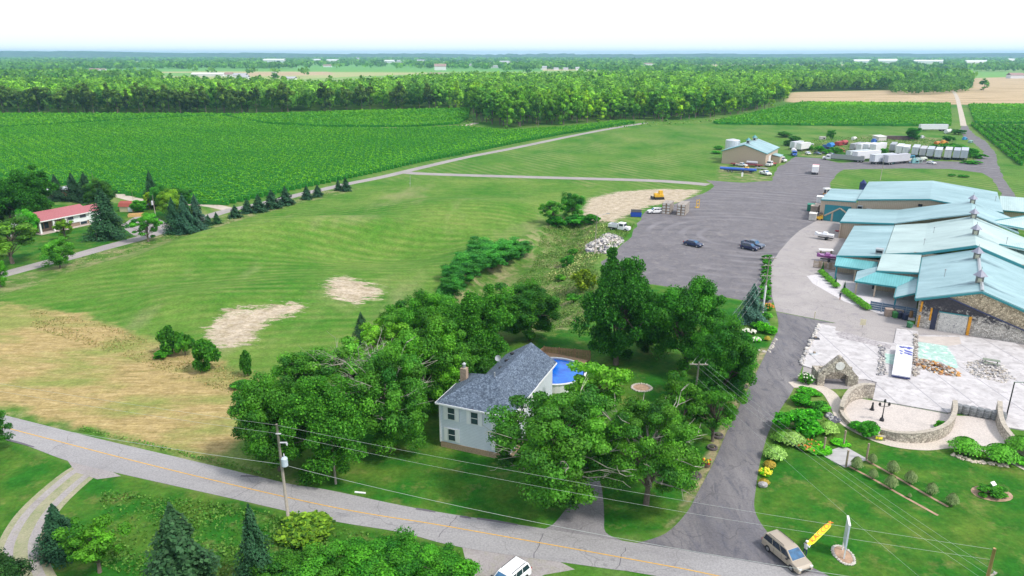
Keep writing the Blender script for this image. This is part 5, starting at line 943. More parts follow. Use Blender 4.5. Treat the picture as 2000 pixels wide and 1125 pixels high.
    for x in (-.31*L,.31*L):
        for s_ in (-1,1):
            w_=MB().wheel(x,s_*(W/2-.10),wr,wr,.24,16).build('wheel',M_tyre,r); MB().wheel(x,s_*(W/2+.0),wr,wr*.62,.06,10).build('rim',M_rim,w_)
    for s_ in (-1,1): MB().box(.485*L,s_*W*.36,.66,.14,.34,.16).build('headlight',M_lamp,r); MB().box(-.493*L,s_*W*.42,.74,.12,.2,.26).build('tail_light',M_tail,r); MB().box(.2*L,s_*(W/2+.1),1.02,.16,.22,.14).build('mirror',M_plastic,r)
    MB().box(.495*L,0,.42,.1,W*.6,.2).build('grille',M_plastic,r); MB().box(-.5*L,0,.5,.04,.5,.14).build('number_plate',M_white,r)
    if kind in('minivan','suv'):
        for s_ in (-1,1): MB().tube([(-.38*L,s_*W*.33,zt+.02),(-.36*L,s_*W*.33,zt+.08),(.0*L,s_*W*.33,zt+.08),(.02*L,s_*W*.33,zt+.02)],.03,5).build('roof_rail',M_plastic,r)
    return r
def car(kind,name,label,p0,p1,color,cat='car',group=None,k=1.0):   # p0 tail pixel, p1 nose pixel on the ground
    a,b=G(*p0),G(*p1); loc=(a+b)/2; rz=yaw(a,b)
    if kind not in CARS: o=car_proto(kind); CARS[kind]=o; o.location=loc; o.rotation_euler=(0,0,rz); o.scale=(k,)*3; o['label']=label; o['category']=cat; paint(o,color); o.name=name
    else: o=dup(CARS[kind],loc,rz,label,group,k,color); o['category']=cat; o.name=name
    if group: o['group']=group
    elif 'group' in o: del o['group']
    return o
car('minivan','minivan','beige minivan parked at the mouth of the winery drive',(1508,1068),(1564,1115),(.40,.34,.27),k=.93)
car('suv','white_car','white car half cut by the bottom edge at the gravel entrance',(1016,1124),(966,1166),(.85,.86,.88))
car('sedan','blue_sedan','dark blue sedan alone in the middle of the gravel lot',(1337,477),(1371,484),(.02,.035,.10))
car('pickup','grey_pickup','grey pickup truck behind the dark hatchback in the lot',(1450,478),(1491,487),(.10,.13,.19),'pickup truck')
car('suv','dark_hatchback','dark blue hatchback in front of the grey pickup',(1446,484),(1482,491),(.02,.03,.09),k=.92)
car('suv','white_jeep','white off road car in front of the crate stacks',(1293,416),(1266,417),(.8,.8,.8))
# white flatbed dump truck by the rubble
def truckbox(name,label,p0,p1,cabc,bedc,L,cat='truck',bed='dump',bw=2.4,bh=1.0,cabl=1.9,group=None):
    a,b=G(*p0),G(*p1); r=thing(name,label,cat,(a+b)/2,yaw(a,b),group); fx=L/2
    def M_c(nm,c): return mat(nm+'_%d%d%d'%tuple(int(x*99) for x in c),c,.4,var=.05)
    mc=M_c('cab_paint',cabc); mb_=M_c('bed_paint',bedc)
    hood=1.3; c0=fx-hood
    MB().box(fx-hood/2,0,.55,hood,bw*.8,.85,tx=.9,ty=.85).build('bonnet',mc,r,bevel=.08)
    cb=MB().box(c0-cabl/2,0,.55,cabl,bw*.92,1.75,tx=.86,ty=.88).build('cab',mc,r,bevel=.07); MB().box(c0-.03,0,1.5,.12,bw*.7,.6,tx=.5).build('windshield',M_cglass,cb)
    for s_ in (-1,1): MB().box(c0-cabl*.45,s_*bw*.43,1.5,cabl*.55,.06,.55).build('side_window',M_cglass,cb); MB().box(fx-.05,s_*bw*.3,.85,.1,.3,.2).build('headlight',M_lamp,r)
    b0,b1=-fx,c0-cabl-.15; bl=b1-b0; MB().box((b0+b1)/2+.3,0,.55,bl+.8,1.0,.3).build('chassis',M_chas,r)
    if bed=='dump':
        d=MB().box((b0+b1)/2,0,.95,bl,bw,.12)
        for s_ in (-1,1): d.box((b0+b1)/2,s_*(bw/2-.05),1.07,bl,.1,bh)
        d.box(b0+.05,0,1.07,.1,bw-.2,bh).box(b1-.05,0,1.07,.1,bw-.2,bh+.25); d.build('dump_bed',mb_,r); MB().box((b0+b1)/2,0,1.08,bl-.3,bw-.3,bh*.25).build('load',mat('load_soil',(.12,.12,.13),.9),r)
    elif bed=='box': MB().box((b0+b1)/2,0,.95,bl,bw,2.3).build('cargo_box',mb_,r,bevel=.04)
    elif bed=='tank': MB().lathe([(.9,0),(1.15,.2),(1.15,bl-.2),(.9,bl)],14,M=Matrix.Translation((b0,0,2.0))@Matrix.Rotation(math.pi/2,4,'Y')).build('tank',mb_,r,smooth=False)
    elif bed=='flat': MB().box((b0+b1)/2,0,.95,bl,bw,.2).build('flat_bed',mb_,r)
    xs=[fx-.95]+([b0+1.0] if L<8 else [b0+.9,b0+2.2])
    for x in xs:
        for s_ in (-1,1): w_=MB().wheel(x,s_*(bw/2-.2),.48,.48,.32,14).build('wheel',M_tyre,r); MB().wheel(x,s_*(bw/2-.05),.48,.26,.06,10).build('rim',M_rim,w_)
    return r
truckbox('dump_truck','white dump truck with blue band parked beside the rubble heap',(1192,448),(1228,453),(.8,.8,.82),(.72,.74,.78),5.9,bh=.7,bw=2.1)
truckbox('box_truck','white and red box truck standing alone in the yard',(1588,353),(1595,325),(.8,.8,.82),(.84,.83,.84),9.6,bed='box'); btk=[o for o in bpy.data.objects if o.name=='box_truck'][0]; MB().box(1.15,0,.97,.9,2.46,2.34).build('red_band',mat('red_band_paint',(.55,.04,.07),.5),btk)
truckbox('tipper_lorry','white tractor with long grey open tipper trailer',(1694,318),(1600,311),(.8,.81,.84),(.34,.36,.36),17,bh=1.6,cabl=2.2)
truckbox('tank_truck','silver tank truck with blue cover by the warehouse annex',(1545,297),(1556,311),(.05,.16,.6),(.66,.64,.66),8,bed='tank')
truckbox('service_truck','white service truck closest to the warehouse corner',(1512,314),(1536,318),(.8,.8,.8),(.68,.68,.68),6,bed='flat')
truckbox('red_nosed_truck','white and red truck parked in front of the warehouse corner',(1516,322),(1494,327),(.75,.74,.75),(.45,.05,.06),6.5,bed='flat')
truckbox('yellow_pickup_crane','yellow crane truck beside the long blue pipe trailer',(1468,338),(1450,337),(.65,.38,.06),(.62,.36,.06),5,bed='flat')
car('pickup','white_pickup','white pickup at the edge of the grass before the warehouse',(1482,338),(1508,345),(.8,.8,.8),'pickup truck')
car('pickup','white_pickup','small white pickup against the warehouse gable wall',(1440,324),(1456,326),(.75,.75,.75),'pickup truck',k=.9)
car('sedan','black_car','dark car parked on the red trailer by the warehouse',(1432,319),(1443,319),(.04,.04,.05),k=.9)
car('sedan','white_car','white car among the weeds left of the tipper',(1574,300),(1582,303),(.8,.8,.8),k=.9)
for i,(x,y,c,l) in enumerate([(1596,300,(.12,.14,.18),'dark wrecked car at the head of the junk row'),(1612,299,(.2,.2,.28),'bluish wrecked car behind the tipper cab'),(1624,302,(.4,.4,.42),'grey wrecked car behind the tipper trailer'),(1756,314,(.6,.36,.04),'yellow nosed scrap car in front of the trailers'),(1763,314,(.75,.75,.78),'white scrap car next to the yellow one'),(1771,316,(.2,.3,.5),'blue scrap car in front of the trailer row'),(1793,311,(.5,.62,.62),'pale green scrap car in the junk row'),(1818,318,(.8,.8,.8),'white car at the end of the junk row'),(1640,333,(.3,.3,.3),'x')][:8]):
    car('sedan','scrap_car',l,(x-6,y+1),(x+7,y+3),c,k=.85)
for i,(x,y,h,c,l) in enumerate([(1718,319,1.2,(.50,.45,.36),'tan bundle of scrap at the yard edge'),(1742,320,1.4,(.1,.35,.33),'teal scrap bin below the trailer'),(1776,318,2.0,(.46,.42,.33),'beige crate in the junk row'),(1786,319,2.2,(.20,.45,.45),'green covered boat hull in the junk row'),(1791,318,2.2,(.40,.50,.46),'pale tarpaulin heap in the junk row'),(1802,315,2.0,(.50,.55,.48),'white and green equipment at the junk row'),(1773,309,1.4,(.3,.04,.05),'dark red machine behind the scrap cars'),(1780,309,1.6,(.12,.4,.6),'light blue tank between scrap and trailers'),(1622,290,3,(.03,.22,.62),'bright blue container in the weeds'),(1612,292,2.4,(.02,.07,.22),'navy container partly in bushes'),(1640,284,2.6,(.36,.04,.05),'long dark red shipping frame behind the trailers'),(1649,283,2.6,(.42,.06,.07),'dark red container behind the open trailer'),(1643,297,2,(.40,.16,.08),'rust red machine in the weeds'),(1606,273,2.2,(.6,.55,.55),'pale pink bin at the grass edge'),(1668,274,2,(.72,.74,.7),'white tank pair at the grass edge'),(1707,278,2,(.03,.15,.55),'blue frame behind the left trailers'),(1584,284,1.2,(.75,.76,.78),'low white trailer beside the pair of vans'),(1830,283,2,(.55,.2,.04),'orange excavator body in the brush'),(1843,282,2.2,(.65,.28,.03),'orange machine in the brush'),(1808,251,2,(.5,.10,.04),'red machine left of the long white trailer'),(1785,254,1.3,(.15,.45,.5),'turquoise hull in the grass'),(1884,273,1.6,(.05,.3,.55),'blue and white bundle by the track'),(1895,279,1.6,(.3,.5,.45),'greenish bundle by the track'),(1852,260,2.4,(.7,.72,.74),'white camper beside the long trailer'),(1801,270,1.6,(.6,.6,.63),'small pale tarpaulin tent in the grass')]):
    p=G(x,y); r=thing('scrap_item',l,'scrap',p,trs.uniform(-.5,.9)); w_=h*trs.uniform(1.3,1.9)*(2.2 if 'long' in l else 1); m_=mat('scrap_%d'%i,c,.6,var=.25,stain=((.2,.13,.1),(1.5,.6,.8)))
    k=i%3; mb=MB()
    if k==0: mb.box(0,0,.15,w_,h*.9,h*.55,tx=.92,ty=.9).box(-w_*.12,0,.15+h*.55,w_*.5,h*.8,h*.35,tx=.8,ty=.8)
    elif k==1: mb.box(0,0,.2,w_,h*.9,h*.7); [mb.box(-w_/2+w_*(j+.5)/5,-h*.47,.2,.12,.08,h*.7) for j in range(5)]
    else: mb.lathe([(h*.42,0),(h*.48,.1),(h*.48,w_*.8),(h*.3,w_)],10,M=Matrix.Translation((-w_/2,0,h*.5))@Matrix.Rotation(math.pi/2,4,'Y'))
    mb.build('casing',m_,r); MB().box(0,0,0,w_*.9,h*.7,.2).build('skid_base',M_chas,r); MB().box(w_*.2,-h*.49,h*.3,w_*.3,.06,h*.25).build('side_panel',M_dark,r)
sw=thing('salvage_container','long dark row of brown crates in the far grass','container',G(1750,273),R(-4)); MB().box(0,0,0,22,2.4,2.0).build('crate_row',mat('dark_crates',(.14,.09,.09),.8,var=.4,scale=.6),sw); MB().box(0,0,2.0,21.6,2.2,.12).build('lids',M_chas,sw)
gs=thing('storage_hut','stacked white sheeted hut at the edge of the far grass','hut',G(1717,275),R(25)); MB().box(0,0,0,6,4,2.4).build('wall',mat('faded_sheeting',(.62,.60,.58),.7,var=.2,lines=(2,.6,.1,(.4,.35,.3))),gs); MB().slab([(-3.2,-2.2,2.4),(3.2,-2.2,2.4),(3.2,2.2,3.0),(-3.2,2.2,3.0)],.15).build('roof',M_ply,gs)
# box trailers
def trailer_proto(L=12.5,W=2.45,Hh=2.9):
    r=thing('box_trailer','x','trailer'); z0=1.15; b=MB().box(0,L/2,z0,W,L,Hh); b.build('cargo_box',M_boxw,r); MB().box(0,L/2,z0+Hh,W+.06,L+.06,.06).build('roof_sheet',mat('trailer_roof',(.92,.92,.95),.5,var=.08,objcol=True,stain=((.45,.40,.36),(.7,.55,.8))),r)
    for s_ in (-1,1): MB().box(s_*(W/4),-.05,z0+.1,W/2-.12,.07,Hh-.25).build('rear_door',M_boxw,r)
    MB().box(0,-.06,z0-.1,W+.08,.12,.2).box(0,-.06,z0+Hh-.12,W+.08,.12,.2).box(-W/2,-.06,z0,.12,.12,Hh).box(W/2,-.06,z0,.12,.12,Hh).box(0,-.1,z0,.06,.06,Hh).build('door_frame',M_steel,r)
    MB().box(0,L/2,.85,1.0,L*.96,.28).box(0,-.02,.5,W*.8,.1,.12).build('chassis',M_chas,r)
    for y in (1.2,2.5):
        for s_ in (-1,1): w_=MB().wheel(s_*(W/2-.25),y,.5,.5,.3,12,rz=math.pi/2).build('wheel',M_tyre,r); MB().wheel(s_*(W/2-.08),y,.5,.25,.05,8,rz=math.pi/2).build('rim',M_rim,w_)
    for s_ in (-1,1): MB().box(s_*.8,L-2.5,0,.14,.14,.9).build('landing_leg',M_chas,r)
    return r
TP=None
def trailer(px_,py_,hd,c,label,k=1.0,L=1.0,group=None):
    global TP
    loc=G(px_,py_); rz=hd-math.pi/2; c=tuple(q*.85 for q in c)
    if TP is None: TP=trailer_proto(); o=TP; o.location=loc; o.rotation_euler=(0,0,rz); o['label']=label; paint(o,c)
    else: o=dup(TP,loc,rz,label,None,None,c)
    o.scale=(k,k*L,k); 
    if group: o['group']=group
    return o
HV=math.atan2(WV.y,WV.x); row='box trailers parked side by side in the yard'
for i,(x,y,c,l,dh,k) in enumerate([(1741,298,(.45,.48,.52),'leftmost box trailer of the right row, grey with dark open rear',0,.95),(1753.5,304,(.82,.84,.88),'white box trailer second in the right row',.0,1.05),(1766.5,305,(.80,.82,.88),'white box trailer third in the right row, dark gear on its roof',0,1.0),
  (1785,307,(.62,.66,.72),'box trailer with faded pinkish roof right of the gap',.04,1.08),(1800,308,(.60,.60,.64),'box trailer with brown side door opened',.04,1.0),(1814.5,310,(.58,.64,.70),'grey blue box trailer with dark underside gap',.05,1.05),(1830,312,(.68,.74,.82),'pale blue box trailer fourth from the row end',.05,1.05),(1849,313,(.70,.72,.74),'cream box trailer third from the row end',.06,1.1),(1866,313,(.52,.58,.66),'grey box trailer with one door open, next to last',.07,1.05),(1881,314,(.56,.62,.70),'rightmost box trailer of the row, beside the grass',.07,1.1)]):
    trailer(x,y,HV-.03,c,l,k,1,row)
for x,y,c,l,k in ((1663,296,(.45,.47,.5),'grey box trailer with open dark rear, first of the left four',.9),(1675,298,(.82,.83,.88),'white box trailer second of the left four',.95),(1689,298,(.80,.83,.9),'white box trailer third of the left four',.95),(1703,300,(.88,.88,.92),'white box trailer with rusty streaked roof, last of the left four',1.05)): trailer(x,y,HV-.30,c,l,k,1,'box trailers parked side by side in the yard')
trailer(1655,312,HV-.62,(.66,.74,.76),'long pale trailer behind the long white one by the tipper',.95,1.1)
trailer(1668,316,HV-.62,(.85,.86,.90),'long white trailer with framed rear door beside the tipper',1.05,1.1)
trailer(1702,321,HV-.62,(.72,.76,.84),'trailer with open maroon rear in front of the left four',1.0,1.05)
trailer(1728,322,HV-.60,(.62,.62,.68),'grey trailer behind the yard light pole',1.0,1.1)
trailer(1546,293,HV-.35,(.72,.76,.82),'left white van body of the pair behind the warehouse',.95,.75)
trailer(1559,296,HV-.35,(.86,.86,.88),'right white van body of the pair behind the warehouse',.95,.75)
trailer(1848,256,math.pi+.02,(.86,.86,.92),'very long white trailer standing broadside by the far vineyard',1.0,1.35)
# pipe trailer, red trailer, low trailer, tank on it
pt=thing('pipe_trailer','long trailer loaded with a blue pipe in front of the warehouse','trailer',G(1441,337),yaw(G(1409,333),G(1474,337))); MB().tube([(-7,0,1.4),(7,0,1.4)],.55,12).build('blue_pipe',mat('blue_pipe_paint',(.04,.13,.55),.4),pt); MB().box(0,0,.55,11,1,.2).build('bed',M_chas,pt)
for x in (-3.6,-2.3): 
    w_=MB().wheel(x,-.7,.45,.45,.3).build('wheel',M_tyre,pt); MB().wheel(x,-.86,.45,.25,.05).build('rim',M_rim,w_)
rt=thing('red_trailer','long low dark red trailer along the warehouse gable wall','trailer',G(1458,325),yaw(G(1428,322),G(1488,326))); MB().box(0,0,.7,13,2.2,.3).build('bed',mat('dark_red_steel',(.22,.03,.04),.6),rt); [MB().wheel(x,-1,.4,.4,.3).build('wheel',M_tyre,rt) for x in (-5,4,5.2)]
tn=thing('water_tank','silver tank lying on the dark red trailer','tank',rt.location+Vector((2.2,0,1.0)),rt.rotation_euler[2]); MB().tube([(-2.2,0,.65),(2.2,0,.65)],.62,12).build('tank_shell',mat('silver_tank',(.55,.56,.6),.4,.4),tn); MB().box(-1.3,0,0,.2,1,.3).box(1.3,0,0,.2,1,.3).build('saddle',M_chas,tn)
lt=thing('low_trailer','low grey utility trailer behind the white pickup','trailer',G(1486,331),yaw(G(1474,330),G(1500,333))); MB().box(0,0,.5,5,1.8,.2).build('bed',M_steel,lt); [MB().wheel(x,-.95,.35,.35,.2).build('wheel',M_rim,lt) for x in (-.8,.2)]
ws=thing('marker_post','short leaning white marker board in the grass by the warehouse','sign',G(1449,348)); MB().box(0,0,0,.12,.12,.9).build('post',M_wood,ws); MB().box(0,-.08,.6,.7,.05,1.6).build('board',M_white,ws)
# dozer, dumpster, crates
dz=thing('bulldozer','yellow tracked bulldozer on the pale dirt heap','bulldozer',G(1286,389),R(190)); yw=mat('machine_yellow',(.72,.42,.02),.5,var=.15)
MB().box(0,0,.7,3.0,1.4,.9).box(.9,0,1.5,1.4,1.0,.5).build('body',yw,dz,bevel=.05); MB().box(-.6,0,1.6,1.2,1.3,1.2,tx=.9,ty=.9).build('cab',yw,dz); MB().box(-.6,-.66,2.0,.8,.06,.6).build('cab_window',M_cglass,dz)
for s_ in (-1,1): MB().box(0,s_*.95,.05,3.4,.45,.75,tx=.85).build('track',M_tyre,dz)
MB().box(2.2,0,.1,.15,2.7,.95).box(1.7,.8,.4,1,.1,.15).box(1.7,-.8,.4,1,.1,.15).build('blade',M_chas,dz)
dm_=thing('dumpster','blue dumpster at the edge of the gravel lot','dumpster',G(1242,423),R(-8)); bl=mat('dumpster_blue',(.01,.06,.42),.5,var=.1); MB().box(0,0,.12,3.0,1.8,1.3,tx=1.0,ty=1.05).build('bin',bl,dm_); MB().slab([(-1.5,-.9,1.5),(1.5,-.9,1.5),(1.5,.9,1.95),(-1.5,.9,1.95)],.08).build('lid',M_plastic,dm_); MB().box(-1.6,0,.7,.15,1.2,.2).box(1.6,0,.7,.15,1.2,.2).build('fork_pocket',bl,dm_)
M_crate=mat('fruit_bin_boards',(.40,.36,.32),.85,var=.2,scale=2,lines=(2,.42,.05,(.14,.11,.10))); M_cratef=mat('pale_bin_boards',(.62,.60,.56),.8,var=.15,scale=2); M_frame=mat('bin_frame_timber',(.30,.20,.13),.85)
def bins(px_,py_,nx_,ny_,nz_,rz,label):   # only the bins on the outside of the stack, the ones one sees
    o0=G(px_,py_); c,s_=math.cos(rz),math.sin(rz); first=None
    for i in range(nx_):
        for j in range(ny_):
            for k in range(nz_):
                if not (i in (0,nx_-1) or j==0 or k==nz_-1): continue
                p=o0+Vector((c*i*1.25-s_*j*1.25,s_*i*1.25+c*j*1.25,k*.82))
                side='bottom' if k==0 else ('top' if k==nz_-1 else 'middle')
                lb='%s, %s layer'%(label,side)
                if BINP[0] is None:
                    r=thing('fruit_bin',lb,'crate',p,rz,'wooden fruit bins stacked in the gravel lot'); MB().box(0,0,.12,1.16,1.16,.64).build('boards',M_crate,r); MB().box(-.5,-.6,.0,.12,.06,.8).box(.5,-.6,0,.12,.06,.8).box(0,-.6,.0,1.2,.06,.12).box(-.6,0,0,.06,1.2,.12).build('frame',M_frame,r); MB().box(0,-.59,.16,.84,.03,.54).build('front_board',M_cratef,r); BINP[0]=r
                else: dup(BINP[0],p,rz,lb,'wooden fruit bins stacked in the gravel lot')
BINP=[None]
bins(1297,417,2,4,4,R(-24),'fruit bin of the left stack by the white jeep')
bins(1326,420,2,5,4,R(-24),'fruit bin of the right stack beside the yellow frame')
yf=thing('loading_frame','small yellow steel frame right of the fruit bins','frame',G(1360,406),R(20)); MB().box(0,0,0,.15,.15,2.6).box(.9,0,0,.15,.15,2.6).box(.45,0,2.3,1.0,.12,.15).box(.45,0,1.2,1.0,.12,.15).build('uprights',yw,yf); MB().box(.45,.5,0,1.1,1.1,.12).build('base',yw,yf)
# boats, equipment next to the winery
def boat(name,label,p0,p1,c):
    a,b=G(*p0),G(*p1); r=thing(name,label,'boat',(a+b)/2,yaw(a,b)); L=(b-a).length; n=7; vs=[];P=[(-.5,.85),( -.2,1),(.1,.95),(.3,.7),(.42,.35),(.5,.02)]
    for x,wd in P: vs+=[(x*L,-wd,1.5+.25*(x>.3)),(x*L,-wd*.6,.9),(x*L,wd*.6,.9),(x*L,wd,1.5+.25*(x>.3))]
    fs=[(0,1,2,3)]
    for i in range(len(P)-1): q=i*4; fs+=[(q,q+4,q+5,q+1),(q+1,q+5,q+6,q+2),(q+2,q+6,q+7,q+3),(q+3,q+7,q+4,q)]
    mh=mat('hull_'+name,c,.25,var=.05); MB().add(vs,fs).build('hull',mh,r); MB().box(-.05*L,0,1.5,L*.3,1.3,.45,tx=.7,ty=.8).build('cockpit',mh,r); MB().slab([(.05*L,-.6,1.6),(.12*L,-.6,1.6),(.05*L,-.5,2.0)],.03).slab([(.05*L,.6,1.6),(.12*L,.6,1.6),(.05*L,.5,2.0)],.03).build('windscreen',M_cglass,r); MB().box(-.1*L,0,.45,L*.8,.9,.12).build('boat_trailer',M_chas,r); [MB().wheel(-.15*L,s_*.9,.32,.32,.2).build('wheel',M_tyre,r) for s_ in (-1,1)]; return r
boat('white_boat','white motorboat on a trailer beside the winery back yard',(1627,470),(1590,465),(.78,.79,.83))
boat('covered_boat','boat under a purple and blue cover by the pallet fence',(1632,512),(1594,508),(.28,.08,.28))
wp=thing('white_tabletop','white rectangular panel lying on trestles in the yard','table',G(1613,494),R(-8)); MB().box(0,0,.75,3.2,1.6,.08).build('panel',M_white,wp); [MB().box(x,0,0,.1,1.2,.75).build('trestle',M_wood,wp) for x in (-1.2,1.2)]
rd=thing('red_pallet','small dark red pallet against the tan wall','pallet',G(1637,452),R(-10)); MB().box(0,0,.1,1.4,1.2,.12).build('deck',mat('red_pallet_paint',(.30,.02,.03),.7),rd); MB().box(-.5,0,0,.12,1.2,.1).box(.5,0,0,.12,1.2,.1).build('runner',M_chas,rd)
fl=thing('forklift','yellow forklift by the white crates at the back hall','forklift',G(1600,430),R(160)); MB().box(0,0,.3,1.7,1.1,.8).box(-.5,0,1.1,.6,1,.35).build('body',yw,fl,bevel=.04); MB().box(0,0,2.1,1.2,1.1,.08).box(.5,-.5,1.1,.08,.08,1).box(.5,.5,1.1,.08,.08,1).box(-.5,.5,1.1,.08,.08,1).box(-.5,-.5,1.1,.08,.08,1).build('overhead_guard',M_chas,fl); MB().box(1.0,-.3,.1,.1,.1,2.4).box(1.0,.3,.1,.1,.1,2.4).box(1.5,-.3,.15,1,.12,.05).box(1.5,.3,.15,1,.12,.05).build('mast',M_chas,fl); [MB().wheel(x,s_*.5,.28,.28,.2).build('wheel',M_tyre,fl) for x in (-.6,.6) for s_ in (-1,1)]
for i,(x,y,c,l) in enumerate([(1587,430,(.62,.60,.56),'pale stacked crate nearest the forklift'),(1590,415,(.40,.32,.26),'brown stack of crates behind the pale ones'),(1597,412,(.42,.34,.28),'second brown crate stack by the green bin'),(1583,412,(.02,.20,.13),'tall dark green bin at the back corner'),(1601,396,(.72,.73,.75),'white tank box at the corner of the back hall'),(1614,395,(.10,.13,.18),'slate roofed shelter at the corner of the back hall')]):
    r=thing('storage_crate',l,'crate',G(x,y),WA); h=1.9 if i!=5 else 2.2; MB().box(0,0,.12,1.9,1.7,h).build('boards',mat('store_%d'%i,c,.75,var=.15,lines=(2,.45,.06,tuple(q*.5 for q in c))),r); MB().box(0,0,0,1.8,1.6,.12).build('pallet_base',M_chas,r); MB().slab([(-1.05,-.95,h+.14),(1.05,-.95,h+.14),(1.05,.95,h+.3),(-1.05,.95,h+.3)],.08).build('lid',mat('lid_%d'%i,tuple(min(1,q*1.2) for q in c),.6),r)
lf=thing('scissor_platform','small white topped work platform with orange base near the back hall','lift',G(1614,380),R(10)); MB().box(0,0,0,1.8,1.2,.5).build('base',mat('orange_machine',(.7,.32,.02),.5),lf); MB().box(-.6,0,.5,.1,1,1.3).box(.6,0,.5,.1,1,1.3).build('legs',M_chas,lf); MB().box(0,0,1.8,2.2,1.6,.4).build('platform_top',M_white,lf)
kb=thing('play_structure','small dark blue pointed kiosk behind the back hall roof','kiosk',G(1684,372),0); MB().box(0,0,0,1.6,1.6,2.6).build('booth',mat('navy_booth',(.02,.03,.16),.5),kb); MB().lathe([(1.3,2.6),(.05,3.8)],4).build('roof',MATS['navy_booth'],kb); 
for i in range(4):
    p=G(1596+i*10,523+i*1.5); r=thing('pallet_fence',['pallet fence piece at the left by the covered boat','second pallet fence piece by the covered boat','third pallet fence piece by the covered boat','pallet fence piece touching the canopy'][i],'fence',p,R(-12),'pallet fence in front of the covered boat'); mb=MB(); [mb.box(0,0,.1+j*.32,1.7,.05,.2) for j in range(5)]; mb.build('boards',M_wood,r); MB().box(-.8,.06,0,.1,.1,1.75).box(.8,.06,0,.1,.1,1.75).build('posts',M_wood,r)
# bins by the slate fence
for i,(x,y,c,h,l) in enumerate([(1735,617,(.36,.27,.22),1.4,'stack of brown pallets left of the wheeled bins'),(1754,616,(.35,.30,.26),1.2,'second stack of pallets behind the wheeled bins'),(1747,621,(.04,.22,.05),1.1,'green wheeled bin between pallets and black bin'),(1756,622,(.02,.025,.06),1.2,'black wheeled bin next to the green one'),(1767,625,(.02,.03,.08),1.1,'dark blue wheeled bin near the timber stump'),(1779,620,(.42,.24,.10),1.3,'orange brown timber offcut stack by the fence'),(1776,640,(.04,.18,.08),.9,'small green bucket by the charred wall')]):
    r=thing('waste_bin' if 'bin' in l.split() else 'pallet_stack',l,'bin' if 'bin' in l else 'pallets',G(x,y),R(-15+i*7)); m_=mat('bin_%d'%i,c,.6,var=.2,lines=(2,.18,.05,tuple(q*.4 for q in c)) if i in(0,1,5) else None)
    if i in (0,1): MB().box(0,0,0,1.3,1.2,h).build('boards',m_,r)
    elif i==5: MB().box(0,0,0,.7,.5,h,tx=.7,ty=.6).box(.3,.1,0,.3,.3,h*.8).build('offcuts',m_,r)
    else: MB().box(0,0,.1,.62,.66,h-.1,tx=1.15,ty=1.15).build('bin_body',m_,r); MB().slab([(-.4,-.42,h),(.4,-.42,h),(.4,.42,h+.12),(-.4,.42,h+.12)],.05).build('lid',m_,r); [MB().wheel(s_*.3,.3,.12,.12,.08,rz=0).build('wheel',M_tyre,r) for s_ in (-1,1)]
# ---------------------------------------------------------------- ruin yard furniture
def rocks(name,label,poly,n,s0,s1,cols,hfun,seed,kind='stuff',cat=None,z0=.15):
    rnd=random.Random(seed); P=gp2(poly); xs=[p[0] for p in P];ys=[p[1] for p in P]; mbs=[MB() for _ in cols]; k=0
    while k<n:
        x,y=rnd.uniform(min(xs),max(xs)),rnd.uniform(min(ys),max(ys)); d=float(sdpoly([x],[y],P)[0])
        if d<0: continue
        s=rnd.uniform(s0,s1); mbs[rnd.randrange(len(cols))].blob(x,y,z0+hfun(d)*rnd.uniform(.3,1),s*rnd.uniform(.7,1.4),s,s*rnd.uniform(.4,.8),rnd,.35,5,3); k+=1
    o=mbs[0].build(name,cols[0]); tag(o,label,cat,None,kind)
    for m_,c in zip(mbs[1:],cols[1:]): m_.build('stones',c,o)
    return o
C_=[mat('rubble_%d'%i,c,.9,var=.3,scale=2) for i,c in enumerate([(.45,.40,.34),(.30,.26,.24),(.55,.28,.08),(.62,.58,.54),(.12,.12,.15),(.35,.18,.10),(.40,.39,.40)])]
rocks('rubble_pile','brown and orange rubble heap on the white floor slab',[(1784,706),(1800,703),(1830,712),(1860,722),(1874,730),(1870,738),(1830,732),(1795,722),(1785,715)],420,.10,.34,[C_[2],C_[0],C_[5],C_[1],C_[2],C_[3]],lambda d:min(.9,d*.5),5,'stuff','rubble')
rocks('rubble_pile','grey rubble spread beside the picnic table',[(1880,712),(1915,704),(1960,716),(1985,745),(1960,750),(1900,738)],420,.06,.22,[C_[3],C_[6],C_[0],C_[3]],lambda d:min(.25,d*.15),6,'stuff','rubble')
rocks('rubble_pile','white and dark rubble heap beside the white dump truck',[(1142,480),(1165,468),(1185,455),(1215,463),(1218,472),(1195,490),(1180,497),(1150,494)],640,.14,.5,[C_[3],C_[0],C_[4],C_[3],C_[6]],lambda d:min(1.3,d*.35),7,'stuff','rubble',0)
rocks('rubble_strip','dark rubble strip where the burned walls stood',[(1715,672),(1728,680),(1728,715),(1735,735),(1712,735),(1716,700)],260,.06,.2,[C_[6],C_[4],C_[3]],lambda d:.1,8,'stuff','rubble')
rocks('rubble_strip','loose stones along the low wall right of the white panel',[(1784,655),(1792,655),(1792,710),(1795,735),(1782,738),(1784,700)],200,.08,.24,[C_[0],C_[3],C_[1]],lambda d:.2,9,'stuff','rubble')
rocks('edge_stones','line of broken stones along the driveway edge of the slab',[(1596,634),(1602,636),(1572,700),(1566,716),(1560,712),(1575,680)],150,.12,.3,[C_[3],C_[3],C_[6]],lambda d:.1,10,'stuff','rubble',.1)
a=G(1750,681,.5);b=G(1783,684,.5);c=G(1777,741,.3);d=G(1741,735,.3)
wb=thing('white_deck_panel','white slatted panel roof lying across the floor slab with blue scorch marks','panel',(0,0,0)); mt_=mat('scorched_white_panel',(.68,.68,.70),.5,var=.03,lines=(1,.5,.05,(.5,.5,.56)))
MB().slab([tuple(a+Vector((0,0,.7))),tuple(b+Vector((0,0,.7))),tuple(c+Vector((0,0,.35))),tuple(d+Vector((0,0,.35)))],.15).build('panel_boards',mt_,wb)
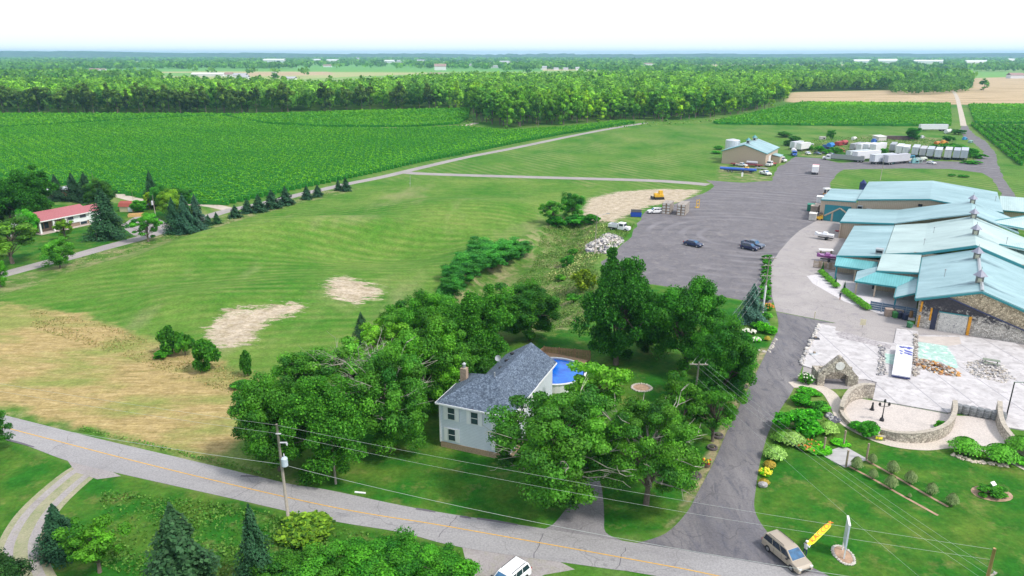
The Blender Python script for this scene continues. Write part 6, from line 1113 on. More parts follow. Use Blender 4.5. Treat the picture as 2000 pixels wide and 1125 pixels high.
mbb=MB(); rnd=random.Random(4)
for i in range(16):
    s_,t_=rnd.uniform(.05,.75),rnd.uniform(.01,.32); w_=rnd.uniform(.15,.45); P=[]
    for (ss,tt) in ((s_,t_),(min(.98,s_+w_),t_+.03),(min(.98,s_+w_*.8),t_+.065),(s_+.02,t_+.045)): P.append(tuple((a.lerp(b,ss)).lerp(d.lerp(c,ss),tt)+Vector((0,0,.7-.35*tt+.012))))
    mbb.add(P,[(3,2,1,0)])
mbb.build('blue_scorch',mat('blue_scorch_marks',(.10,.12,.42),.6,var=.3),wb); MB().slab([tuple(d+Vector((-.0,-.12,.2))),tuple(c+Vector((0,-.12,.2))),tuple(c+Vector((0,.05,.2))),tuple(d+Vector((0,.05,.2)))],.18).build('front_beam',mat('dark_blue_beam',(.03,.04,.16),.6),wb)
pb=thing('picnic_table','weathered grey green picnic table on the slab','picnic table',G(1935,712,.16),R(-28)); pb.location.z=.16; mg=mat('table_green_grey',(.22,.26,.20),.8,var=.15); MB().box(0,0,.72,2.2,.8,.06).build('table_top',mg,pb)
for s_ in (-1,1): MB().box(0,s_*.75,.42,2.2,.28,.05).build('bench',mg,pb); MB().tube([(s_*.8,-.7,0),(s_*.8,.25,.72)],.05,4).tube([(s_*.8,.7,0),(s_*.8,-.25,.72)],.05,4).tube([(s_*.8,-.8,.4),(s_*.8,.8,.4)],.04,4).build('cross_leg',mg,pb)
M_barrel=mat('barrel_staves',(.20,.21,.22),.7,var=.2,scale=5); M_hoop=mat('barrel_hoops',(.36,.38,.40),.5,.4)
B0,B1=G(1870,806),G(1955,822)
for i in range(7):
    p=B0.lerp(B1,i/6); lb='grey wine barrel %s'%['touching the curved wall end','second from the curved wall','third from the curved wall','in the middle of the barrel row','third from the right stone wall','second from the right stone wall','standing against the right stone wall'][i]
    if i==0: br=thing('wine_barrel',lb,'barrel',p,0,'row of wine barrels behind the paved court'); MB().lathe([(.36,0),(.44,.28),(.47,.52),(.44,.78),(.36,1.05)],16).build('staves',M_barrel,br,smooth=False); [MB().lathe([(q+.015,z),(q+.015,z+.07)],16,cap=False).build('hoop',M_hoop,br) for q,z in ((.375,.06),(.43,.25),(.43,.74),(.375,.93))]; br.scale=(1.15,)*3
    else: dup(br,p,0,lb,'row of wine barrels behind the paved court',1.15)
def lantern(label,px_,py_,h,heads=3):
    r=thing('lamp_post',label,'lamp post',G(px_,py_)); MB().lathe([(.3,0),(.26,.3),(.12,.5),(.07,.9),(.06,h)],8).build('post',M_black,r); a=MB(); a.tube([(-.6,0,h-.5),(.6,0,h-.5)],.04,5); a.build('arm',M_black,r)
    for x,z in ((-.6,h-.45),(.6,h-.45),(0,h)): hd_=MB().lathe([(.06,z),(.17,z+.12),(.14,z+.4),(.02,z+.52)],8,x=x).build('lantern',M_black,r); MB().lathe([(.12,z+.14),(.11,z+.34)],8,x=x).build('lantern_glass',M_glass,hd_)
lantern('black three headed lamp post standing in the courtyard',1722,822,2.6)
st=thing('garden_statue','small dark statue in the courtyard','statue',G(1703,801)); MB().lathe([(.3,0),(.3,.15),(.14,.2)],8).build('plinth',M_black,st); MB().lathe([(.2,.2),(.16,.5),(.11,.8),(.13,.95),(.1,1.1),(.02,1.18)],8).build('figure',M_black,st,smooth=True)
bp=thing('light_pole','tall thin dark pole at the right of the white slab','pole',G(1964,820)); MB().tube([(0,0,0),(0,0,5.4)],[.09,.07],8).build('pole_shaft',M_black,bp); MB().box(.7,0,5.3,1.6,.12,.1).build('arm',M_steel,bp); MB().box(1.5,0,5.15,.5,.25,.15).build('lamp_head',M_steel,bp)
for i,(x,y,w_,l) in enumerate([(1591,662,.9,'dark slab fragment near the top of the white strip'),(1589,692,.8,'low timber block on the white strip')]):
    r=thing('floor_debris',l,'debris',G(x,y,.16),.3*i); r.location.z=.16; MB().box(0,0,0,w_*1.6,w_*.8,.18,ty=.7).build('block',M_steel if i else M_chas,r); MB().box(.2,.1,.18,w_*.4,w_*.3,.2).build('fragment',M_wood,r)
for x,y,l in ((1684,640,'cream sign board standing behind the slab'),(1590,625,'thin yellowish post at the driveway corner')):
    r=thing('small_sign',l,'sign',G(x,y),R(-15)); w_=.9 if x>1600 else .15; MB().box(0,0,0,.06,.06,1.4).build('post',M_wood,r); MB().box(0,-.05,.5,w_,.04,1.1).build('board',mat('cream_sign',(.66,.60,.42),.7),r)
# stone pad with four posts, little vine rows, round bed
pad=gp2([(1601,887),(1648,871),(1696,898),(1650,914)]); sheet('stone_pad',pad,.05,mat('flagstone_pavers',(.42,.41,.41),.85,var=.1,scale=1.2,lines=(1,1.0,.04,(.28,.27,.27))))
for x,y,h,l in ((1608,884,2.0,'left pergola post of the stone pad'),(1647,872,2.1,'far pergola post of the stone pad'),(1692,898,2.1,'right pergola post of the stone pad'),(1652,912,2.1,'near pergola post of the stone pad')):
    r=thing('wooden_post',l,'post',G(x,y),.5,'four posts of the stone pad'); MB().box(0,0,0,.16,.16,h).build('post_shaft',M_wood,r); MB().box(0,0,h,.2,.2,.04).build('post_cap',M_wood,r)
M_soil=mat('bare_soil',(.42,.28,.19),.95,var=.25,scale=2)
for pts in ([(1658,911),(1700,933),(1760,967),(1832,1007)],[(1692,899),(1740,926),(1800,961),(1852,990)]): ribbon('soil_strip',gp2(pts),.32,.022,M_soil,4)
for i,(x,y) in enumerate([(1672,917),(1704,935),(1739,954),(1776,972),(1703,905),(1742,925),(1777,945),(1818,967),(1858,988)]):
    s_=[1.3,1,1.3,.45,1,1.3,1.3,1.2,1.2][i]; T('young_vine','tuft',G(x,y),1.25*s_,.6*s_,['young vine touching the near corner of the stone pad','second young vine of the near soil strip','third young vine of the near soil strip','tiny young vine near the end of the near strip','young vine at the right corner of the stone pad','second young vine of the far soil strip','third young vine of the far soil strip','fourth young vine of the far soil strip','last young vine of the far soil strip'][i],'young vine',(1.5,1.15,1.9),'young vines along two soil strips')
bed=sheet('flower_bed_soil',[(G(1937,964).x+1.9*math.cos(t)*1.1,G(1937,964).y+1.5*math.sin(t)) for t in np.linspace(0,6.28,20)[:-1]],.02,M_soil)
T('round_shrub_bed','shrub',G(1937,966),.9,1.7,'round low shrub bed with a small sign on the front lawn','shrub',(.9,1.2,.6))
r=thing('garden_sign','small white sign in the round shrub bed','sign',G(1937,962),.4); MB().box(0,0,0,.06,.06,1).build('stake',M_steel,r); MB().slab([(-.3,-.15,1.0),(.3,-.15,1.0),(.3,.2,1.25),(-.3,.2,1.25)],.04).build('board',M_white,r)
SH=[(1556,848,3.1,3.5,(.75,1.3,.5),'biggest round green shrub beside the driveway'),(1563,790,1.5,1.8,(.75,1.25,.5),'trimmed shrub between big shrub and the arch path'),(1602,804,1.4,1.5,(.8,1.1,.7),'round dark shrub right of the trimmed one'),(1546,866,1.6,1.8,(1.9,1.75,1.7),'pale ornamental grass behind the driveway edge'),(1526,862,1.4,1.5,(1.0,1.3,.7),'green clump left of the pale grass'),(1613,845,1.6,1.6,(1.9,1.8,1.6),'pale ornamental grass right of the big shrub'),(1512,896,1.7,1.5,(2.2,2.1,2.1),'palest ornamental grass at the driveway bend'),(1503,912,.8,.8,(3.2,1.3,.8),'orange brown grass tuft below the palest grass'),(1495,928,.8,.8,(3.6,2.6,.5),'yellow flowers in the driveway border'),(1492,945,.6,.7,(3.2,1.3,.9),'rust coloured grass at the end of the border'),(1573,748,1.5,1.3,(3.2,2.6,3.0),'white hydrangea bush left of the arch'),(1580,768,.6,1.7,(.9,1.4,.5),'low green bed left of the arch'),(1693,850,1.8,1.7,(.65,1.1,.5),'dark bush inside the low curved wall'),(1675,838,.9,1.3,(.7,1.2,.5),'ground cover left of the courtyard bush'),(1716,858,.5,.6,(2.8,2.2,.4),'yellow flower tuft in front of the courtyard bush'),(1838,838,1.1,1.0,(.8,1.1,.6),'spiky plant inside the right end of the courtyard wall'),(1600,880,.6,1.9,(1.2,1.6,.4),'yellow green perennials beside the stone pad'),(1640,868,.5,1.4,(1.3,1.7,.5),'perennials behind the stone pad'),(1580,875,.7,1.6,(1.5,1.3,.6),'mixed flowers between shrubs and the stone pad'),
 (1882,885,2.0,2.0,(.7,1.4,.35),'large fountain grass left at the path'),(1952,901,2.1,2.1,(.7,1.4,.35),'large fountain grass right at the path'),(1992,880,1.8,1.8,(.65,1.2,.35),'fountain grass inside the right stone wall'),(1918,892,.6,.8,(1.2,1.5,.5),'low plants between the two fountain grasses'),(2000,908,.8,1.2,(1.0,1.4,.5),'low plants cut by the right edge'),
 (1490,648,1.6,1.7,(1.1,1.5,.45),'bright green garden shrub below the blue spruce'),(1506,652,1.4,1.3,(1.2,1.6,.5),'bright green shrub at the driveway kink'),(1495,622,1.2,1.5,(1.0,1.2,.9),'blue green shrub by the pole base'),(1500,606,1.4,1.0,(1.3,1.5,.6),'green shrub with orange flowers at the drive corner'),(1507,602,.6,.5,(4,1.5,.4),'orange flower tuft by the drive corner'),(1458,650,.7,.8,(3.5,3.0,3.2),'white flowering hydrangea by the garden edge'),(1470,652,.7,.7,(2.2,1.5,.5),'golden dome shrub beside the white hydrangea'),(1477,668,.8,.8,(2.8,2.6,1.8),'yellow white flower bush in the rock garden'),(1489,664,.5,.5,(1.2,1.4,1.3),'small blue green cushion plant'),(1498,665,.8,.6,(3.4,1.5,.9),'rust grass in the rock garden'),(1452,672,2.0,1.6,(.6,.95,.5),'dark shrub at the left of the rock garden'),(1472,640,1.0,.9,(.7,.95,.7),'dark round shrub near the spruce foot')]
WH=mat('white_blossoms',(.75,.76,.62),.8,var=.1,scale=6); YB=mat('yellow_blossoms',(.75,.66,.03),.8); OB=mat('orange_blossoms',(.65,.25,.05),.8)
for i,(x,y,h,r_,c,l) in enumerate(SH):
    g='grass' in l; c=tuple(q*1.3 for q in c) if not g else c; o=T('ornamental_grass' if g else 'garden_shrub','tuft' if g else 'shrub',G(x,y),h,r_,l,'grass' if g else 'shrub',(1.1,1.3,1.0) if 'hydrangea' in l else c)
    bm_=WH if ('hydrangea' in l or 'white flower' in l) else YB if 'yellow flower' in l else OB if ('orange' in l or 'mixed' in l) and not g else None
    if bm_:
        rb=random.Random(i); mb=MB()
        for _ in range(26): t_=rb.uniform(0,6.28); q=rb.uniform(0,.95)**.5; mb.blob(q*r_*.9*math.cos(t_),q*r_*.9*math.sin(t_),h*(.35+.62*math.sqrt(1-q*q)),.15,.15,.12,rb,.3,5,3)
        b_=mb.build('blossoms',bm_,o); b_.scale=[1/q for q in o.scale]
hp=[(1604,534),(1611,540),(1618,547),(1625,553),(1632,560),(1650,572),(1656,577),(1662,581),(1668,586),(1675,590),(1681,595),(1687,599),(1693,603)]
for i,(x,y) in enumerate(hp): T('hedge_grass','tuft',G(x,y+2),1.2,1.0,'feathery grass clump in the %s hedge row edging the concrete yard'%('shorter upper' if i<5 else 'longer lower'),'grass clump',(.8,1.35,.35),'grass clumps of the upper hedge' if i<5 else 'grass clumps of the lower hedge')
for x,y,l in ((1606,530,'small pointed cypress at the start of the upper hedge'),(1631,560,'small pointed cypress at the end of the upper hedge'),(1648,570,'small pointed cypress at the start of the lower hedge')): T('cypress_tree','smallconifer',G(x,y),2.2,.35,l,'tree',(.8,1.1,.5))
for i in range(9): T('strip_hedge','shrub',G(1497.5-i*.5,508+i*10),1.3,1.35,'clipped hedge plant in the narrow strip between lot and drive','hedge',(.95,1.35,.5),'hedge plants of the strip between lot and drive')
# kerb stones, tyre rings, pot, fire ring
M_kerb=mat('kerb_stone',(.52,.48,.42),.9,var=.2,scale=4)
def ringstones(name,label,px_,py_,rx,ry,n,s,cat,mt=None):
    r=thing(name,label,cat,G(px_,py_)); mb=MB(); rnd=random.Random(n)
    for i in range(n): t=6.283*i/n; mb.blob(rx*math.cos(t),ry*math.sin(t),s*.4,s*rnd.uniform(.8,1.2),s*rnd.uniform(.7,1.1),s*.6,rnd,.2,6,4)
    mb.build('stone_ring',mt or M_kerb,r); MB().lathe([(min(rx,ry)*.95,0.01),(min(rx,ry)*.9,.07)],16,sx=rx/min(rx,ry),sy=ry/min(rx,ry)).build('bed_soil',M_soil,r); return r
ringstones('fire_ring','round stone fire ring on the back lawn',1253,758,1.35,1.25,22,.22,'fire ring')
sr=ringstones('sign_bed','white stone ring around the foot of the roadside sign',1647,1085,.85,1.35,26,.17,'stone ring',mat('white_boulders',(.55,.51,.46),.8,var=.25,scale=5))
sg=thing('roadside_sign','tall narrow white sign panel seen edge on in its stone ring','sign',G(1648,1092),R(72)); MB().box(0,0,0,.12,.12,3.4).box(1.3,0,0,.12,.12,3.0).build('sign_posts',M_white,sg); MB().box(.65,0,1.1,1.5,.14,2.6).build('sign_panel',mat('sign_blue_white',(.62,.66,.78),.4),sg); MB().box(.65,0,3.72,1.6,.2,.1).build('sign_cap',M_white,sg)
for i,(x,y) in enumerate([(1472,714),(1460,733),(1452,756),(1442,779),(1430,804),(1416,828),(1402,853),(1391,876),(1358,931)]):
    lb=['%s dark planter ring down from the rock garden along the driveway'%n for n in ('first','second','third','fourth','fifth','sixth','seventh','eighth')]+['planter ring below the flower pot at the driveway']
    if i==0: pr=thing('planter_ring',lb[0],'planter',G(x,y),0,'dark planter rings along the driveway'); MB().lathe([(.55,0),(.6,.1),(.55,.25),(.38,.25),(.34,.1)],14,cap=False).build('ring',mat('old_tyre',(.10,.085,.09),.9),pr); MB().lathe([(.5,.02),(.45,.12)],12).build('bed_soil',M_soil,pr); MB().blob(0,0,.25,.3,.3,.16,random.Random(2),.3).build('plant_tuft',mat('dull_plant',(.09,.10,.06),.9,var=.4,scale=8),pr)
    else: dup(pr,G(x,y),i,lb[i],'dark planter rings along the driveway',[1,1.1,1.1,.8,1,.9,1.2,1.1,1.2][i])
fp=thing('flower_pot','pot of red and yellow flowers beside the driveway','flower pot',G(1380,911)); MB().lathe([(.35,0),(.5,.45),(.46,.45),(.4,.2)],12,cap=False).build('pot',mat('terracotta_grey',(.22,.15,.12),.8),fp); rnd=random.Random(5)
for nm,c,k in (('leaves',(.10,.22,.03),10),('yellow_flowers',(.75,.70,.03),9),('red_flowers',(.6,.10,.03),6)):
    mb=MB(); [mb.blob(rnd.uniform(-.4,.4),rnd.uniform(-.4,.4),.5+rnd.uniform(0,.35),.14,.14,.12,rnd,.3,5,3) for _ in range(k)]; mb.build(nm,mat(nm,c,.8),fp)
bo=thing('boulder','grey boulder at the end of the driveway flower border','boulder',G(1489,951)); MB().blob(0,0,.3,.5,.42,.36,random.Random(3),.15,9,6).build('stone',mat('grey_boulder',(.38,.36,.37),.9,var=.2,scale=4),bo)
bo=thing('boulder','flat brown boulder at the grass edge near the white car','boulder',G(879,1096)); MB().blob(0,0,.18,.75,.55,.25,random.Random(9),.15,9,6).build('stone',mat('brown_boulder',(.28,.22,.18),.9,var=.25,scale=4),bo)
rocks('border_stones','line of pale stones edging the fountain grass bed',[(1858,886),(1900,899),(1968,909),(1968,913),(1900,904),(1856,890)],70,.13,.24,[mat('border_stone',(.60,.52,.42),.9,var=.2)],lambda d:.08,12,'stuff','stones',0)
rocks('border_stones','flat edging stones around the rock garden',[(1460,682),(1500,684),(1514,662),(1518,664),(1503,689),(1458,686)],40,.15,.3,[M_kerb],lambda d:.05,13,'stuff','stones',0)
rocks('kerb_rocks','dark rocks between the path and the round shrubs',[(1618,808),(1640,822),(1640,828),(1630,832),(1614,814)],34,.18,.36,[C_[4],C_[6]],lambda d:.15,14,'stuff','stones',0)
# ---------------------------------------------------------------- poles and wires
M_pole=mat('pole_timber',(.36,.32,.27),.9,var=.15,scale=6); M_wire=mat('wire',(.42,.46,.44),.6); M_ins=mat('insulator',(.62,.62,.66),.3)
def upole(name,label,base,h,r=.16,lean=(0,0),arms=(),cap=True):
    o=thing(name,label,'utility pole',base); MB().tube([(0,0,0),(lean[0]*.5,lean[1]*.5,h/2),(lean[0],lean[1],h)],[r,r*.85,r*.65],9).build('pole_shaft',M_pole,o,smooth=True); tips=[]
    for z,L,az,n in arms:
        d=Vector((math.cos(az),math.sin(az),0)); c=Vector((lean[0]*z/h,lean[1]*z/h,z)); ar=MB().box(c.x,c.y,z-.06,L,.12,.12,az).build('crossarm',M_pole,o)
        for k in range(n): q=c+d*(L*((k+.5)/n-.5) if n>1 else 0)*1.05; MB().lathe([(.05,z+.06),(.08,z+.12),(.05,z+.2),(.03,z+.26)],8,x=q.x,y=q.y).build('insulator',M_ins,ar); tips.append(base+q+Vector((0,0,.26)))
    return o,tips
def wire(label,a,b,sag,r=.010):
    a=Vector(a);b=Vector(b); P=[a.lerp(b,i/16)-Vector((0,0,4*sag*(i/16)*(1-i/16))) for i in range(17)]; o=MB().tube(P,r,4,cap=False).build('overhead_wire',M_wire); tag(o,label,'wire','overhead wires'); return o
pA=G(565,1026); leanA=(-.25,.35); oA,tA=upole('utility_pole','tall timber pole with grey transformer beside the road',pA,11.2,.17,leanA)
tr_=MB().lathe([(.27,0),(.31,.06),(.31,.85),(.2,.98),(0.01,1.0)],14,x=.30,y=-.15).build('transformer',mat('transformer_grey',(.52,.60,.68),.5),oA); tr_.location=(0,0,6.9); MB().lathe([(.05,7.95),(.07,8.1),(.03,8.3)],7,x=.3,y=-.15).build('insulator',M_ins,oA); MB().box(.35,0,9.35,.7,.1,.1).lathe([(.08,9.1),(.1,9.3)],8,x=.65).build('bracket',M_ins,oA); MB().box(-.12,.2,10.2,.5,.1,.1).build('top_bracket',M_ins,oA)
pB=G(656,945); oB,_=upole('guy_stub_pole','short plain timber post in front of the grove',pB,7.6,.13,(-.1,.1))
pC=G(1352,818); dirw=(G(1935,1250)-G(1358,815)).normalized()
oC,tC=upole('utility_pole','timber pole with crossarm standing in the garden trees',pC,7.4+.6,.15,(.25,0),[(7.7,2.3,-.05,3)])
pD=G(1488,622); oD,tD=upole('utility_pole','pole with white lower half and several crossarms by the drive',pD,11.5,.14,(.1,0),[(11.2,2.4,-.05,2),(9.9,1.8,-.05,2),(8.0,2.1,-.05,3)]); MB().tube([(0,0,.02),(.06,0,6.2)],.17,9).build('white_sleeve',M_white,oD)
pE=Vector((*g0(1943,1071,10.6),0)); oE,tE=upole('utility_pole','timber pole with orange crossarm at the bottom right corner',pE,10.6,.17,(0,0),[(8.0,2.3,R(28),3)]); oE.children[1].data.materials[0]=mat('orange_crossarm',(.48,.30,.14),.8) if len(oE.children)>1 else None
pF=G(1161,497); oF,_=upole('lamp_pole','leaning street lamp pole beside the rubble heap',pF,9.4,.12,(.3,0)); MB().tube([(.3,0,9.2),(2.6,.3,9.8)],.04,5).build('lamp_arm',M_steel,oF); MB().box(2.9,.33,9.72,.7,.25,.14).build('lamp_head',M_steel,oF)
pG=G(1719,352); oG,_=upole('yard_pole','thin bare pole behind the winery roof',pG,8.8,.11,(.3,.1))
pH=G(303,459); oH,_=upole('farm_pole','service pole with white transformer by the farmstead drive',G(306,436),8.0,.12); MB().lathe([(.28,5.2),(.28,6.2),(.05,6.4)],10,x=-.35).build('transformer',M_ins,oH)
upole('farm_pole','bare pole beside the grey green round tree',G(190,392),9,.11,(-.2,0)); upole('lawn_post','thin post before the huge spruce',G(190,470),2.6,.07); upole('mast','white mast beside the tilted flatbed',G(262,402),5,.06)
spk=thing('sprinkler_stand','thin sprinkler pole near the fork of the lanes','sprinkler',G(801,366)); MB().tube([(0,0,0),(.2,0,4.2)],.07,5).build('riser',M_steel,spk); MB().tube([(-.4,0,1.5),(.4,.0,1.5)],.05,4).build('bar',M_steel,spk)
dd=(G(1250,1096)-G(16,837)).normalized(); topA=pA+Vector((leanA[0],leanA[1],11.1))
west=Vector((*g0(-330,690,9.5),9.5)); 
wire('topmost wire running along the road past the transformer pole',topA,pE+Vector((0,0,10.5)),.5); wire('second wire along the road',topA-Vector((0,0,.9)),pE+Vector((0,0,9.6)),.7); wire('low telephone wire along the road',topA-Vector((0,0,4.3)),pE+Vector((0,0,6.4)),1.1,.018)
wire('topmost wire leaving the left edge',topA,west,.4); wire('second wire leaving the left edge',topA-Vector((0,0,.9)),west-Vector((0,0,.9)),.5); wire('low telephone wire leaving the left edge',topA-Vector((0,0,4.3)),west-Vector((0,0,4.0)),.9,.018)
for k in range(3): wire('%s wire from the garden pole over the driveway to the bottom right pole'%['left','middle','right'][k],tC[k],tE[k],.7)
wire('service wire sloping down over the front lawn',pC+Vector((0,0,6.0)),Vector((*g0(1800,1130,7),7)),.4)
for k in range(3): wire('%s wire between the garden pole and the white based pole'%['left','middle','right'][k],tC[k],tD[4+k] if k<3 else tD[4],.5)
spc=MB().tube([G(700,961,3.6)-Vector((.35,0,0)),G(714,963,3.6)],.09,8).build('cable_splice',M_white); tag(spc,'small white splice case hanging on the low telephone wire','cable splice')
# ---------------------------------------------------------------- people, banner
def skin_person(label,loc,rz,joints,edges,rad,cols,hat=None):
    r=thing('person',label,'person',loc,rz); me=bpy.data.meshes.new('body'); me.from_pydata(joints,edges,[]); o=bpy.data.objects.new('body',me); COL.objects.link(o); o.parent=r; me.skin_vertices.new() if hasattr(me.skin_vertices,'new') else None
    md=o.modifiers.new('Skin','SKIN'); bpy.context.view_layer.update()
    for i,v in enumerate(me.skin_vertices[0].data): v.radius=(rad[i],rad[i]*.85); v.use_root=(i==0)
    sb=o.modifiers.new('Sub','SUBSURF'); sb.levels=sb.render_levels=1
    m,t,b=nodes('clothes'); s_=N(t,'ShaderNodeSeparateXYZ'); t.links.new(objco(t),s_.inputs[0]); c=None
    for (zt,cc) in cols:
        c=mixc(t,math_(t,'GREATER_THAN',s_.outputs[2],zt),c if c is not None else cc,cc)
    t.links.new(c,b.inputs['Base Color']); b.inputs['Roughness'].default_value=.8; me.materials.append(m); return r
J=[(0,0,.95),(0,0,1.2),(0,0,1.42),(0,.02,1.55),(0,.03,1.68),(.10,0,.92),(.12,.03,.5),(.12,-.02,.08),(.12,.14,.04),(-.10,0,.92),(-.13,-.06,.5),(-.14,-.12,.08),(-.14,.03,.04),(.19,0,1.4),(.24,.14,1.18),(.16,.38,1.25),(-.19,0,1.4),(-.25,.10,1.16),(-.10,.36,1.2),(.15,.46,1.27),(-.08,.44,1.22)]
Ed=[(0,1),(1,2),(2,3),(3,4),(0,5),(5,6),(6,7),(7,8),(0,9),(9,10),(10,11),(11,12),(2,13),(13,14),(14,15),(2,16),(16,17),(17,18),(15,19),(18,20)]
Rd=[.15,.15,.16,.06,.10,.10,.07,.05,.04,.10,.07,.05,.04,.07,.05,.04,.07,.05,.04,.035,.035]
SK=(.42,.25,.17)
pp=skin_person('person in white shirt and navy trousers holding the yellow banner',G(1571,1088),R(-60),J,Ed,Rd,[(-1,(.03,.03,.04)),(.1,(.02,.035,.10)),(.98,(.72,.73,.78)),(1.5,SK)])
MB().lathe([(.125,1.70),(.13,1.75),(.11,1.82),(.03,1.86)],12,y=.03).box(0,.17,1.72,.16,.14,.02).build('cap',M_white,pp,smooth=False)
J2=[(x,y*.6 if i in (6,7,8,10,11,12) else y*.4,z if z<1 else z) for i,(x,y,z) in enumerate(J)]; J2[14]=(.27,.02,1.14);J2[15]=(.26,.08,.9);J2[19]=(.26,.1,.8);J2[17]=(-.27,.02,1.14);J2[18]=(-.26,.08,.9);J2[20]=(-.26,.1,.8)
p2=skin_person('person in dark top and shorts walking across the concrete yard',G(1640,586),R(30),J2,Ed,Rd,[(-1,(.5,.5,.5)),(.12,SK),(.62,(.05,.05,.07)),(.98,(.03,.035,.07)),(1.5,SK)])
MB().lathe([(.115,1.66),(.12,1.74),(.09,1.82),(.02,1.84)],10,y=.02).build('hair',M_black,p2)
# banner: a yellow feather flag held out on its pole
fa=G(1564,1092)+Vector((.35,.25,1.35)); fb=Vector(g0(1622,1017,2.6)+(2.6,)); ax=(fb-fa).normalized(); L=(fb-fa).length; up_=ax.cross(Vector((cam.location-fa)).normalized()).normalized()
fd=thing('feather_banner','yellow feather banner with orange red letters held by the person','banner',fa); n=14; mb=MB(); vs=[]
nrm=ax.cross(up_).normalized()
for i in range(n+1):
    t=i/n; wv=nrm*.05*math.sin(t*9); top_=up_*(.40*min(1,t*5)**.6*(1 if t<.88 else max(.0,(1-t)/.12)**.4)+0) ; bot=-up_*(.12*min(1,t*6) if t<.8 else .12*(1-(t-.8)/.2*1.6)); vs+=[tuple(ax*L*t+top_+wv),tuple(ax*L*t+bot+wv)]
mb.add(vs,[(2*i,2*i+2,2*i+3,2*i+1) for i in range(n)]); fl_=mb.build('flag_cloth',mat('banner_yellow',(.85,.85,.02),.7,var=.03),fd); sm_=fl_.modifiers.new('s','SOLIDIFY'); sm_.thickness=.012
MB().tube([tuple(-ax*.5-up_*.1),tuple(-up_*.13),tuple(ax*L*.95-up_*.12)],.02,6).build('flag_pole',M_black,fd)
tx=bpy.data.curves.new('banner_lettering','FONT'); tx.body='KACCOA'; tx.size=.50; tx.extrude=.004; tx.space_character=1.0; to=bpy.data.objects.new('banner_lettering',tx); COL.objects.link(to); to.parent=fd; tx.materials.append(mat('banner_red',(.80,.12,.03),.7)); tx.align_y='CENTER'
bpy.context.view_layer.update(); lm=bpy.data.meshes.new_from_object(to); bpy.data.objects.remove(to); to=bpy.data.objects.new('banner_lettering',lm); COL.objects.link(to); to.parent=fd
if not lm.materials: lm.materials.append(mat('banner_red',(.80,.12,.03),.7))
zn=ax.cross(up_); sg_=1 if zn.dot(cam.location-fa)>0 else -1; yv=up_*sg_; zn=ax.cross(yv)
to.matrix_local=Matrix.Translation(ax*L*.18+up_*.14+zn*.08)@Matrix((ax,yv,zn)).transposed().to_4x4()@Matrix.Diagonal((1.5,1.15,1,1))
# ---------------------------------------------------------------- far buildings
M_fw=mat('far_white_wall',(.72,.72,.74),.7,var=.05); M_fr=mat('far_grey_roof',(.42,.42,.46),.7,var=.1); M_fb=mat('far_brown_roof',(.34,.22,.20),.8,var=.1)
for i,(x,y,w_,h,d_,rf_,l) in enumerate([(186,139,30,5,10,1,'small white farmhouse on the strip of pale fields'),(200,138,22,4,8,1,'low barn next to the small white farmhouse'),(408,149,70,5,16,0,'long white greenhouse beyond the wood'),(470,152,26,6,12,0,'grey roofed barn beside the tall hedge trees'),(480,158,12,7,10,0,'white gabled cottage beyond the wood'),(448,150,16,6,10,1,'small pink walled barn beyond the wood'),(537,158,9,12,9,0,'pale stone tower like silo beyond the wood'),(565,158,24,5,14,0,'white shed roofs among the trees beyond the wood'),(537,122,130,9,40,0,'big white industrial hall near the horizon'),(640,131,30,6,12,1,'white house in the left distant trees'),(618,120,60,7,20,0,'low white building near the horizon'),(650,121,70,7,20,0,'second low white building near the horizon'),(700,118,30,9,20,0,'little white tower house on the horizon'),(760,123,60,7,20,0,'white roofs in the middle distance'),(783,123,40,7,20,0,'white roofs right of the middle distance pair'),(823,121,50,6,20,0,'scattered white roofs near the horizon'),(860,137,34,12,20,2,'large house with brown roof amid distant trees'),(920,129,24,6,12,0,'small white shed in the distance'),(967,133,26,6,12,0,'white barn beside the green meadow'),(985,124,50,6,20,0,'pale long roof near the horizon'),(1062,136,18,7,10,0,'white cottage in front of dark trees'),(1086,137,14,5,8,0,'second white cottage in front of dark trees'),(1105,137,14,5,8,0,'third white cottage in front of dark trees'),(1128,137,12,6,8,0,'fourth white cottage in front of dark trees'),(1265,127,50,6,16,1,'pinkish barn in the centre distance'),(1683,124,80,9,30,0,'white factory hall at the right horizon'),(1732,124,90,10,30,0,'larger white factory hall at the right horizon'),(1815,124,150,8,30,0,'very long white greenhouse at the right horizon'),(1905,125,110,8,30,0,'rightmost white greenhouse at the horizon'),(1982,153,26,7,14,2,'brown roofed house at the edge of the tan field'),(1975,120,60,8,30,0,'white hall at the far right horizon'),(850,149,22,5,10,1,'white trimmed house in a clearing'),(520,174,0,0,0,0,'')][:32]):
    p=G(x,y,0); r=thing('far_building',l,'building',p,trs.uniform(-.25,.25),'far buildings beyond the wood'); 
    if 'tower' in l and 'silo' in l: MB().box(0,0,0,7,7,15).build('wall',mat('pale_stone_far',(.55,.5,.45),.8),r); MB().slab([(-3.8,-3.8,15.3),(3.8,-3.8,15.3),(3.8,3.8,15.3),(-3.8,3.8,15.3)],.3).build('roof',M_fr,r); continue
    h=h*(1.5 if y>126 else 2.2); MB().box(0,0,0,w_,d_,h*.62).build('wall',M_fw,r); rm=(M_fw if rf_==0 and w_>55 else M_fr,M_fb,M_fb)[min(rf_,2)]; e=.6
    MB().slab([(-w_/2-e,-d_/2-e,h*.6),(w_/2+e,-d_/2-e,h*.6),(w_/2+e,0,h),(-w_/2-e,0,h)],.3).slab([(-w_/2-e,0,h),(w_/2+e,0,h),(w_/2+e,d_/2+e,h*.6),(-w_/2-e,d_/2+e,h*.6)],.3).build('roof',rm if w_>11 else M_fw,r)
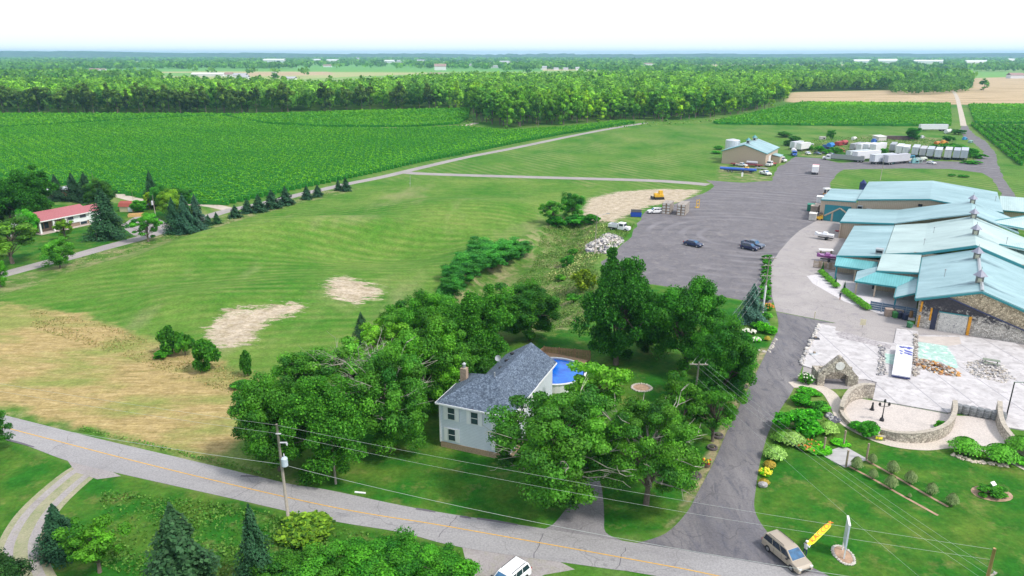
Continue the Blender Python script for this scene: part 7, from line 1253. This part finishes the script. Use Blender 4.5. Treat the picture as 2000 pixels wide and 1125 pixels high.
# brush around the yard
for i,(x,y,h,r_,c) in enumerate([(1579,293,2.5,3,(1.0,1.4,.6)),(1600,296,2.6,3.5,(.9,1.3,.6)),(1617,301,2.2,3,(1.1,1.4,.6)),(1632,300,3,3.4,(.9,1.2,.6)),(1642,306,2,2.6,(1.2,1.3,.7)),(1622,272,5.5,2.4,(.6,.9,.6)),(1783,274,7.5,4.8,(.5,.9,.6)),(1726,302,3.2,1.8,(.9,1.3,.7)),(1860,292,3,4,(.8,1.3,.5)),(1878,297,3.4,4.4,(.6,1.1,.45)),(1896,302,3,4.6,(.6,1.15,.45)),(1909,309,2.2,4.4,(.8,1.3,.5)),(1872,263,3.4,4,(.6,.9,.7)),(1852,275,2.6,3.6,(.6,.95,.6)),(1845,289,2.4,3.4,(.9,1.3,.5)),(1824,290,2.2,3,(.7,1.1,.5)),(1895,320,1.4,4,(.8,1.5,.5)),(1904,319,1.2,3.4,(.9,1.6,.5)),(1540,285,3,3.4,(.5,.6,.5)),(1532,268,3.2,5,(.6,.8,.5)),(1550,275,2.6,4.4,(.6,.8,.5)),(1404,292,2,3,(1.4,1.6,1.6)),(1399,300,1.2,3,(.8,1.5,.7)),(1858,344,.9,1.6,(.7,1.3,.5)),(1881,346,1,2.2,(.8,1.4,.5))]):
    T('yard_bush','mid' if h>3 else 'shrub',G(x,y),h,r_,('tall bush' if h>5 else ('low bush' if h<2 else 'rough bush'))+(' beside the tan warehouse' if x<1560 else ' by the scrap containers' if x<1660 else ' among the box trailers' if x<1760 else ' behind the box trailer row' if y<316 else ' in the grass below the trailer row'),'bush',c,'bushes around the storage yard')

# ---------------------------------------------------------------- weeds and long grass
def weeds(name,label,poly,n,h,s0,cols,seed,mt=None):
    rs=np.random.RandomState(seed); P=gp2(poly); xs=[p[0] for p in P];ys=[p[1] for p in P]; X=rs.uniform(min(xs),max(xs),n*3);Y=rs.uniform(min(ys),max(ys),n*3)
    cl=np.sin(X*.55+2*np.sin(Y*.4+seed))+np.sin(Y*.7+1.5*np.sin(X*.35)); ok=(sdpoly(X,Y,P)>0)&((cl>-.2)|(rs.rand(n*3)<.25)); X,Y,cl=X[ok][:n],Y[ok][:n],cl[ok][:n]; k=len(X); Z=hz(X,Y)+rs.uniform(.05,1,k)*h*(.6+.3*np.clip(cl,0,2))
    Nn=unit(rs,k); Nn[:,2]=np.abs(Nn[:,2])*.6+.3; Nn/=np.linalg.norm(Nn,axis=1,keepdims=True); T_=np.stack([np.clip(rs.normal(.5,.3,k),0,1),np.clip(rs.normal(.5,.22,k),0,1)],1)
    o=bpy.data.objects.new(name,quadmesh(name,np.stack([X,Y,Z],1),Nn,s0*rs.uniform(.5,1.5,k),T_,mt or M_weed)); COL.objects.link(o); o.color=(*cols,1); tag(o,label,'weeds',None,'stuff'); return o
M_weed=leafmat('weed_blades',(.07,.20,.02),(.28,.34,.10),.15)
weeds('tall_weeds','tall green and tan weeds on the bank left of the gravel lot',[(1060,445),(1130,425),(1200,437),(1240,440),(1225,462),(1180,495),(1160,520),(1180,560),(1130,640),(1050,640),(930,600),(960,560),(1040,500)],26000,.8,.13,(.85,.95,.9),1)
weeds('tall_weeds','pale flowering weeds around the rubble heap',[(1060,520),(1120,465),(1180,440),(1225,440),(1190,452),(1150,470),(1140,492),(1175,505),(1130,530)],3000,1.0,.16,(2.2,1.7,2.6),2)
weeds('verge_grass','rough verge between the road and the straw field',[(150,832),(300,868),(440,905),(560,935),(560,942),(440,912),(300,876),(150,840)],6000,.45,.10,(.7,1.0,.7),3)
weeds('verge_grass','long dry grass along the farm lane',[(140,508),(275,475),(420,430),(560,388),(680,364),(690,368),(560,402),(420,444),(275,488),(140,522)],6000,.4,.11,(1.0,.95,1.1),4)
weeds('straw_tufts','ragged dry grass tufts on the edge of the straw field',[(60,604),(190,630),(300,668),(380,697),(470,725),(510,760),(470,775),(380,750),(250,700),(60,640)],7000,.35,.10,(1.5,.85,1.3),5)
weeds('tall_weeds','weeds spreading through the storage yard',[(1535,292),(1600,268),(1700,268),(1850,275),(1915,300),(1915,312),(1780,300),(1720,300),(1640,306),(1560,303)],9000,.8,.22,(.75,1.0,.8),6)
weeds('long_grass','long grass strip at the edge of the wood',[(560,222),(700,219),(915,214),(930,250),(985,260),(1150,248),(1230,240),(1320,240),(1440,230),(1520,205),(1530,210),(1450,236),(1300,246),(1150,254),(985,262),(905,252),(905,222),(700,224)],5000,1.6,.55,(.8,1.1,.8),7)
weeds('bank_grass','tall dark green grass on the field side of the willow thicket',[(850,578),(868,548),(885,515),(915,492),(950,482),(940,500),(905,530),(890,560),(880,585)],9000,1.3,.16,(.35,1.0,.6),9)
weeds('lawn_tufts','uneven grass near the bottom left trees',[(200,960),(448,985),(600,1020),(760,1048),(900,1080),(880,1125),(400,1180),(180,1100)],7000,.35,.12,(.55,.85,.5),8)
# ---------------------------------------------------------------- air between the camera and the far trees
hb=MB().box(0,4000,-4.5,29000,24000,100,0); m,t,b=nodes('haze_air'); t.nodes.remove(b); pv=N(t,'ShaderNodeVolumePrincipled'); pv.inputs['Color'].default_value=(.40,.68,1,1); pv.inputs['Density'].default_value=.00010; pv.inputs['Anisotropy'].default_value=.2
t.links.new(pv.outputs[0],t.nodes['Material Output'].inputs['Volume']); o=hb.build('haze',m); o['kind']='stuff'
